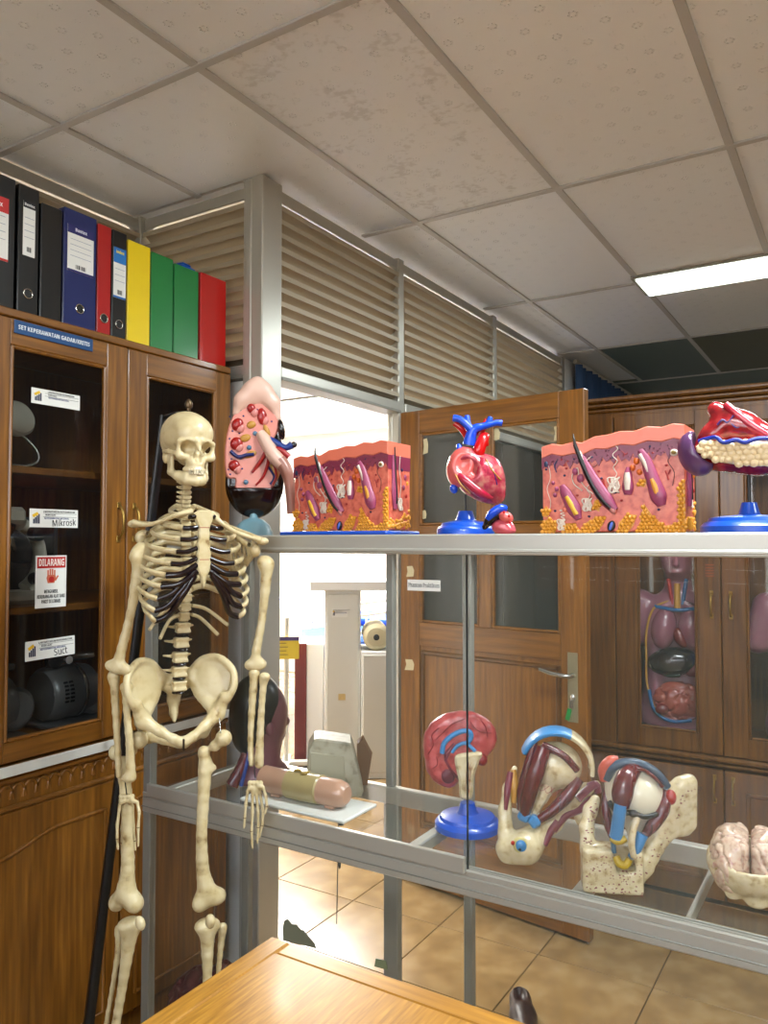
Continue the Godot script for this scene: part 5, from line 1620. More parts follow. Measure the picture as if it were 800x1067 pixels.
# ---------------------------------------------------------------- anatomical models on top of the counter
# local sketch frame of one model: measured photo units to metres, x to the right, y up, from the middle of its base
var fx := 0.0
var fy := 0.0
var fs := 400.0
func frame_at(base: Vector3, px: float, py: float) -> float:
	fx = px
	fy = py
	fs = FOCAL_PIXELS / -(view.affine_inverse() * base).z
	return atan2(-base.x, -base.z)
func L(px: float, py: float, z := 0.0) -> Vector3:
	return Vector3((px - fx) / fs, (fy - py) / fs, z)
func L2(px: float, py: float) -> Vector2:
	return Vector2((px - fx) / fs, (fy - py) / fs)
func Ls(list: Array, z := 0.0) -> Array:
	var out := []
	for p in list:
		out.append(L(p[0], p[1], p[2] if p.size() > 2 else z))
	return out
func poly(list: Array) -> PackedVector2Array:
	var out := PackedVector2Array()
	for p in list:
		out.append(L2(p[0], p[1]))
	return out
# rounded outline through the points
func blob(list: Array, steps := 4) -> PackedVector2Array:
	var out := PackedVector2Array()
	var n := list.size()
	for i in n:
		var a := L2(list[i][0], list[i][1])
		var b := L2(list[(i + 1) % n][0], list[(i + 1) % n][1])
		var p := L2(list[(i + n - 1) % n][0], list[(i + n - 1) % n][1])
		var q := L2(list[(i + 2) % n][0], list[(i + 2) % n][1])
		for k in steps:
			out.append(a.cubic_interpolate(b, p, q, float(k) / steps))
	return out
func vessel(owner: Node, called: String, list: Array, r, m: Material, steps := 5, sides := 8) -> MeshInstance3D:
	var pts := Ls(list)
	var sp := smooth_path(pts, steps)
	var rr = smooth_radii(r, steps) if r is Array else r
	return part(owner, called, MB.new().tube(sp, rr, sides).done(), m)
func lump(owner: Node, called: String, at: Vector3, r: Vector3, m: Material, tilt := 0.0) -> MeshInstance3D:
	return part(owner, called, MB.new().ball(at, r, 14, Basis(Vector3(0, 0, 1), tilt)).done(), m)
func blue_base(owner: Node, radius: float, height: float, stem: float, top: float, rod: float) -> void:
	var m: Material = M.base_blue
	part(owner, "base", MB.new().lathe([Vector2(radius, 0), Vector2(radius, height * 0.22), Vector2(radius * 0.93, height * 0.34), Vector2(radius * 0.86, height * 0.38), Vector2(radius * 0.82, height * 0.5), Vector2(radius * 0.6, height * 0.56), Vector2(stem * 1.15, height * 0.6), Vector2(stem, height * 0.66), Vector2(stem * 0.72, height), Vector2(0.0, height)], 40).done(), m)
	part(owner, "rod", MB.new().tube([Vector3(0, height * 0.95, 0), Vector3(0, top, 0)], rod, 10).done(), M.black)

func skin_model(owner: Node) -> void:
	# face frame: u 0..1 across 0.315 m, v 0..1 up 0.213 m; measured on the right-hand block
	var W := 0.305
	var H := 0.215
	var D := 0.1
	var P := func(px: float, py: float, z := 0.0) -> Vector3:
		return Vector3((px - 636.5) / 153.0 * W, (554.0 - py) / 111.0 * H, z)
	var plist := func(list: Array) -> PackedVector2Array:
		var out := PackedVector2Array()
		for q in list:
			var v: Vector3 = P.call(q[0], q[1])
			out.append(Vector2(v.x, v.y))
		return out
	var salmon: Material = M.salmon
	var peach := mat(Color(0.86, 0.44, 0.34), 0.4, 0.0, 0.15)
	var purple := mat(Color(0.5, 0.14, 0.26), 0.4, 0.0, 0.15)
	var mauve := mat(Color(0.58, 0.24, 0.37), 0.4, 0.0, 0.15)
	var white := mat(Color(0.85, 0.78, 0.72), 0.4)
	var yellow := mat(Color(0.83, 0.56, 0.14), 0.4, 0.0, 0.15)
	var red := mat(Color(0.62, 0.06, 0.07), 0.35)
	var navy := mat(Color(0.08, 0.06, 0.26), 0.35)
	var dark := mat(Color(0.03, 0.02, 0.02), 0.35)
	# block: dermis, with the two skin layers on top of it
	part(owner, "dermis_block", MB.new().box(Vector3(0, H * 0.41, -D / 2), Vector3(W - 0.0016, H * 0.82, D - 0.002), 0.002).done(), salmon)
	var topline := [[560, 456], [572, 453], [584, 455], [597, 452], [606, 454], [620, 448], [634, 447], [648, 444], [662, 445], [676, 441], [690, 443], [702, 440], [713, 442]]
	var low := [[713, 459], [702, 456], [690, 459], [676, 457], [662, 461], [648, 459], [634, 463], [620, 462], [606, 468], [597, 466], [584, 468], [572, 465], [560, 469]]
	part(owner, "epidermis", MB.new().prism(plist.call(topline + low), -D, 0.004, 0.002).done(), peach)
	var jag := []
	for k in 39:
		var x := 560.0 + 153.0 * k / 38.0
		jag.append([x, lerpf(478, 470, k / 38.0) + (4.5 if k % 2 == 0 else -1.5) + 2.5 * sin(k * 1.7)])
	var up := low.duplicate()
	part(owner, "papillary_layer", MB.new().prism(plist.call(jag + up), -D + 0.001, 0.0015).done(), purple)
	var bits := MB.new()
	for k in 70:
		var x := 562.0 + 149.0 * rng.randf()
		var y := lerpf(471, 463, (x - 560) / 153.0) + rng.randf_range(-3, 7)
		bits.ball(P.call(x, y, 0.0015), Vector3(0.0016, 0.0016, 0.0014) * rng.randf_range(0.7, 1.4), 6)
	stuff(part(owner, "pigment_grain", bits.done(), mat(Color(0.4, 0.08, 0.2), 0.4)))
	# fat: heaps of yellow lobules along the bottom
	var heaps := [[[560, 541], [570, 538], [577, 545], [575, 554], [560, 554]], [[584, 554], [588, 546], [598, 546], [604, 554]], [[604, 554], [609, 544], [620, 538], [631, 537], [627, 548], [620, 554]], [[644, 554], [645, 544], [654, 535], [664, 536], [660, 548], [655, 554]], [[664, 554], [668, 540], [671, 524], [680, 538], [692, 548], [705, 546], [706, 503], [712, 500], [712.5, 554]], [[616, 528], [620, 518], [626, 524], [624, 532]], [[664, 504], [668, 497], [675, 500], [672, 507]], [[586, 548], [590, 544], [596, 548]], [[560, 529], [565, 524], [569, 530], [566, 537], [560, 536]]]
	for h in heaps:
		var pg: PackedVector2Array = plist.call(h)
		var lob := MB.new()
		lob.prism(pg, -0.004, 0.0012)
		var box := Rect2(pg[0], Vector2.ZERO)
		for q in pg:
			box = box.expand(q)
		var step := 0.0084
		var row := 0
		var y := box.position.y
		while y < box.end.y:
			var x := box.position.x + (step / 2 if row % 2 else 0.0)
			while x < box.end.x:
				if Geometry2D.is_point_in_polygon(Vector2(x, y), pg):
					lob.ball(Vector3(x, y, 0.001), Vector3(0.005, 0.0047, 0.0042) * rng.randf_range(0.85, 1.1), 8)
				x += step
			y += step * 0.86
			row += 1
		stuff(part(owner, "fat_lobule_heap", lob.done(), yellow))
	# the long hair in its sheath
	var hair := [[599, 456], [604, 470], [611, 487], [619, 504], [628, 518], [637, 529]]
	var tube := func(called: String, list: Array, r, m: Material, z: float, flat := 1.0) -> MeshInstance3D:
		var pts := []
		for q in list:
			pts.append(P.call(q[0], q[1], q[2] if q.size() > 2 else z))
		return part(owner, called, MB.new().tube(smooth_path(pts, 4), smooth_radii(r, 4) if r is Array else r, 9, flat, Vector3(0, 0, 1)).done(), m)
	tube.call("hair_sheath", [[601, 462], [608, 476], [614, 489], [622, 503], [631, 517], [641, 531]], [0.005, 0.0095, 0.0125, 0.014, 0.015, 0.009], mauve, 0.001, 0.6)
	tube.call("hair", hair, [0.0042, 0.0048, 0.0055, 0.006, 0.0066, 0.004], dark, 0.0055, 0.7)
	tube.call("hair_lining", [[602, 464], [608, 478], [615, 493], [622, 506], [631, 519]], [0.0058, 0.0064, 0.007, 0.0074, 0.008], white, 0.0035, 0.5)
	tube.call("hair_tip", [[599, 456], [597.5, 449], [596, 443, -0.002]], [0.0036, 0.0022, 0.001], dark, 0.004)
	tube.call("hair_bulb", [[637, 529], [640, 532], [641, 535]], [0.0055, 0.006, 0.002], mat(Color(0.7, 0.42, 0.38), 0.4), 0.004, 0.6)
	# follicles seen in section
	for fo in [[[[583, 501], [588, 511], [596, 527], [602, 540]], [0.006, 0.013, 0.016, 0.008], [[589, 514], [594, 523], [600, 535]], mat(Color(0.82, 0.62, 0.14), 0.4)], [[[668, 466], [674, 478], [680, 497], [686, 516], [689, 527]], [0.006, 0.011, 0.014, 0.017, 0.009], [[680, 498], [684, 509], [686, 519]], yellow], [[[655, 484], [655, 494], [655, 506], [655, 514]], [0.0035, 0.009, 0.0125, 0.008], [[655, 490], [655, 498], [655, 509]], white]]:
		tube.call("follicle", fo[0], fo[1], mauve, 0.001, 0.6)
		tube.call("follicle_core", fo[2], [0.005, 0.0072, 0.0055], fo[3], 0.0065, 0.7)
	tube.call("follicle_shaft", [[668, 471], [673, 480], [678, 494]], [0.0042, 0.005, 0.0048], white, 0.005, 0.7)
	# sebaceous glands
	for g in [[604, 494, 0.0085, mauve], [598, 486, 0.007, mauve], [664, 478, 0.0065, mat(Color(0.8, 0.36, 0.08), 0.35)], [660, 485, 0.006, mat(Color(0.8, 0.36, 0.08), 0.35)], [667, 490, 0.006, mat(Color(0.8, 0.36, 0.08), 0.35)], [577, 505, 0.005, mauve], [575, 512, 0.0045, mauve], [573, 498, 0.004, mauve], [586, 529, 0.006, peach]]:
		part(owner, "gland", MB.new().ball(P.call(g[0], g[1], 0.001), Vector3(g[2], g[2] * 1.15, 0.005), 12).done(), g[3])
	# sweat glands: coils with ducts that climb to the surface
	for c in [[640, 503, 8.5, 450], [611, 524, 7.0, 470], [582, 546, 6.0, 528]]:
		var coil := []
		for k in 40:
			coil.append([c[0] + cos(k * 1.31) * c[2] * 0.8 * cos(k * 0.37), c[1] + sin(k * 1.07) * c[2], 0.0022 + 0.001 * sin(k * 2.0)])
		coil.append([c[0] + 2, c[1] - c[2]])
		tube.call("sweat_gland", coil, 0.0015, white, 0.0025)
		var duct := []
		for k in 22:
			var u := k / 21.0
			duct.append([c[0] + 2 + sin(u * 20.0) * (1.5 + 2.0 * u), lerpf(c[1] - c[2], c[3], u)])
		tube.call("sweat_duct", duct, 0.001, white, 0.0022)
	tube.call("nerve_loop", [[606, 508], [597, 500], [595, 490], [601, 482], [603, 494], [610, 505], [618, 512]], 0.0013, white, 0.002)
	tube.call("nerve", [[568, 478], [570, 492], [566, 505], [570, 520], [567, 536]], 0.0008, white, 0.001)
	tube.call("nerve", [[699, 470], [696, 480], [702, 492], [700, 506]], 0.0007, mat(Color(0.25, 0.12, 0.12), 0.4), 0.001)
	tube.call("nerve", [[615, 483], [622, 480], [628, 470], [620, 474]], 0.0006, dark, 0.001)
	# vessels
	tube.call("artery", [[693, 490], [695, 495], [696, 500]], 0.0013, red, 0.0015)
	tube.call("artery", [[698, 489], [696, 494]], 0.0012, red, 0.0015)
	tube.call("artery", [[629, 496], [630, 504], [635, 510]], [0.0014, 0.002, 0.0012], red, 0.0015)
	tube.call("artery", [[649, 466], [653, 470], [655, 468]], 0.0012, red, 0.0015)
	tube.call("vein", [[577, 486], [575, 478], [579, 471]], [0.0012, 0.0018, 0.001], navy, 0.0015)
	tube.call("vein", [[637, 509], [641, 512], [645, 509]], 0.0014, navy, 0.0015)
	for d in [[583, 472, red], [586, 478, red], [590, 474, red], [588, 482, red], [648, 520, red], [651, 471, red], [624, 487, red], [694, 484, red], [681, 470, red], [600, 513, red], [617, 471, navy], [639, 473, navy], [613, 537, navy], [678, 463, navy], [575, 530, navy], [586, 490, navy], [627, 495, navy], [597, 472, navy], [686, 531, navy], [676, 480, red], [565, 482, navy]]:
		part(owner, "vessel_end", MB.new().ball(P.call(d[0], d[1], 0.0008), Vector3(0.0032, 0.0026, 0.0018), 8).done(), d[2])
	# corpuscles
	part(owner, "corpuscle", MB.new().ball(P.call(637, 548, 0.001), Vector3(0.0085, 0.012, 0.004), 16, Basis(Vector3(0, 0, 1), -0.3)).done(), dark)
	part(owner, "corpuscle_core", MB.new().ball(P.call(637, 548, 0.004), Vector3(0.0035, 0.0095, 0.002), 12, Basis(Vector3(0, 0, 1), -0.3)).done(), mat(Color(0.3, 0.4, 0.75), 0.4))
	part(owner, "corpuscle", MB.new().ball(P.call(702, 471, 0.001), Vector3(0.0085, 0.0075, 0.004), 14).done(), white)
	part(owner, "corpuscle", MB.new().ball(P.call(702, 471, 0.003), Vector3(0.0055, 0.0045, 0.0035), 12).done(), mat(Color(0.45, 0.36, 0.12), 0.4))
	part(owner, "corpuscle", MB.new().ball(P.call(565, 476, 0.001), Vector3(0.005, 0.007, 0.003), 12).done(), mat(Color(0.12, 0.18, 0.3), 0.4))
	# side face: darker painted layers seen end on
	var X := W / 2 + 0.0015
	part(owner, "follicle", MB.new().tube(smooth_path([Vector3(X, H * 0.86, -0.02), Vector3(X, H * 0.66, -0.022), Vector3(X, H * 0.42, -0.024), Vector3(X, H * 0.24, -0.027)], 4), smooth_radii([0.004, 0.0085, 0.0115, 0.008], 4), 9, 0.6, Vector3(1, 0, 0)).done(), mauve)
	part(owner, "hair", MB.new().tube([Vector3(X + 0.004, H * 0.95, -0.019), Vector3(X + 0.005, H * 0.6, -0.0225), Vector3(X + 0.005, H * 0.3, -0.026)], [0.0016, 0.0026, 0.0032], 8).done(), dark)
	var coil2 := []
	for k in 34:
		coil2.append(Vector3(X + 0.001 * sin(k * 2.0), H * 0.3 + sin(k * 1.07) * 0.015, -0.05 + cos(k * 1.31) * 0.011 * cos(k * 0.37)))
	part(owner, "sweat_gland", MB.new().tube(smooth_path(coil2, 4), 0.0014, 6).done(), white)
	part(owner, "sweat_duct", MB.new().tube(smooth_path([Vector3(X, H * 0.38, -0.048), Vector3(X, H * 0.55, -0.053), Vector3(X, H * 0.7, -0.046), Vector3(X, H * 0.86, -0.05)], 5), 0.001, 6).done(), white)
	var heap := MB.new()
	for k in 60:
		var u := rng.randf()
		var vv := rng.randf() * (0.1 + 0.22 * smoothstep(0.55, 1.0, u))
		heap.ball(Vector3(W / 2 - 0.001, 0.005 + vv * H, -0.004 - u * (D - 0.008)), Vector3(0.0042, 0.0047, 0.005), 8)
	stuff(part(owner, "fat_lobule_heap", heap.done(), yellow))
	for e in [[0.62, -0.075, 0.006, mauve], [0.5, -0.068, 0.005, mauve], [0.55, -0.085, 0.0045, yellow], [0.4, -0.08, 0.004, red], [0.7, -0.06, 0.0035, navy]]:
		part(owner, "gland", MB.new().ball(Vector3(W / 2, H * e[0], e[1]), Vector3(0.003, e[2] * 1.3, e[2]), 10).done(), e[3])

func make_top_models() -> void:
	M.base_blue = mat(Color(0.03, 0.29, 0.72), 0.3, 0.0, 0.3)
	M.salmon = textured(noise_texture(256, 71, 9.0, 9.0, ramp([[0.0, Color(0.72, 0.3, 0.24)], [0.5, Color(0.82, 0.4, 0.32)], [1.0, Color(0.86, 0.46, 0.37)]])), Vector3(5, 5, 5), 0.4, 0.15, false)
	var y := COUNTER_TOP
	# ---- two skin blocks
	var z := -1.67
	var p := at_z(353.5, 555, z)
	var t := thing("skin_model", "enlarged pink skin section block standing on a blue slab", "skin model", Vector3(p.x, y, z))
	t.scale = Vector3(0.985, 1.03, 1.1)
	part(t, "base_slab", boxm(Vector3(0.345, 0.0105, 0.155), 0.003), M.base_blue, Vector3(-0.012, -0.0075, -0.056))
	skin_model(t)
	p = at_z(636.5, 555, z)
	t = thing("skin_model", "enlarged pink skin section block beside the liver coloured digestive model", "skin model", Vector3(p.x, y, z))
	skin_model(t)
	for c in get_children():
		if String(c.name).begins_with("skin_model"):
			settle(c, y + 0.0002)
	# ---- kidney
	p = at_z(264, 556, -1.74)
	var base := Vector3(p.x, y, p.z)
	var turn := frame_at(base, 264, 556)
	t = thing("kidney_model", "large opened kidney model on a pale blue domed base", "kidney model", base, turn)
	var pink := mat(Color(0.84, 0.52, 0.46), 0.36, 0.0, 0.15)
	var pale := mat(Color(0.86, 0.71, 0.64), 0.4, 0.0, 0.1)
	var maroon := mat(Color(0.06, 0.015, 0.02), 0.2, 0.0, 0.3)
	var red := mat(Color(0.6, 0.06, 0.05), 0.32, 0.0, 0.2)
	var blue := mat(Color(0.03, 0.1, 0.36), 0.32, 0.0, 0.2)
	var ochre := mat(Color(0.72, 0.52, 0.2), 0.4)
	part(t, "base", MB.new().lathe([Vector2(0.058, 0), Vector2(0.056, 0.012), Vector2(0.045, 0.034), Vector2(0.03, 0.047), Vector2(0.012, 0.053), Vector2(0.01, 0.075), Vector2(0.0, 0.075)], 28).done(), mat(Color(0.5, 0.68, 0.74), 0.35, 0.0, 0.2))
	var f := Field.new(L(234, 545, -0.075), L(304, 408, 0.03), 0.006)
	f.ell(L(265, 470, -0.05), Vector3(29 / fs, 62 / fs, 0.045), 0.0)
	f.ell(L(265, 500, -0.016), Vector3(30.5 / fs, 37 / fs, 0.055), 0.02)
	f.box(L(265, 472, 0.066), Vector3(0.2, 34 / fs, 0.06), 0.0, 0.003, Basis(), true)
	part(t, "outer_shell", f.done(), maroon)
	var face := blob([[236, 494], [234, 470], [237, 446], [244, 428], [255, 418], [270, 414], [284, 424], [290, 441], [284, 456], [292, 470], [292, 488], [281, 507], [262, 508], [246, 507], [245, 497]])
	part(t, "cut_face", MB.new().prism(face, -0.02, 0.012, 0.004).done(), pink)
	f = Field.new(L(234, 440, -0.06), L(300, 382, 0.06), 0.005)
	f.path(Ls([[246, 427], [252, 414], [262, 403], [267, 397]]), [0.014, 0.022, 0.025, 0.018], 0.02)
	f.ell(L(268, 410, -0.012), Vector3(0.046, 0.034, 0.03), 0.02)
	f.path(Ls([[288, 432], [283, 416], [274, 404], [268, 396]]), [0.012, 0.02, 0.022, 0.018], 0.02)
	part(t, "adrenal_cap", f.done(), pale)
	for e in [[261, 423, 4.5, 5.5, 0.3], [272, 431, 5.0, 9.0, 0.1], [247, 440, 6.0, 7.0, -0.4], [246, 460, 6.5, 7.0, -0.3], [244, 483, 6.0, 6.0, 0.0]]:
		lump(t, "pyramid", L(e[0], e[1], 0.012), Vector3(e[2] / fs, e[3] / fs, 0.01), red, e[4])
		lump(t, "pyramid_tip", L(e[0] + 3, e[1] + 4, 0.013), Vector3(4.2 / fs, 5.0 / fs, 0.008), mat(Color(0.8, 0.5, 0.47), 0.36), e[4])
	for e in [[261, 440, 5, 4], [255, 454, 6, 4], [260, 471, 7, 3.5], [277, 446, 3, 7], [285, 488, 4, 8]]:
		lump(t, "fat_pad", L(e[0], e[1], 0.012), Vector3(e[2] / fs, e[3] / fs, 0.007), ochre, 0.4)
	for e in [[265, 449], [259, 464], [256, 500], [250, 474]]:
		lump(t, "cut_vessel", L(e[0], e[1], 0.014), Vector3(2.6 / fs, 2.6 / fs, 0.006), mat(Color(0.3, 0.45, 0.55), 0.3))
	vessel(t, "vein", [[240, 468, 0.014], [248, 474, 0.017], [256, 472, 0.018], [264, 471, 0.016]], 0.0055, blue)
	vessel(t, "vein", [[276, 452, 0.016], [286, 458, 0.026], [296, 464, 0.03], [303, 461, 0.03]], [0.006, 0.008, 0.009, 0.012], mat(Color(0.05, 0.2, 0.5), 0.3, 0.0, 0.2))
	lump(t, "vein_mouth", L(305, 461, 0.036), Vector3(0.009, 0.009, 0.006), maroon)
	vessel(t, "artery", [[262, 490, 0.014], [271, 478, 0.022], [278, 468, 0.028], [290, 466, 0.032], [300, 474, 0.034]], [0.004, 0.006, 0.0075, 0.008, 0.009], red)
	vessel(t, "artery", [[280, 470, 0.028], [278, 482, 0.022], [273, 495, 0.016], [266, 503, 0.013]], [0.006, 0.005, 0.004, 0.003], red)
	vessel(t, "artery", [[284, 480, 0.02], [287, 492, 0.016], [283, 502, 0.014]], 0.004, red)
	vessel(t, "vein", [[279, 484, 0.018], [285, 494, 0.016], [281, 502, 0.014]], 0.0035, blue)
	vessel(t, "renal_pelvis", [[270, 448, 0.014], [276, 458, 0.02], [284, 472, 0.03], [293, 482, 0.036]], [0.014, 0.02, 0.022, 0.02], pale)
	vessel(t, "ureter", [[290, 477, 0.034], [297, 488, 0.038], [301, 505, 0.038], [303, 533, 0.036]], [0.02, 0.0185, 0.0155, 0.0135], mat(Color(0.62, 0.42, 0.36), 0.38, 0.0, 0.15), 6, 14)
	for e in [[239, 432], [242, 447], [239, 455], [241, 476], [238, 487], [250, 425], [253, 431], [267, 424], [282, 436], [240, 492], [252, 486], [249, 449]]:
		lump(t, "painted_spot", L(e[0], e[1], 0.0125), Vector3(1.0 / fs, 1.0 / fs, 0.0015), blue)
	lump(t, "dark_lobe", L(292, 444, 0.005), Vector3(4.0 / fs, 11.0 / fs, 0.02), maroon, 0.15)
	# ---- heart
	p = at_z(485, 556, -1.72)
	base = Vector3(p.x, y, p.z)
	turn = frame_at(base, 485, 556)
	t = thing("heart_model", "red heart model with blue veins on a round blue stand", "heart model", base, turn)
	blue_base(t, 30 / fs, 25 / fs, 10 / fs, 42 / fs, 0.0028)
	var crimson := textured(noise_texture(256, 81, 6.0, 6.0, ramp([[0.0, Color(0.42, 0.06, 0.14)], [0.35, Color(0.66, 0.16, 0.26)], [0.6, Color(0.72, 0.3, 0.34)], [1.0, Color(0.78, 0.52, 0.45)]])), Vector3(6, 6, 6), 0.2, 0.4, false)
	var rose := mat(Color(0.82, 0.36, 0.34), 0.24, 0.0, 0.4)
	var magenta := mat(Color(0.66, 0.1, 0.22), 0.2, 0.0, 0.4)
	var bright := mat(Color(0.04, 0.27, 0.78), 0.26, 0.0, 0.3)
	var scarlet := mat(Color(0.74, 0.04, 0.05), 0.24, 0.0, 0.3)
	f = Field.new(L(462, 528, -0.07), L(530, 455, 0.07), 0.0042)
	f.path(Ls([[488, 484], [500, 496], [511, 508], [518, 517]]), [0.046, 0.05, 0.036, 0.014], 0.02)
	f.ell(L(508, 494, 0.0), Vector3(0.038, 0.048, 0.045), 0.015)
	f.ell(L(485, 488, 0.05), Vector3(0.032, 0.03, 0.022), 0.006, Basis(Vector3(0, 0, 1), -0.6), true)
	part(t, "ventricles", f.done(), crimson)
	f = Field.new(L(464, 516, -0.05), L(502, 455, 0.06), 0.004)
	f.ell(L(482, 485, 0.005), Vector3(0.038, 0.052, 0.045), 0.0, Basis(Vector3(0, 0, 1), -0.3))
	f.ell(L(483, 483, 0.055), Vector3(0.024, 0.03, 0.022), 0.008, Basis(Vector3(0, 0, 1), -0.3), true)
	part(t, "atrium", f.done(), rose)
	vessel(t, "septum", [[476, 492, 0.035], [488, 503, 0.042], [500, 513, 0.04], [512, 518, 0.026]], [0.006, 0.011, 0.012, 0.006], magenta)
	vessel(t, "papillary_muscle", [[503, 478, 0.038], [501, 490, 0.042], [498, 502, 0.042]], [0.008, 0.01, 0.006], magenta)
	lump(t, "chamber", L(491, 497, 0.03), Vector3(0.02, 0.014, 0.014), rose, -0.5)
	vessel(t, "vena_cava", [[489, 462, 0.012], [491, 452, 0.016], [495, 446, 0.018], [505, 443, 0.016], [516, 440, 0.012], [523, 440, 0.01]], [0.017, 0.013, 0.011, 0.0085, 0.0075, 0.008], bright, 6, 12)
	vessel(t, "vein_branch", [[493, 449, 0.017], [487, 442, 0.018], [480, 436, 0.014], [473, 434, 0.01]], [0.011, 0.0095, 0.0085, 0.009], bright, 6, 12)
	vessel(t, "vein_branch", [[488, 443, 0.016], [487, 437, 0.014], [487, 432, 0.012]], [0.009, 0.008, 0.007], bright, 6, 12)
	vessel(t, "vein_branch", [[508, 442, 0.014], [510, 437, 0.012], [511, 434, 0.01]], [0.0075, 0.007, 0.0065], bright, 6, 12)
	vessel(t, "artery_branch", [[489, 456, -0.006], [481, 445, 0.004], [474, 439, 0.003]], [0.009, 0.0075, 0.007], scarlet, 6, 12)
	vessel(t, "artery_branch", [[498, 452, -0.004], [504, 444, 0.0], [507, 435, 0.0]], [0.01, 0.0075, 0.006], scarlet, 6, 12)
	vessel(t, "pulmonary_artery", [[497, 484, 0.012], [499, 469, 0.022], [503, 458, 0.018], [506, 453, 0.006]], [0.013, 0.015, 0.014, 0.011], scarlet, 6, 14)
	vessel(t, "pulmonary_artery", [[505, 461, 0.01], [508, 460, 0.008]], [0.009, 0.0085], scarlet, 3, 12)
	lump(t, "vein_stub", L(479, 466, 0.014), Vector3(0.008, 0.012, 0.008), bright, 0.2)
	lump(t, "vein_stub", L(473, 508, 0.012), Vector3(0.01, 0.012, 0.012), bright, 0.2)
	vessel(t, "coronary_vein", [[511, 483, 0.04], [514, 493, 0.045], [517, 505, 0.04]], 0.0016, blue)
	vessel(t, "coronary_vein", [[474, 492, 0.04], [480, 504, 0.046], [490, 514, 0.042]], 0.0016, mat(Color(0.75, 0.55, 0.25), 0.4))
	vessel(t, "coronary_artery", [[506, 479, 0.042], [512, 490, 0.048], [521, 500, 0.036]], 0.0016, ochre)
	# ---- loose front piece of the heart
	p = at_z(521, 556, -1.66)
	base = Vector3(p.x, y, p.z)
	turn = frame_at(base, 521, 556)
	t = thing("heart_piece", "loose front piece of the heart model lying beside its stand", "heart piece", base, turn)
	f = Field.new(L(506, 556, -0.035), L(540, 530, 0.035), 0.0038)
	f.ell(L(524, 548.0, 0), Vector3(0.026, 0.0185, 0.024), 0.0)
	f.ell(L(530, 552, 0.005), Vector3(0.016, 0.009, 0.02), 0.01)
	part(t, "muscle", f.done(), mat(Color(0.74, 0.3, 0.34), 0.22, 0.0, 0.4))
	f = Field.new(L(500, 552, -0.03), L(536, 524, 0.03), 0.0036)
	f.path(Ls([[505, 548], [511, 540], [518, 535], [526, 532]]), [0.007, 0.011, 0.012, 0.008], 0.008)
	part(t, "valve_cover", f.done(), maroon)
	vessel(t, "vein_band", [[508, 540, 0.008], [514, 533, 0.012], [521, 529, 0.012], [527, 529, 0.006]], [0.007, 0.01, 0.01, 0.008], bright, 6, 12)
	lump(t, "auricle", L(527, 538, 0.01), Vector3(0.018, 0.013, 0.018), rose, -0.4)
	for e in [[525, 533], [530, 537], [531, 543]]:
		lump(t, "valve_mouth", L(e[0], e[1], 0.026), Vector3(0.003, 0.003, 0.002), scarlet)
	# ---- stomach, pancreas and spleen on a stand
	p = at_z(781, 556, -1.65)
	base = Vector3(p.x, y, p.z)
	turn = frame_at(base, 781, 556)
	t = thing("digestive_model", "pancreas and spleen model with cream lobules on a blue stand", "organ model", base, turn)
	blue_base(t, 48 / fs, 32 / fs, 10 / fs, 76 / fs, 0.0032)
	var wine := textured(noise_texture(256, 91, 5.0, 5.0, ramp([[0.0, Color(0.4, 0.05, 0.08)], [0.5, Color(0.58, 0.1, 0.13)], [1.0, Color(0.72, 0.24, 0.22)]])), Vector3(7, 7, 7), 0.2, 0.4, false)
	f = Field.new(L(728, 508, -0.08), L(850, 444, 0.08), 0.0046)
	f.ell(L(790, 476, -0.01), Vector3(0.092, 0.034, 0.05), 0.0)
	f.path(Ls([[736, 466], [752, 474], [790, 478], [835, 474]]), [0.016, 0.022, 0.026, 0.024], 0.02)
	part(t, "stomach_wall", f.done(), wine)
	f = Field.new(L(728, 462, -0.07), L(850, 412, 0.06), 0.0044)
	f.path(Ls([[735, 462], [748, 452], [764, 440], [778, 446], [800, 458], [840, 462]]), [0.012, 0.022, 0.026, 0.026, 0.02, 0.014], 0.022)
	f.path(Ls([[764, 440], [756, 430], [750, 424]]), [0.021, 0.017, 0.0155], 0.012)
	part(t, "duodenum", f.done(), wine)
	lump(t, "duodenum_mouth", L(748.5, 422.5, 0.006), Vector3(0.011, 0.004, 0.009), mat(Color(0.3, 0.02, 0.05), 0.3), 0.7)
	vessel(t, "bile_duct", [[760, 421, 0.02], [772, 434, 0.024], [786, 447, 0.026], [802, 459, 0.028]], [0.0065, 0.0085, 0.009, 0.008], mat(Color(0.68, 0.12, 0.2), 0.22, 0.0, 0.4), 6, 12)
	vessel(t, "vein", [[768, 434, 0.03], [762, 441, 0.03], [757, 438, 0.03], [752, 443, 0.03]], 0.002, mat(Color(0.2, 0.1, 0.4), 0.3))
	vessel(t, "vein", [[764, 440, 0.03], [770, 447, 0.031], [776, 445, 0.03]], 0.0018, mat(Color(0.2, 0.1, 0.4), 0.3))
	vessel(t, "vein", [[734, 459, 0.03], [750, 457, 0.046], [758, 463, 0.05], [770, 461, 0.052], [778, 464, 0.054], [792, 461, 0.054], [815, 463, 0.05], [838, 462, 0.04]], 0.0042, mat(Color(0.08, 0.18, 0.6), 0.28, 0.0, 0.3))
	var lob := MB.new()
	var inside := poly([[731, 466], [738, 459], [752, 461], [770, 464], [790, 463], [815, 466], [838, 464], [846, 474], [835, 484], [812, 487], [790, 488], [772, 486], [754, 482], [739, 476]])
	lob.prism(inside, 0.0, 0.046, 0.004)
	var row := 0
	var yy := 458.0
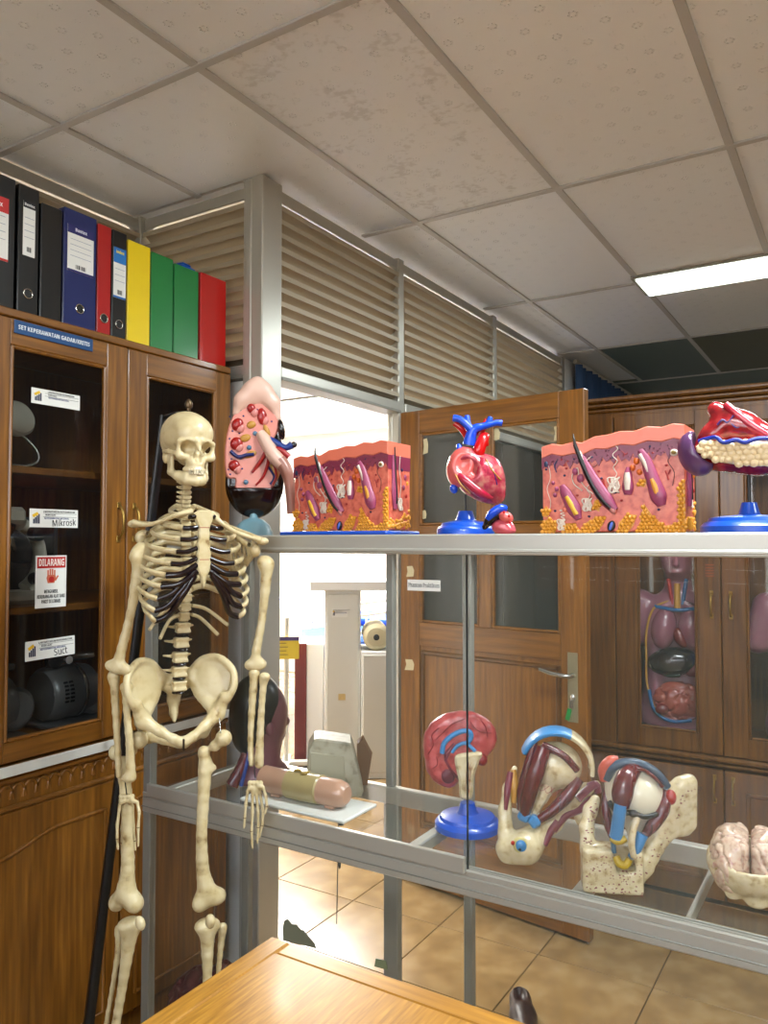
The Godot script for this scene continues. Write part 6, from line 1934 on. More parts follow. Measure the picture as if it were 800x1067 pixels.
	while yy < 490.0:
		var xx := 730.0 + (2.7 if row % 2 else 0.0)
		while xx < 848.0:
			var q := L2(xx + rng.randf_range(-0.8, 0.8), yy + rng.randf_range(-0.8, 0.8))
			if Geometry2D.is_point_in_polygon(q, inside):
				lob.ball(Vector3(q.x, q.y, 0.046), Vector3(0.0088, 0.0076, 0.0052) * rng.randf_range(0.85, 1.1), 9)
			xx += 6.6
		yy += 5.4
		row += 1
	part(t, "pancreas", lob.done(), mat(Color(0.87, 0.77, 0.6), 0.3, 0.0, 0.25))
	f = Field.new(L(708, 500, -0.05), L(752, 440, 0.06), 0.004)
	f.ell(L(731, 471, 0.01), Vector3(0.034, 0.046, 0.036), 0.0, Basis(Vector3(0, 0, 1), 0.3))
	f.ell(L(742, 462, 0.02), Vector3(0.026, 0.038, 0.05), 0.004, Basis(Vector3(0, 0, 1), 0.35), true)
	part(t, "spleen", f.done(), mat(Color(0.34, 0.2, 0.36), 0.28, 0.0, 0.35))

# ---------------------------------------------------------------- models inside the counter
func shelf_base(px: float, py: float, z: float) -> Vector3:
	var p := at_z(px, py, z)
	return Vector3(p.x, SHELF_TOP, z)
func make_shelf_models() -> void:
	var cream := textured(noise_texture(256, 101, 6.0, 6.0, ramp([[0.0, Color(0.62, 0.52, 0.36)], [0.35, Color(0.8, 0.73, 0.57)], [1.0, Color(0.85, 0.8, 0.67)]])), Vector3(6, 6, 6), 0.26, 0.3, false)
	var pink := textured(noise_texture(256, 102, 6.0, 6.0, ramp([[0.0, Color(0.56, 0.17, 0.18)], [0.5, Color(0.71, 0.29, 0.29)], [1.0, Color(0.76, 0.36, 0.35)]])), Vector3(6, 6, 6), 0.3, 0.3, false)
	var maroon := textured(noise_texture(256, 103, 40.0, 4.0, ramp([[0.0, Color(0.2, 0.025, 0.04)], [0.5, Color(0.32, 0.05, 0.07)], [1.0, Color(0.45, 0.1, 0.11)]])), Vector3(6, 6, 6), 0.25, 0.35, false)
	var sky := mat(Color(0.22, 0.5, 0.72), 0.35, 0.0, 0.2)
	var red := mat(Color(0.5, 0.05, 0.07), 0.3, 0.0, 0.2)
	var rose := mat(Color(0.45, 0.16, 0.22), 0.35, 0.0, 0.2)
	# ---- brain in median section
	var b := shelf_base(487, 855, -1.735)
	var turn := frame_at(b, 487, 856)
	var t := thing("brain_section_model", "pink halved brain model on a round blue stand", "brain model", b, turn)
	blue_base(t, 34 / fs, 26 / fs, 10 / fs, 50 / fs, 0.003)
	t.get_node("base").scale.y = 1.0
	var o := [[486, 736], [474, 737], [461, 742], [451, 751], [445, 763], [442, 776], [444, 790], [450, 804], [460, 815], [471, 819], [478, 817], [479, 806], [477, 790], [476, 778], [486, 776], [500, 775], [511, 769], [518, 759], [518, 750], [512, 743], [500, 738]]
	var f := Field.new(L(438, 824, -0.05), L(524, 732, 0.05), 0.0042)
	f.ell(L(480, 765, -0.008), Vector3(38 / fs, 29 / fs, 0.036), 0.0, Basis(Vector3(0, 0, 1), 0.1))
	f.ell(L(462, 788, -0.008), Vector3(20 / fs, 29 / fs, 0.034), 0.02, Basis(Vector3(0, 0, 1), 0.25))
	f.box(L(480, 780, 0.07), Vector3(0.2, 0.2, 0.055), 0.0, 0.008, Basis(), true)
	f.rough(noise_of(5, 28.0, 2), 0.003)
	part(t, "cerebrum", f.done(), pink)
	part(t, "brain_stem", MB.new().prism(blob([[474, 782], [484, 777], [502, 776], [498, 788], [494, 800], [492, 820], [486, 824], [479, 821], [478, 804]]), -0.015, 0.03, 0.006).done(), cream)
	for k in 4:
		vessel(t, "stem_line", [[487.0 + k * 1.5, 783 + k * 2, 0.031], [486.0 + k * 1.2, 798 + k * 2, 0.0312], [485.0 + k * 1.2, 812 + k, 0.031]], 0.0006, red)
	vessel(t, "corpus_callosum", [[461, 778, 0.018], [463, 768, 0.018], [471, 760, 0.018], [481, 755, 0.018], [489, 755, 0.018], [491, 761, 0.018], [486, 768, 0.018]], 0.006, sky, 6, 10)
	vessel(t, "fornix", [[471, 777, 0.018], [477, 770, 0.018], [485, 767, 0.018], [492, 772, 0.018], [495, 775, 0.018]], 0.0045, sky, 6, 10)
	vessel(t, "groove_strip", [[465, 786, 0.017], [466, 779, 0.017], [474, 768, 0.017]], [0.003, 0.006, 0.004], rose)
	vessel(t, "groove_strip", [[464, 784, 0.017], [470, 795, 0.017], [478, 804, 0.017]], 0.003, rose)
	lump(t, "cerebellum", L(467, 802, 0.014), Vector3(0.017, 0.018, 0.008), rose)
	for k in 3:
		var ring := []
		for q in 13:
			ring.append([467 + cos(q * TAU / 12) * (2.0 + k * 1.8), 802 + sin(q * TAU / 12) * (2.0 + k * 1.8), 0.0225 - k * 0.001])
		vessel(t, "cerebellar_fold", ring, 0.0009, mat(Color(0.28, 0.07, 0.12), 0.4), 2, 6)
	lump(t, "pituitary", L(502, 784, 0.012), Vector3(0.014, 0.015, 0.016), red)
	for v in [[[446, 780], [452, 770], [450, 760], [458, 752]], [[455, 764], [463, 756], [472, 748], [485, 742]], [[500, 742], [506, 750], [508, 760]], [[490, 745], [498, 754], [512, 756]], [[450, 795], [456, 790], [455, 782]], [[455, 806], [462, 812], [470, 813]]]:
		var vv := []
		for q in v:
			vv.append([q[0], q[1], 0.0155])
		vessel(t, "artery", vv, 0.0012, red, 4, 6)
	# ---- eye in its socket with a blue and cream shell
	b = shelf_base(562, 893, -1.66)
	turn = frame_at(b, 562, 899)
	t = thing("eye_socket_model", "eye socket model with dark red muscles under a blue and cream shell", "eye model", b, turn)
	f = Field.new(L(514, 903, -0.06), L(630, 806, 0.09), 0.0044)
	f.path(Ls([[530, 893, 0.045], [548, 889, 0.05], [560, 880, 0.03]]), [0.026, 0.032, 0.024], 0.02)
	f.path(Ls([[528, 880, 0.035], [527, 858, 0.02], [530, 838, 0.01], [537, 818, 0.0]]), [0.018, 0.013, 0.011, 0.007], 0.01)
	f.path(Ls([[558, 882, 0.03], [576, 870, 0.012], [594, 853, -0.01], [610, 838, -0.02], [621, 833, -0.025]]), [0.022, 0.018, 0.015, 0.012, 0.009], 0.012)
	f.path(Ls([[596, 852, -0.015], [606, 868, -0.02], [610, 880, -0.02]]), [0.012, 0.013, 0.012], 0.012)
	f.ell(L(534, 902, 0.045), Vector3(0.025, 0.012, 0.022), 0.01)
	part(t, "socket_bone", f.done(), cream)
	lump(t, "iris_ring", L(543, 882, 0.083), Vector3(0.0155, 0.017, 0.005), mat(Color(0.78, 0.72, 0.45), 0.35), 0.3)
	lump(t, "iris", L(544, 882, 0.0865), Vector3(0.0115, 0.0125, 0.0045), sky, 0.3)
	lump(t, "pupil", L(543, 885, 0.0905), Vector3(0.003, 0.003, 0.002), M.black)
	lump(t, "tear_duct", L(536, 880, 0.085), Vector3(0.0045, 0.0045, 0.004), mat(Color(0.7, 0.05, 0.05), 0.3))
	f = Field.new(L(545, 846, -0.05), L(608, 780, 0.06), 0.0044)
	f.ell(L(579, 812, 0.0), Vector3(27 / fs, 24 / fs, 0.048), 0.0)
	f.cap(L(572, 826, 0.01), L(556, 862, 0.02), 0.022, 0.01, 0.012)
	part(t, "eyeball", f.done(), cream)
	vessel(t, "optic_nerve", [[572, 826, 0.02], [564, 843, 0.03], [556, 858, 0.034]], [0.016, 0.012, 0.008], cream)
	vessel(t, "muscle", [[567, 790, 0.042], [559, 812, 0.056], [551, 838, 0.058], [547, 858, 0.05]], [0.017, 0.019, 0.017, 0.011], maroon, 6, 12)
	vessel(t, "muscle", [[558, 786, 0.02], [552, 808, 0.03], [545, 834, 0.034], [543, 855, 0.032]], [0.008, 0.011, 0.011, 0.008], maroon, 6, 12)
	vessel(t, "muscle", [[602, 822, 0.02], [590, 838, 0.034], [575, 852, 0.042], [562, 862, 0.044]], [0.012, 0.014, 0.012, 0.009], maroon, 6, 12)
	vessel(t, "muscle", [[566, 789, 0.03], [586, 796, 0.042], [600, 812, 0.03]], [0.009, 0.008, 0.008], maroon, 6, 12)
	for e in [[547, 858, 0.052, 0.4], [557, 863, 0.05, 0.9]]:
		part(t, "tendon_cap", MB.new().box(L(e[0], e[1], e[2]), Vector3(0.026, 0.022, 0.02), 0.005, Basis(Vector3(0, 0, 1), -e[3])).done(), sky)
	# curved shell: blue part and cream part
	for k in 2:
		var arc := []
		var arc2 := []
		for q in 9:
			var u := q / 8.0
			var a := lerpf([2.75, 1.15][k], [1.15, -0.15][k], u)
			arc.append(L(580 + cos(a) * 36, 812 - sin(a) * 36.5, 0.0))
			arc2.append(0.0)
		var sh := MB.new()
		var rs := []
		for q in 9:
			var c: Vector3 = arc[q]
			var rad := (c - L(580, 812)).normalized()
			var ring := PackedVector3Array()
			for j in 12:
				var th := PI * j / 11.0
				ring.append(c + Vector3(0, 0, cos(th) * 0.036) + rad * (0.006 * sin(th) - 0.004 * 0.0))
			for j in 12:
				var th := PI * (11 - j) / 11.0
				ring.append(c + Vector3(0, 0, cos(th) * 0.034) + rad * (0.006 * sin(th) - 0.006))
			rs.append(ring)
		sh.rings(rs)
		part(t, "shell_half", sh.done(), sky if k == 0 else cream)
	vessel(t, "orbital_tissue", [[536, 818, 0.008], [537, 836, 0.016], [536, 850, 0.022]], [0.006, 0.01, 0.006], mat(Color(0.72, 0.5, 0.14), 0.35, 0.0, 0.2))
	vessel(t, "painted_edge", [[533, 820, 0.012], [530, 836, 0.022], [528, 856, 0.034]], [0.007, 0.008, 0.004], rose)
	for v in [[[576, 874, 0.03], [588, 862, 0.012], [604, 856, -0.004], [616, 846, -0.012]], [[612, 834, -0.01], [620, 832, -0.016], [622, 840, -0.02]], [[566, 886, 0.05], [572, 876, 0.038], [580, 866, 0.024]], [[601, 845, 0.004], [612, 836, -0.008], [620, 831, -0.014]]]:
		vessel(t, "painted_edge", v, 0.0085, rose, 5, 10)
	for k in 5:
		vessel(t, "nerve", [[546.0 + k * 7, 822 + k, 0.06], [552.0 + k * 6, 826 + k * 2, 0.064], [560.0 + k * 6, 824 + k, 0.056]], 0.0007, red, 4, 5)
	# ---- eye in a block of spongy bone
	b = shelf_base(655, 918, -1.62)
	turn = frame_at(b, 660, 926)
	t = thing("eye_bone_model", "white eyeball model with muscles set in speckled bone block", "eye model", b, turn)
	f = Field.new(L(608, 936, -0.13), L(736, 822, 0.07), 0.0048)
	f.box(L(643, 909, 0.03), Vector3(30 / fs, 22 / fs, 0.03), 0.006, 0.0, Basis(Vector3.UP, 0.15))
	f.path(Ls([[620, 893, 0.03], [618, 875, 0.012], [622, 858, 0.0], [627, 848, -0.005]]), [0.016, 0.014, 0.014, 0.011], 0.008)
	# the rear wing: a wall of bone that climbs away from the block
	for k in 12:
		var u := k / 11.0
		var xx := lerpf(668, 724, u)
		var top_y := lerpf(900, 828, smoothstep(0.0, 0.85, u))
		var low_y := lerpf(926, 888, u) if u < 0.25 or u > 0.85 else lerpf(921, 886, u) - 10.0 * sin((u - 0.25) / 0.6 * PI)
		f.cap(L(xx, top_y + 8, 0.02 - 0.13 * u), L(xx, low_y - 7, 0.02 - 0.13 * u), 0.017, 0.015, 0.008)
	f.box(L(655, 893, 0.04), Vector3(0.018, 0.03, 0.03), 0.004, 0.004, Basis(Vector3(0, 0, 1), 0.2), true)
	var bone_block := part(t, "bone_block", f.done(), cream)
	var pits := MB.new()
	var pm := mat(Color(0.48, 0.16, 0.19), 0.5)
	for k in 120:
		var q := Vector2(rng.randf_range(616, 671), rng.randf_range(891, 930))
		if absf(q.x - 655) < 11 and q.y < 906:
			continue
		var w := L(q.x, q.y, 0.03)
		var c := L(643, 909, 0.03)
		var bs := Basis(Vector3.UP, 0.15)
		pits.ball(c + bs * (Vector3(w.x - c.x, w.y - c.y, 0.0295)), Vector3(0.0022, 0.0012, 0.0012) * rng.randf_range(0.6, 1.3), 6, Basis(Vector3(0, 0, 1), rng.randf_range(-0.8, 0.8)))
	var ridge := [Vector3(668, 905, 0.036), Vector3(682, 893, 0.004), Vector3(698, 868, -0.034), Vector3(710, 845, -0.061), Vector3(722, 836, -0.09)]
	for k in 120:
		var u := rng.randf() * 3.99
		var a: Vector3 = ridge[int(u)]
		var c2: Vector3 = ridge[int(u) + 1]
		var m := a.lerp(c2, u - int(u))
		pits.ball(L(m.x + rng.randf_range(-8, 9), m.y + rng.randf_range(-3, 9), m.z + rng.randf_range(-0.004, 0.0)), Vector3(0.0022, 0.0012, 0.0014) * rng.randf_range(0.6, 1.3), 6, Basis(Vector3(0, 0, 1), rng.randf_range(-0.8, 0.8)))
	for k in 30:
		var u := rng.randf()
		pits.ball(L(lerpf(619, 627, u) + rng.randf_range(-4, 4), lerpf(888, 848, u), lerpf(0.044, 0.009, u)), Vector3(0.002, 0.0012, 0.0014), 6)
	stuff(part(bone_block, "marrow_pit", pits.done(), pm))
	f = Field.new(L(628, 875, -0.07), L(702, 800, 0.06), 0.0046)
	f.ell(L(666, 838, -0.006), Vector3(31 / fs, 32 / fs, 0.056), 0.0)
	f.cap(L(666, 856, 0.01), L(665, 884, 0.02), 0.024, 0.008, 0.014)
	part(t, "eyeball", f.done(), mat(Color(0.82, 0.78, 0.68), 0.24, 0.0, 0.35))
	vessel(t, "muscle", [[668, 807, 0.02], [659, 815, 0.044], [655, 828, 0.056], [654, 842, 0.058]], [0.014, 0.02, 0.021, 0.015], maroon, 6, 14)
	vessel(t, "muscle", [[641, 828, 0.0], [638, 846, 0.014], [640, 866, 0.024], [646, 882, 0.03]], [0.008, 0.01, 0.009, 0.006], maroon, 6, 10)
	vessel(t, "muscle", [[697, 830, 0.0], [694, 846, 0.02], [685, 860, 0.03], [676, 872, 0.034]], [0.009, 0.014, 0.013, 0.008], maroon, 6, 10)
	vessel(t, "tendon", [[653, 838, 0.066], [651, 852, 0.066], [649, 866, 0.062], [648, 872, 0.06]], [0.012, 0.0125, 0.0125, 0.013], sky, 6, 12)
	vessel(t, "tendon_foot", [[643, 873, 0.062], [650, 876, 0.064], [658, 872, 0.062]], [0.006, 0.0065, 0.006], mat(Color(0.72, 0.6, 0.1), 0.35), 5, 10)
	vessel(t, "tendon", [[674, 870, 0.04], [668, 884, 0.044], [662, 894, 0.044]], [0.011, 0.01, 0.006], sky, 6, 12)
	vessel(t, "tendon", [[645, 878, 0.05], [646, 890, 0.05]], 0.005, mat(Color(0.25, 0.4, 0.5), 0.35))
	vessel(t, "tendon_foot", [[648, 892, 0.056], [651, 898, 0.06], [657, 899, 0.06], [661, 893, 0.058]], [0.007, 0.008, 0.008, 0.007], mat(Color(0.72, 0.6, 0.1), 0.35), 5, 10)
	vessel(t, "optic_nerve", [[669, 850, 0.056], [665, 862, 0.064], [663, 876, 0.066], [665, 890, 0.06]], [0.0075, 0.0068, 0.0068, 0.006], cream, 6, 12)
	vessel(t, "vein", [[642, 840, 0.044], [650, 848, 0.06], [664, 846, 0.062], [676, 850, 0.056], [688, 848, 0.044]], 0.005, M.black_gloss, 6, 10)
	lump(t, "vein_ring", L(665, 846, 0.066), Vector3(0.009, 0.0075, 0.005), M.black_gloss)
	vessel(t, "upper_arch", [[639, 822, 0.014], [646, 808, 0.02], [660, 802, 0.022], [676, 804, 0.02], [690, 813, 0.014], [699, 826, 0.004]], [0.009, 0.0095, 0.009, 0.009, 0.009, 0.008], mat(Color(0.22, 0.29, 0.36), 0.3, 0.0, 0.2), 6, 10)
	vessel(t, "gland", [[636, 824, 0.01], [636, 812, 0.014], [643, 803, 0.016], [651, 800, 0.014]], [0.008, 0.011, 0.011, 0.006], mat(Color(0.74, 0.32, 0.24), 0.3, 0.0, 0.25), 6, 12)
	lump(t, "gland", L(702, 835, 0.012), Vector3(0.011, 0.015, 0.012), mat(Color(0.6, 0.15, 0.13), 0.3, 0.0, 0.25))
	vessel(t, "duct", [[660, 812, 0.05], [671, 806, 0.034], [684, 812, 0.03], [694, 824, 0.02]], 0.004, maroon, 5, 8)
	# ---- brain lying in the base of a skull
	b = shelf_base(782, 924, -1.68)
	turn = frame_at(b, 774, 934)
	t = thing("brain_skull_model", "cream brain model with two hemispheres in an open skull base", "brain model", b, turn)
	var folds := noise_of(8, 26.0, 1)
	for e in [-1.0, 1.0]:
		f = Field.new(L(774, 930, -0.09) + Vector3(-0.005 if e > 0 else -0.085, 0, 0), L(774, 862, 0.1) + Vector3(0.085 if e > 0 else 0.005, 0, 0), 0.003)
		f.ell(L(774, 900, 0.0) + Vector3(e * 0.0375, 0, 0), Vector3(0.0365, 0.062, 0.08), 0.0)
		f.box(L(774, 898, 0.0) + Vector3(e * 0.02, 0, 0), Vector3(0.0185, 0.05, 0.068), 0.018, 0.012)
		f.rough(folds, 0.0085, true)
		part(t, "hemisphere", f.done(), textured(noise_texture(128, 111, 8.0, 8.0, ramp([[0.0, Color(0.6, 0.38, 0.34)], [0.3, Color(0.78, 0.66, 0.57)], [1.0, Color(0.82, 0.73, 0.64)]])), Vector3(9, 9, 9), 0.24, 0.35, false) if e < 0 else (t.get_node("hemisphere") as MeshInstance3D).material_override)
	f = Field.new(L(730, 938, -0.1), L(820, 884, 0.11), 0.004)
	f.ell(L(774, 902, 0.0), Vector3(0.079, 0.058, 0.09), 0.0)
	f.ell(L(774, 899, 0.0), Vector3(0.073, 0.054, 0.084), 0.0, Basis(), true)
	f.box(L(774, 860, 0.0) + Vector3(0, 0.0, 0), Vector3(0.14, 0.058, 0.14), 0.0, 0.0, Basis(Vector3(1, 0, 0), 0.08), true)
	f.ell(L(779, 930, 0.05), Vector3(0.02, 0.012, 0.016), 0.012)
	f.ell(L(757, 928, 0.04), Vector3(0.014, 0.01, 0.016), 0.012)
	f.ell(L(796, 930, 0.04), Vector3(0.014, 0.01, 0.016), 0.012)
	f.ell(L(776, 933, -0.03), Vector3(0.04, 0.012, 0.03), 0.012)
	part(t, "skull_base", f.done(), cream)
	# ---- head, turned away
	b = shelf_base(272, 815, -1.76)
	turn = frame_at(b, 272, 822)
	t = thing("head_model", "mannequin head model with black hair and mauve skin", "head model", b, turn)
	f = Field.new(L(236, 824, -0.12), L(304, 706, 0.12), 0.0058)
	f.ell(L(271, 748, 0.0), Vector3(26 / fs, 30 / fs, 0.07), 0.0)
	f.ell(L(283, 762, -0.01), Vector3(14 / fs, 24 / fs, 0.052), 0.03)
	f.path(Ls([[294, 752, -0.03], [298, 766, -0.038], [295, 769, -0.036]]), [0.006, 0.0095, 0.008], 0.01)
	f.path(Ls([[292, 772, -0.03], [293, 778, -0.03], [288, 786, -0.024]]), [0.012, 0.0105, 0.015], 0.012)
	f.path(Ls([[272, 775, 0.0], [271, 800, 0.0], [270, 818, 0.0]]), [0.052, 0.05, 0.066], 0.03)
	f.path(Ls([[250, 820, 0.02], [290, 818, -0.02]]), [0.03, 0.03], 0.03)
	f.box(L(270, 836, 0), Vector3(0.2, 0.037, 0.2), 0.0, 0.0, Basis(), true)
	part(t, "head", f.done(), mat(Color(0.46, 0.27, 0.31), 0.3, 0.0, 0.25))
	f = Field.new(L(236, 800, -0.1), L(304, 704, 0.1), 0.0058)
	f.ell(L(267, 748, 0.0), Vector3(28 / fs, 35 / fs, 0.083), 0.0)
	f.ell(L(258, 766, 0.0), Vector3(18 / fs, 30 / fs, 0.072), 0.02)
	f.ell(L(298, 772, -0.02), Vector3(19 / fs, 34 / fs, 0.14), 0.012, Basis(Vector3(0, 0, 1), 0.12), true)
	part(t, "hair", f.done(), mat(Color(0.012, 0.012, 0.014), 0.35))
	part(t, "ear", MB.new().ball(L(280, 765, 0.062), Vector3(0.013, 0.023, 0.01), 14, Basis(Vector3(0, 0, 1), 0.25)).done(), mat(Color(0.46, 0.27, 0.31), 0.3, 0.0, 0.25))
	vessel(t, "neck_muscle", [[257, 790, 0.05], [251, 806, 0.058], [243, 820, 0.062]], [0.014, 0.017, 0.018], maroon, 6, 12)
	vessel(t, "neck_vein", [[260, 788, 0.058], [256, 804, 0.068], [252, 820, 0.074]], 0.006, mat(Color(0.08, 0.2, 0.5), 0.3, 0.0, 0.3), 6, 10)
	# ---- injection arm on a white board
	b = shelf_base(330, 856, -1.64)
	turn = frame_at(b, 330, 856)
	t = thing("injection_board", "white board on small black feet under the arm model", "board", b, 0.0)
	part(t, "board", boxm(Vector3(0.33, 0.008, 0.15), 0.002), M.white_gloss, Vector3(-0.03, 0.016, 0))
	for sx in [-1.0, 1.0]:
		for sz in [-1.0, 1.0]:
			part(t, "foot", MB.new().lathe([Vector2(0.007, 0), Vector2(0.009, 0.012), Vector2(0.0, 0.012)], 12, Vector3(-0.03 + sx * 0.14, 0, sz * 0.05)).done(), M.black)
	var arm := thing("arm_model", "beige rubber arm model wrapped in a yellowish sleeve", "arm model", b + Vector3(0, 0.0205, 0.0), 0.0)
	var flesh := mat(Color(0.68, 0.52, 0.42), 0.3, 0.0, 0.3)
	part(arm, "core", MB.new().lathe([Vector2(0.0, -0.13), Vector2(0.02, -0.128), Vector2(0.03, -0.118), Vector2(0.0345, -0.1), Vector2(0.0345, -0.06), Vector2(0.032, 0.0), Vector2(0.033, 0.06), Vector2(0.034, 0.14)], 28, Vector3(-0.03, 0.036, 0.005), Basis(Vector3(0, 0, 1), PI / 2)).done(), flesh)
	part(arm, "sleeve", MB.new().lathe([Vector2(0.034, -0.05), Vector2(0.037, -0.046), Vector2(0.0365, -0.02), Vector2(0.038, 0.01), Vector2(0.0365, 0.04), Vector2(0.0375, 0.052), Vector2(0.034, 0.055)], 28, Vector3(-0.03, 0.0365, 0.005), Basis(Vector3(0, 0, 1), PI / 2)).done(), mat(Color(0.62, 0.55, 0.36), 0.28, 0.0, 0.35))
	part(arm, "sleeve_knot", MB.new().tube(smooth_path([Vector3(-0.065, 0.073, 0.01), Vector3(-0.045, 0.078, 0.014), Vector3(-0.03, 0.074, 0.02), Vector3(-0.012, 0.08, 0.012)], 4), [0.003, 0.004, 0.0045, 0.005, 0.0045, 0.004, 0.003, 0.004, 0.0045, 0.005, 0.004, 0.003, 0.002], 8).done(), mat(Color(0.62, 0.5, 0.2), 0.3))
	part(arm, "support", MB.new().box(Vector3(0.055, 0.006, 0.005), Vector3(0.03, 0.012, 0.04), 0.002).box(Vector3(-0.12, 0.006, 0.005), Vector3(0.03, 0.012, 0.04), 0.002).done(), flesh)
	# ---- beige box that leans, with a brown carton behind it
	b = shelf_base(346, 836, -1.78)
	turn = frame_at(b, 350, 832)
	t = thing("device_box", "worn pale grey plastic box with a slanting side", "box", b, turn)
	part(t, "shell", MB.new().prism(poly([[324, 832], [325, 783], [331, 773], [337, 772], [369, 777], [372, 783], [382, 826], [380, 832]]), -0.05, 0.05, 0.005).done(), textured(noise_texture(128, 121, 5.0, 5.0, ramp([[0.0, Color(0.5, 0.48, 0.4)], [0.4, Color(0.66, 0.64, 0.55)], [1.0, Color(0.7, 0.68, 0.6)]])), Vector3(5, 5, 5), 0.45, 0.0, false))
	part(t, "front_plate", MB.new().prism(poly([[327, 829], [328, 785], [362, 790], [364, 829]]), 0.05, 0.0535, 0.002).done(), mat(Color(0.64, 0.62, 0.53), 0.45))
	t = thing("carton", "small brown folded carton behind the pale grey box", "carton", b + Vector3(-0.03, 0, -0.072), turn)
	part(t, "body", MB.new().prism(poly([[370, 832], [370, 788], [377, 782], [386, 800], [381, 832]]), -0.02, 0.02, 0.001).done(), mat(Color(0.42, 0.3, 0.19), 0.7))
	part(t, "flap", MB.new().prism(poly([[370, 790], [376, 779], [387, 799], [384, 800]]), 0.012, 0.014, 0.0).done(), mat(Color(0.46, 0.33, 0.21), 0.7))

	for c in get_children():
		var n := String(c.name)
		if n in ["brain_section_model", "eye_socket_model", "eye_bone_model", "brain_skull_model", "head_model", "injection_board", "device_box", "carton"]:
			settle(c, SHELF_TOP + 0.0002)

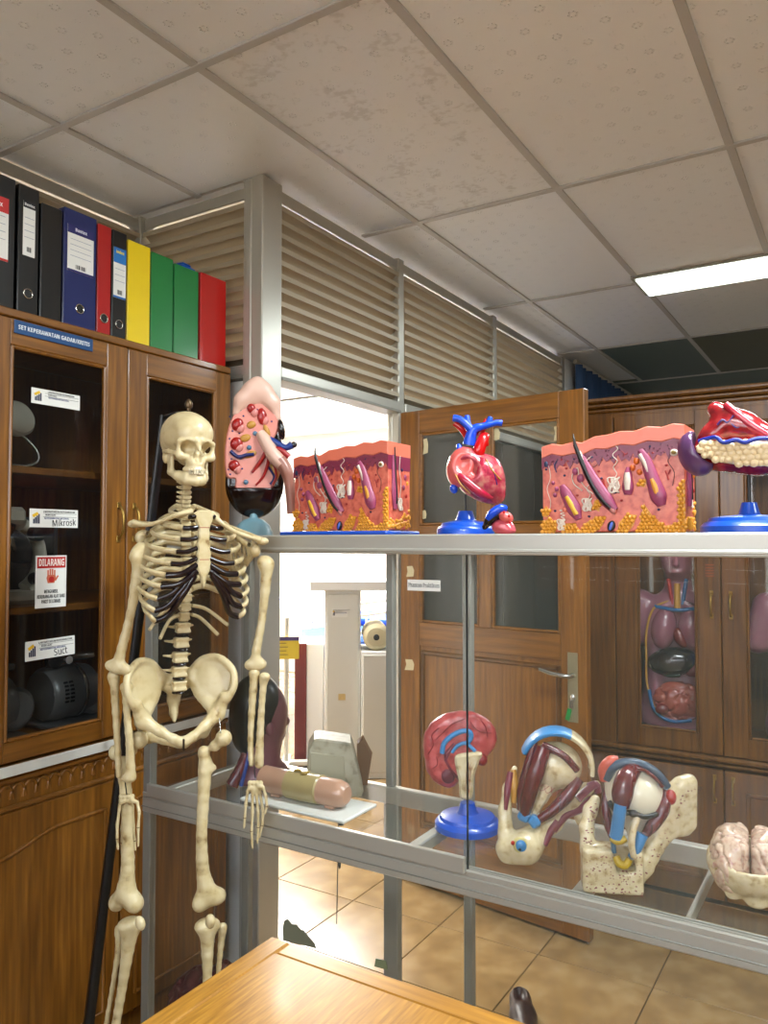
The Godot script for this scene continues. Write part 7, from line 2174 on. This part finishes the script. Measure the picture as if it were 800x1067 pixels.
# ---------------------------------------------------------------- torso models in the back cabinet
func make_torsos() -> void:
	var skin := mat(Color(0.56, 0.36, 0.41), 0.3, 0.0, 0.3)
	var f := Field.new(Vector3(-0.25, 0.0, -0.13), Vector3(0.25, 0.6, 0.14), 0.0075)
	f.ell(Vector3(0, 0.42, 0.0), Vector3(0.155, 0.16, 0.095), 0.0)
	f.ell(Vector3(0, 0.2, 0.0), Vector3(0.145, 0.2, 0.09), 0.05)
	f.ell(Vector3(0, 0.06, 0.0), Vector3(0.165, 0.13, 0.095), 0.04)
	for e in [-1.0, 1.0]:
		f.cap(Vector3(e * 0.15, 0.52, 0), Vector3(e * 0.185, 0.38, 0.01), 0.055, 0.048, 0.03)
	f.cap(Vector3(0, 0.52, -0.01), Vector3(0, 0.63, 0.0), 0.06, 0.05, 0.03)
	f.ell(Vector3(0, 0.31, 0.1), Vector3(0.112, 0.25, 0.06), 0.01, Basis(), true)
	f.box(Vector3(0, -0.08, 0), Vector3(0.4, 0.1, 0.4), 0.0, 0.0, Basis(), true)
	var torso_mesh := f.done()
	f = Field.new(Vector3(-0.1, 0.6, -0.12), Vector3(0.1, 0.86, 0.14), 0.006)
	f.ell(Vector3(0, 0.75, -0.005), Vector3(0.075, 0.095, 0.09), 0.0)
	f.ell(Vector3(0, 0.69, 0.03), Vector3(0.058, 0.07, 0.065), 0.03)
	f.cap(Vector3(0, 0.73, 0.09), Vector3(0, 0.695, 0.108), 0.008, 0.013, 0.012)
	f.ell(Vector3(0, 0.662, 0.088), Vector3(0.022, 0.009, 0.01), 0.006)
	f.cap(Vector3(0, 0.6, 0), Vector3(0, 0.68, 0.0), 0.048, 0.05, 0.02)
	var head_mesh := f.done()
	var lung := mat(Color(0.52, 0.32, 0.37), 0.22, 0.0, 0.4)
	var liver := mat(Color(0.1, 0.045, 0.04), 0.2, 0.0, 0.4)
	var gut := mat(Color(0.6, 0.3, 0.25), 0.26, 0.0, 0.35)
	var teal := mat(Color(0.1, 0.35, 0.55), 0.3, 0.0, 0.2)
	var gold := mat(Color(0.72, 0.52, 0.2), 0.35)
	f = Field.new(Vector3(-0.1, 0.06, 0.02), Vector3(0.1, 0.25, 0.12), 0.005)
	f.ell(Vector3(0.0, 0.16, 0.055), Vector3(0.082, 0.082, 0.035), 0.0)
	f.rough(noise_of(15, 17.0, 1), 0.011, true)
	var gut_mesh := f.done()
	for k in 2:
		var p := at_z([708.0, 846.0][k], 700, -3.52)
		var t := thing("torso_model", ["mauve torso model with dark liver behind the first cabinet door", "mauve torso model behind the second cabinet door"][k], "torso model", Vector3(p.x, 0.665, -3.52), [0.12, -0.1][k], "torso models in the back cabinet")
		t.scale = Vector3(1.05, 0.97, 1.05)
		part(t, "body", torso_mesh, skin, Vector3(0, 0.02, 0), Vector3.ZERO, Vector3(1, 1.06, 1))
		part(t, "base", boxm(Vector3(0.34, 0.02, 0.22), 0.004), M.black, Vector3(0, 0.01, 0))
		part(t, "head", head_mesh, skin, Vector3(0, 0.05, 0))
		for e in [-1.0, 1.0]:
			part(t, "lung", MB.new().ball(Vector3(e * 0.052, 0.465, 0.07), Vector3(0.05, 0.09, 0.045), 18, Basis(Vector3(0, 0, 1), e * 0.12)).done(), lung)
			part(t, "chest_rim", MB.new().tube(smooth_path([Vector3(e * 0.03, 0.585, 0.06), Vector3(e * 0.09, 0.55, 0.075), Vector3(e * 0.118, 0.45, 0.075), Vector3(e * 0.12, 0.33, 0.078), Vector3(e * 0.115, 0.2, 0.08), Vector3(e * 0.07, 0.1, 0.086), Vector3(0, 0.075, 0.09)], 5), 0.0045, 8).done(), mat(Color(0.3, 0.1, 0.12), 0.3) if e > 0 else gold)
			part(t, "neck_vessel", MB.new().tube(smooth_path([Vector3(e * 0.018, 0.57, 0.062), Vector3(e * 0.026, 0.62, 0.058), Vector3(e * 0.034, 0.68, 0.05)], 5), 0.008, 8).done(), teal if e > 0 else mat(Color(0.6, 0.1, 0.08), 0.3))
		part(t, "windpipe", MB.new().tube([Vector3(0, 0.54, 0.07), Vector3(0, 0.6, 0.066), Vector3(0, 0.66, 0.06)], 0.0125, 10).done(), gold)
		part(t, "collar", MB.new().tube(smooth_path([Vector3(-0.085, 0.56, 0.07), Vector3(0, 0.548, 0.09), Vector3(0.085, 0.56, 0.07)], 6), 0.008, 8).done(), teal)
		part(t, "heart", MB.new().ball(Vector3(0.012, 0.43, 0.085), Vector3(0.026, 0.045, 0.022), 14, Basis(Vector3(0, 0, 1), 0.4)).done(), mat(Color(0.4, 0.1, 0.1), 0.25, 0.0, 0.3))
		part(t, "liver", MB.new().ball(Vector3(-0.02, 0.325, 0.078), Vector3(0.098, 0.062, 0.05), 18, Basis(Vector3(0, 0, 1), 0.18)).done(), liver)
		part(t, "stomach", MB.new().ball(Vector3(0.06, 0.3, 0.065), Vector3(0.045, 0.035, 0.04), 16, Basis(Vector3(0, 0, 1), 0.5)).done(), mat(Color(0.5, 0.26, 0.3), 0.24, 0.0, 0.4))
		part(t, "gall_bladder", MB.new().tube(smooth_path([Vector3(-0.07, 0.28, 0.08), Vector3(-0.03, 0.268, 0.1), Vector3(0.01, 0.272, 0.1)], 5), [0.012, 0.011, 0.01, 0.01, 0.009, 0.009, 0.008, 0.008, 0.008, 0.007, 0.006], 8).done(), mat(Color(0.12, 0.18, 0.16), 0.25))
		part(t, "intestine", gut_mesh, gut, Vector3(0, -0.01, 0.012), Vector3.ZERO, Vector3(1.2, 1.05, 1.15))
		part(t, "caecum", MB.new().ball(Vector3(-0.06, 0.125, 0.108), Vector3(0.026, 0.024, 0.018), 14).done(), mat(Color(0.42, 0.12, 0.13), 0.25, 0.0, 0.3))
		part(t, "pelvic_rim", MB.new().tube(smooth_path([Vector3(-0.11, 0.2, 0.088), Vector3(-0.09, 0.115, 0.094), Vector3(-0.03, 0.075, 0.1), Vector3(0.05, 0.085, 0.1)], 6), 0.007, 8).done(), teal)
		var spine := MB.new()
		for q in 7:
			spine.ball(Vector3(0.108, 0.16 + q * 0.026, 0.088), Vector3(0.007, 0.007, 0.006), 8)
		stuff(part(t, "rib_ends", spine.done(), mat(Color(0.75, 0.7, 0.6), 0.4)))

func make_small_things() -> void:
	# red plastic bag on the floor under the counter
	var b := Vector3(-1.69, 0.0, -1.74)
	var t := thing("plastic_bag", "crumpled dark red plastic bag under the counter", "bag", b)
	var f := Field.new(Vector3(-0.16, 0.0, -0.14), Vector3(0.16, 0.26, 0.14), 0.008)
	f.ell(Vector3(0.0, 0.1, 0), Vector3(0.13, 0.11, 0.11), 0.0)
	f.ell(Vector3(0.06, 0.15, 0), Vector3(0.06, 0.07, 0.06), 0.03)
	f.box(Vector3(0, -0.09, 0), Vector3(0.3, 0.095, 0.3), 0.0, 0.0, Basis(), true)
	f.rough(noise_of(3, 22.0, 3), 0.016)
	part(t, "bag", f.done(), mat(Color(0.33, 0.06, 0.1), 0.35))
	part(t, "knot", MB.new().tube(smooth_path([Vector3(0.05, 0.2, 0), Vector3(0.06, 0.235, 0.01), Vector3(0.085, 0.25, 0.0)], 4), [0.02, 0.014, 0.011, 0.01, 0.012, 0.016, 0.02, 0.018, 0.012], 8).done(), mat(Color(0.33, 0.06, 0.1), 0.35))
	# maroon cap on the floor behind the table edge
	var p := at_y(545, 1062, 0.03)
	t = thing("maroon_shoe", "dark maroon shoe on the tiled floor behind the table", "shoe", Vector3(p.x, 0, p.z), 0.5)
	f = Field.new(Vector3(-0.06, 0.0, -0.14), Vector3(0.06, 0.1, 0.14), 0.006)
	f.path([Vector3(0, 0.03, 0.09), Vector3(0, 0.035, 0.0), Vector3(0, 0.045, -0.08)], [0.036, 0.038, 0.034], 0.02)
	f.ell(Vector3(0, 0.085, -0.06), Vector3(0.024, 0.03, 0.04), 0.004, Basis(), true)
	f.box(Vector3(0, -0.045, 0), Vector3(0.2, 0.05, 0.3), 0.0, 0.0, Basis(), true)
	part(t, "upper", f.done(), mat(Color(0.15, 0.05, 0.05), 0.4))
	part(t, "sole", MB.new().box(Vector3(0, 0.006, 0.0), Vector3(0.062, 0.012, 0.2), 0.005).done(), M.black)
	# cord hanging behind the counter
	p = at_z(352, 896, -1.9)
	t = thing("pull_cord", "thin dark cord hanging below the counter shelf", "cord", Vector3(p.x, 0.35, -1.9))
	part(t, "cord", MB.new().tube([Vector3(0.004, 0.392, 0), Vector3(0.0, 0.2, 0), Vector3(-0.004, 0.02, 0)], 0.0016, 6).done(), mat(Color(0.2, 0.17, 0.12), 0.6))
	part(t, "cord_weight", MB.new().ball(Vector3(0.006, 0.2, 0), Vector3(0.005, 0.022, 0.004), 10).done(), mat(Color(0.3, 0.3, 0.26), 0.5))
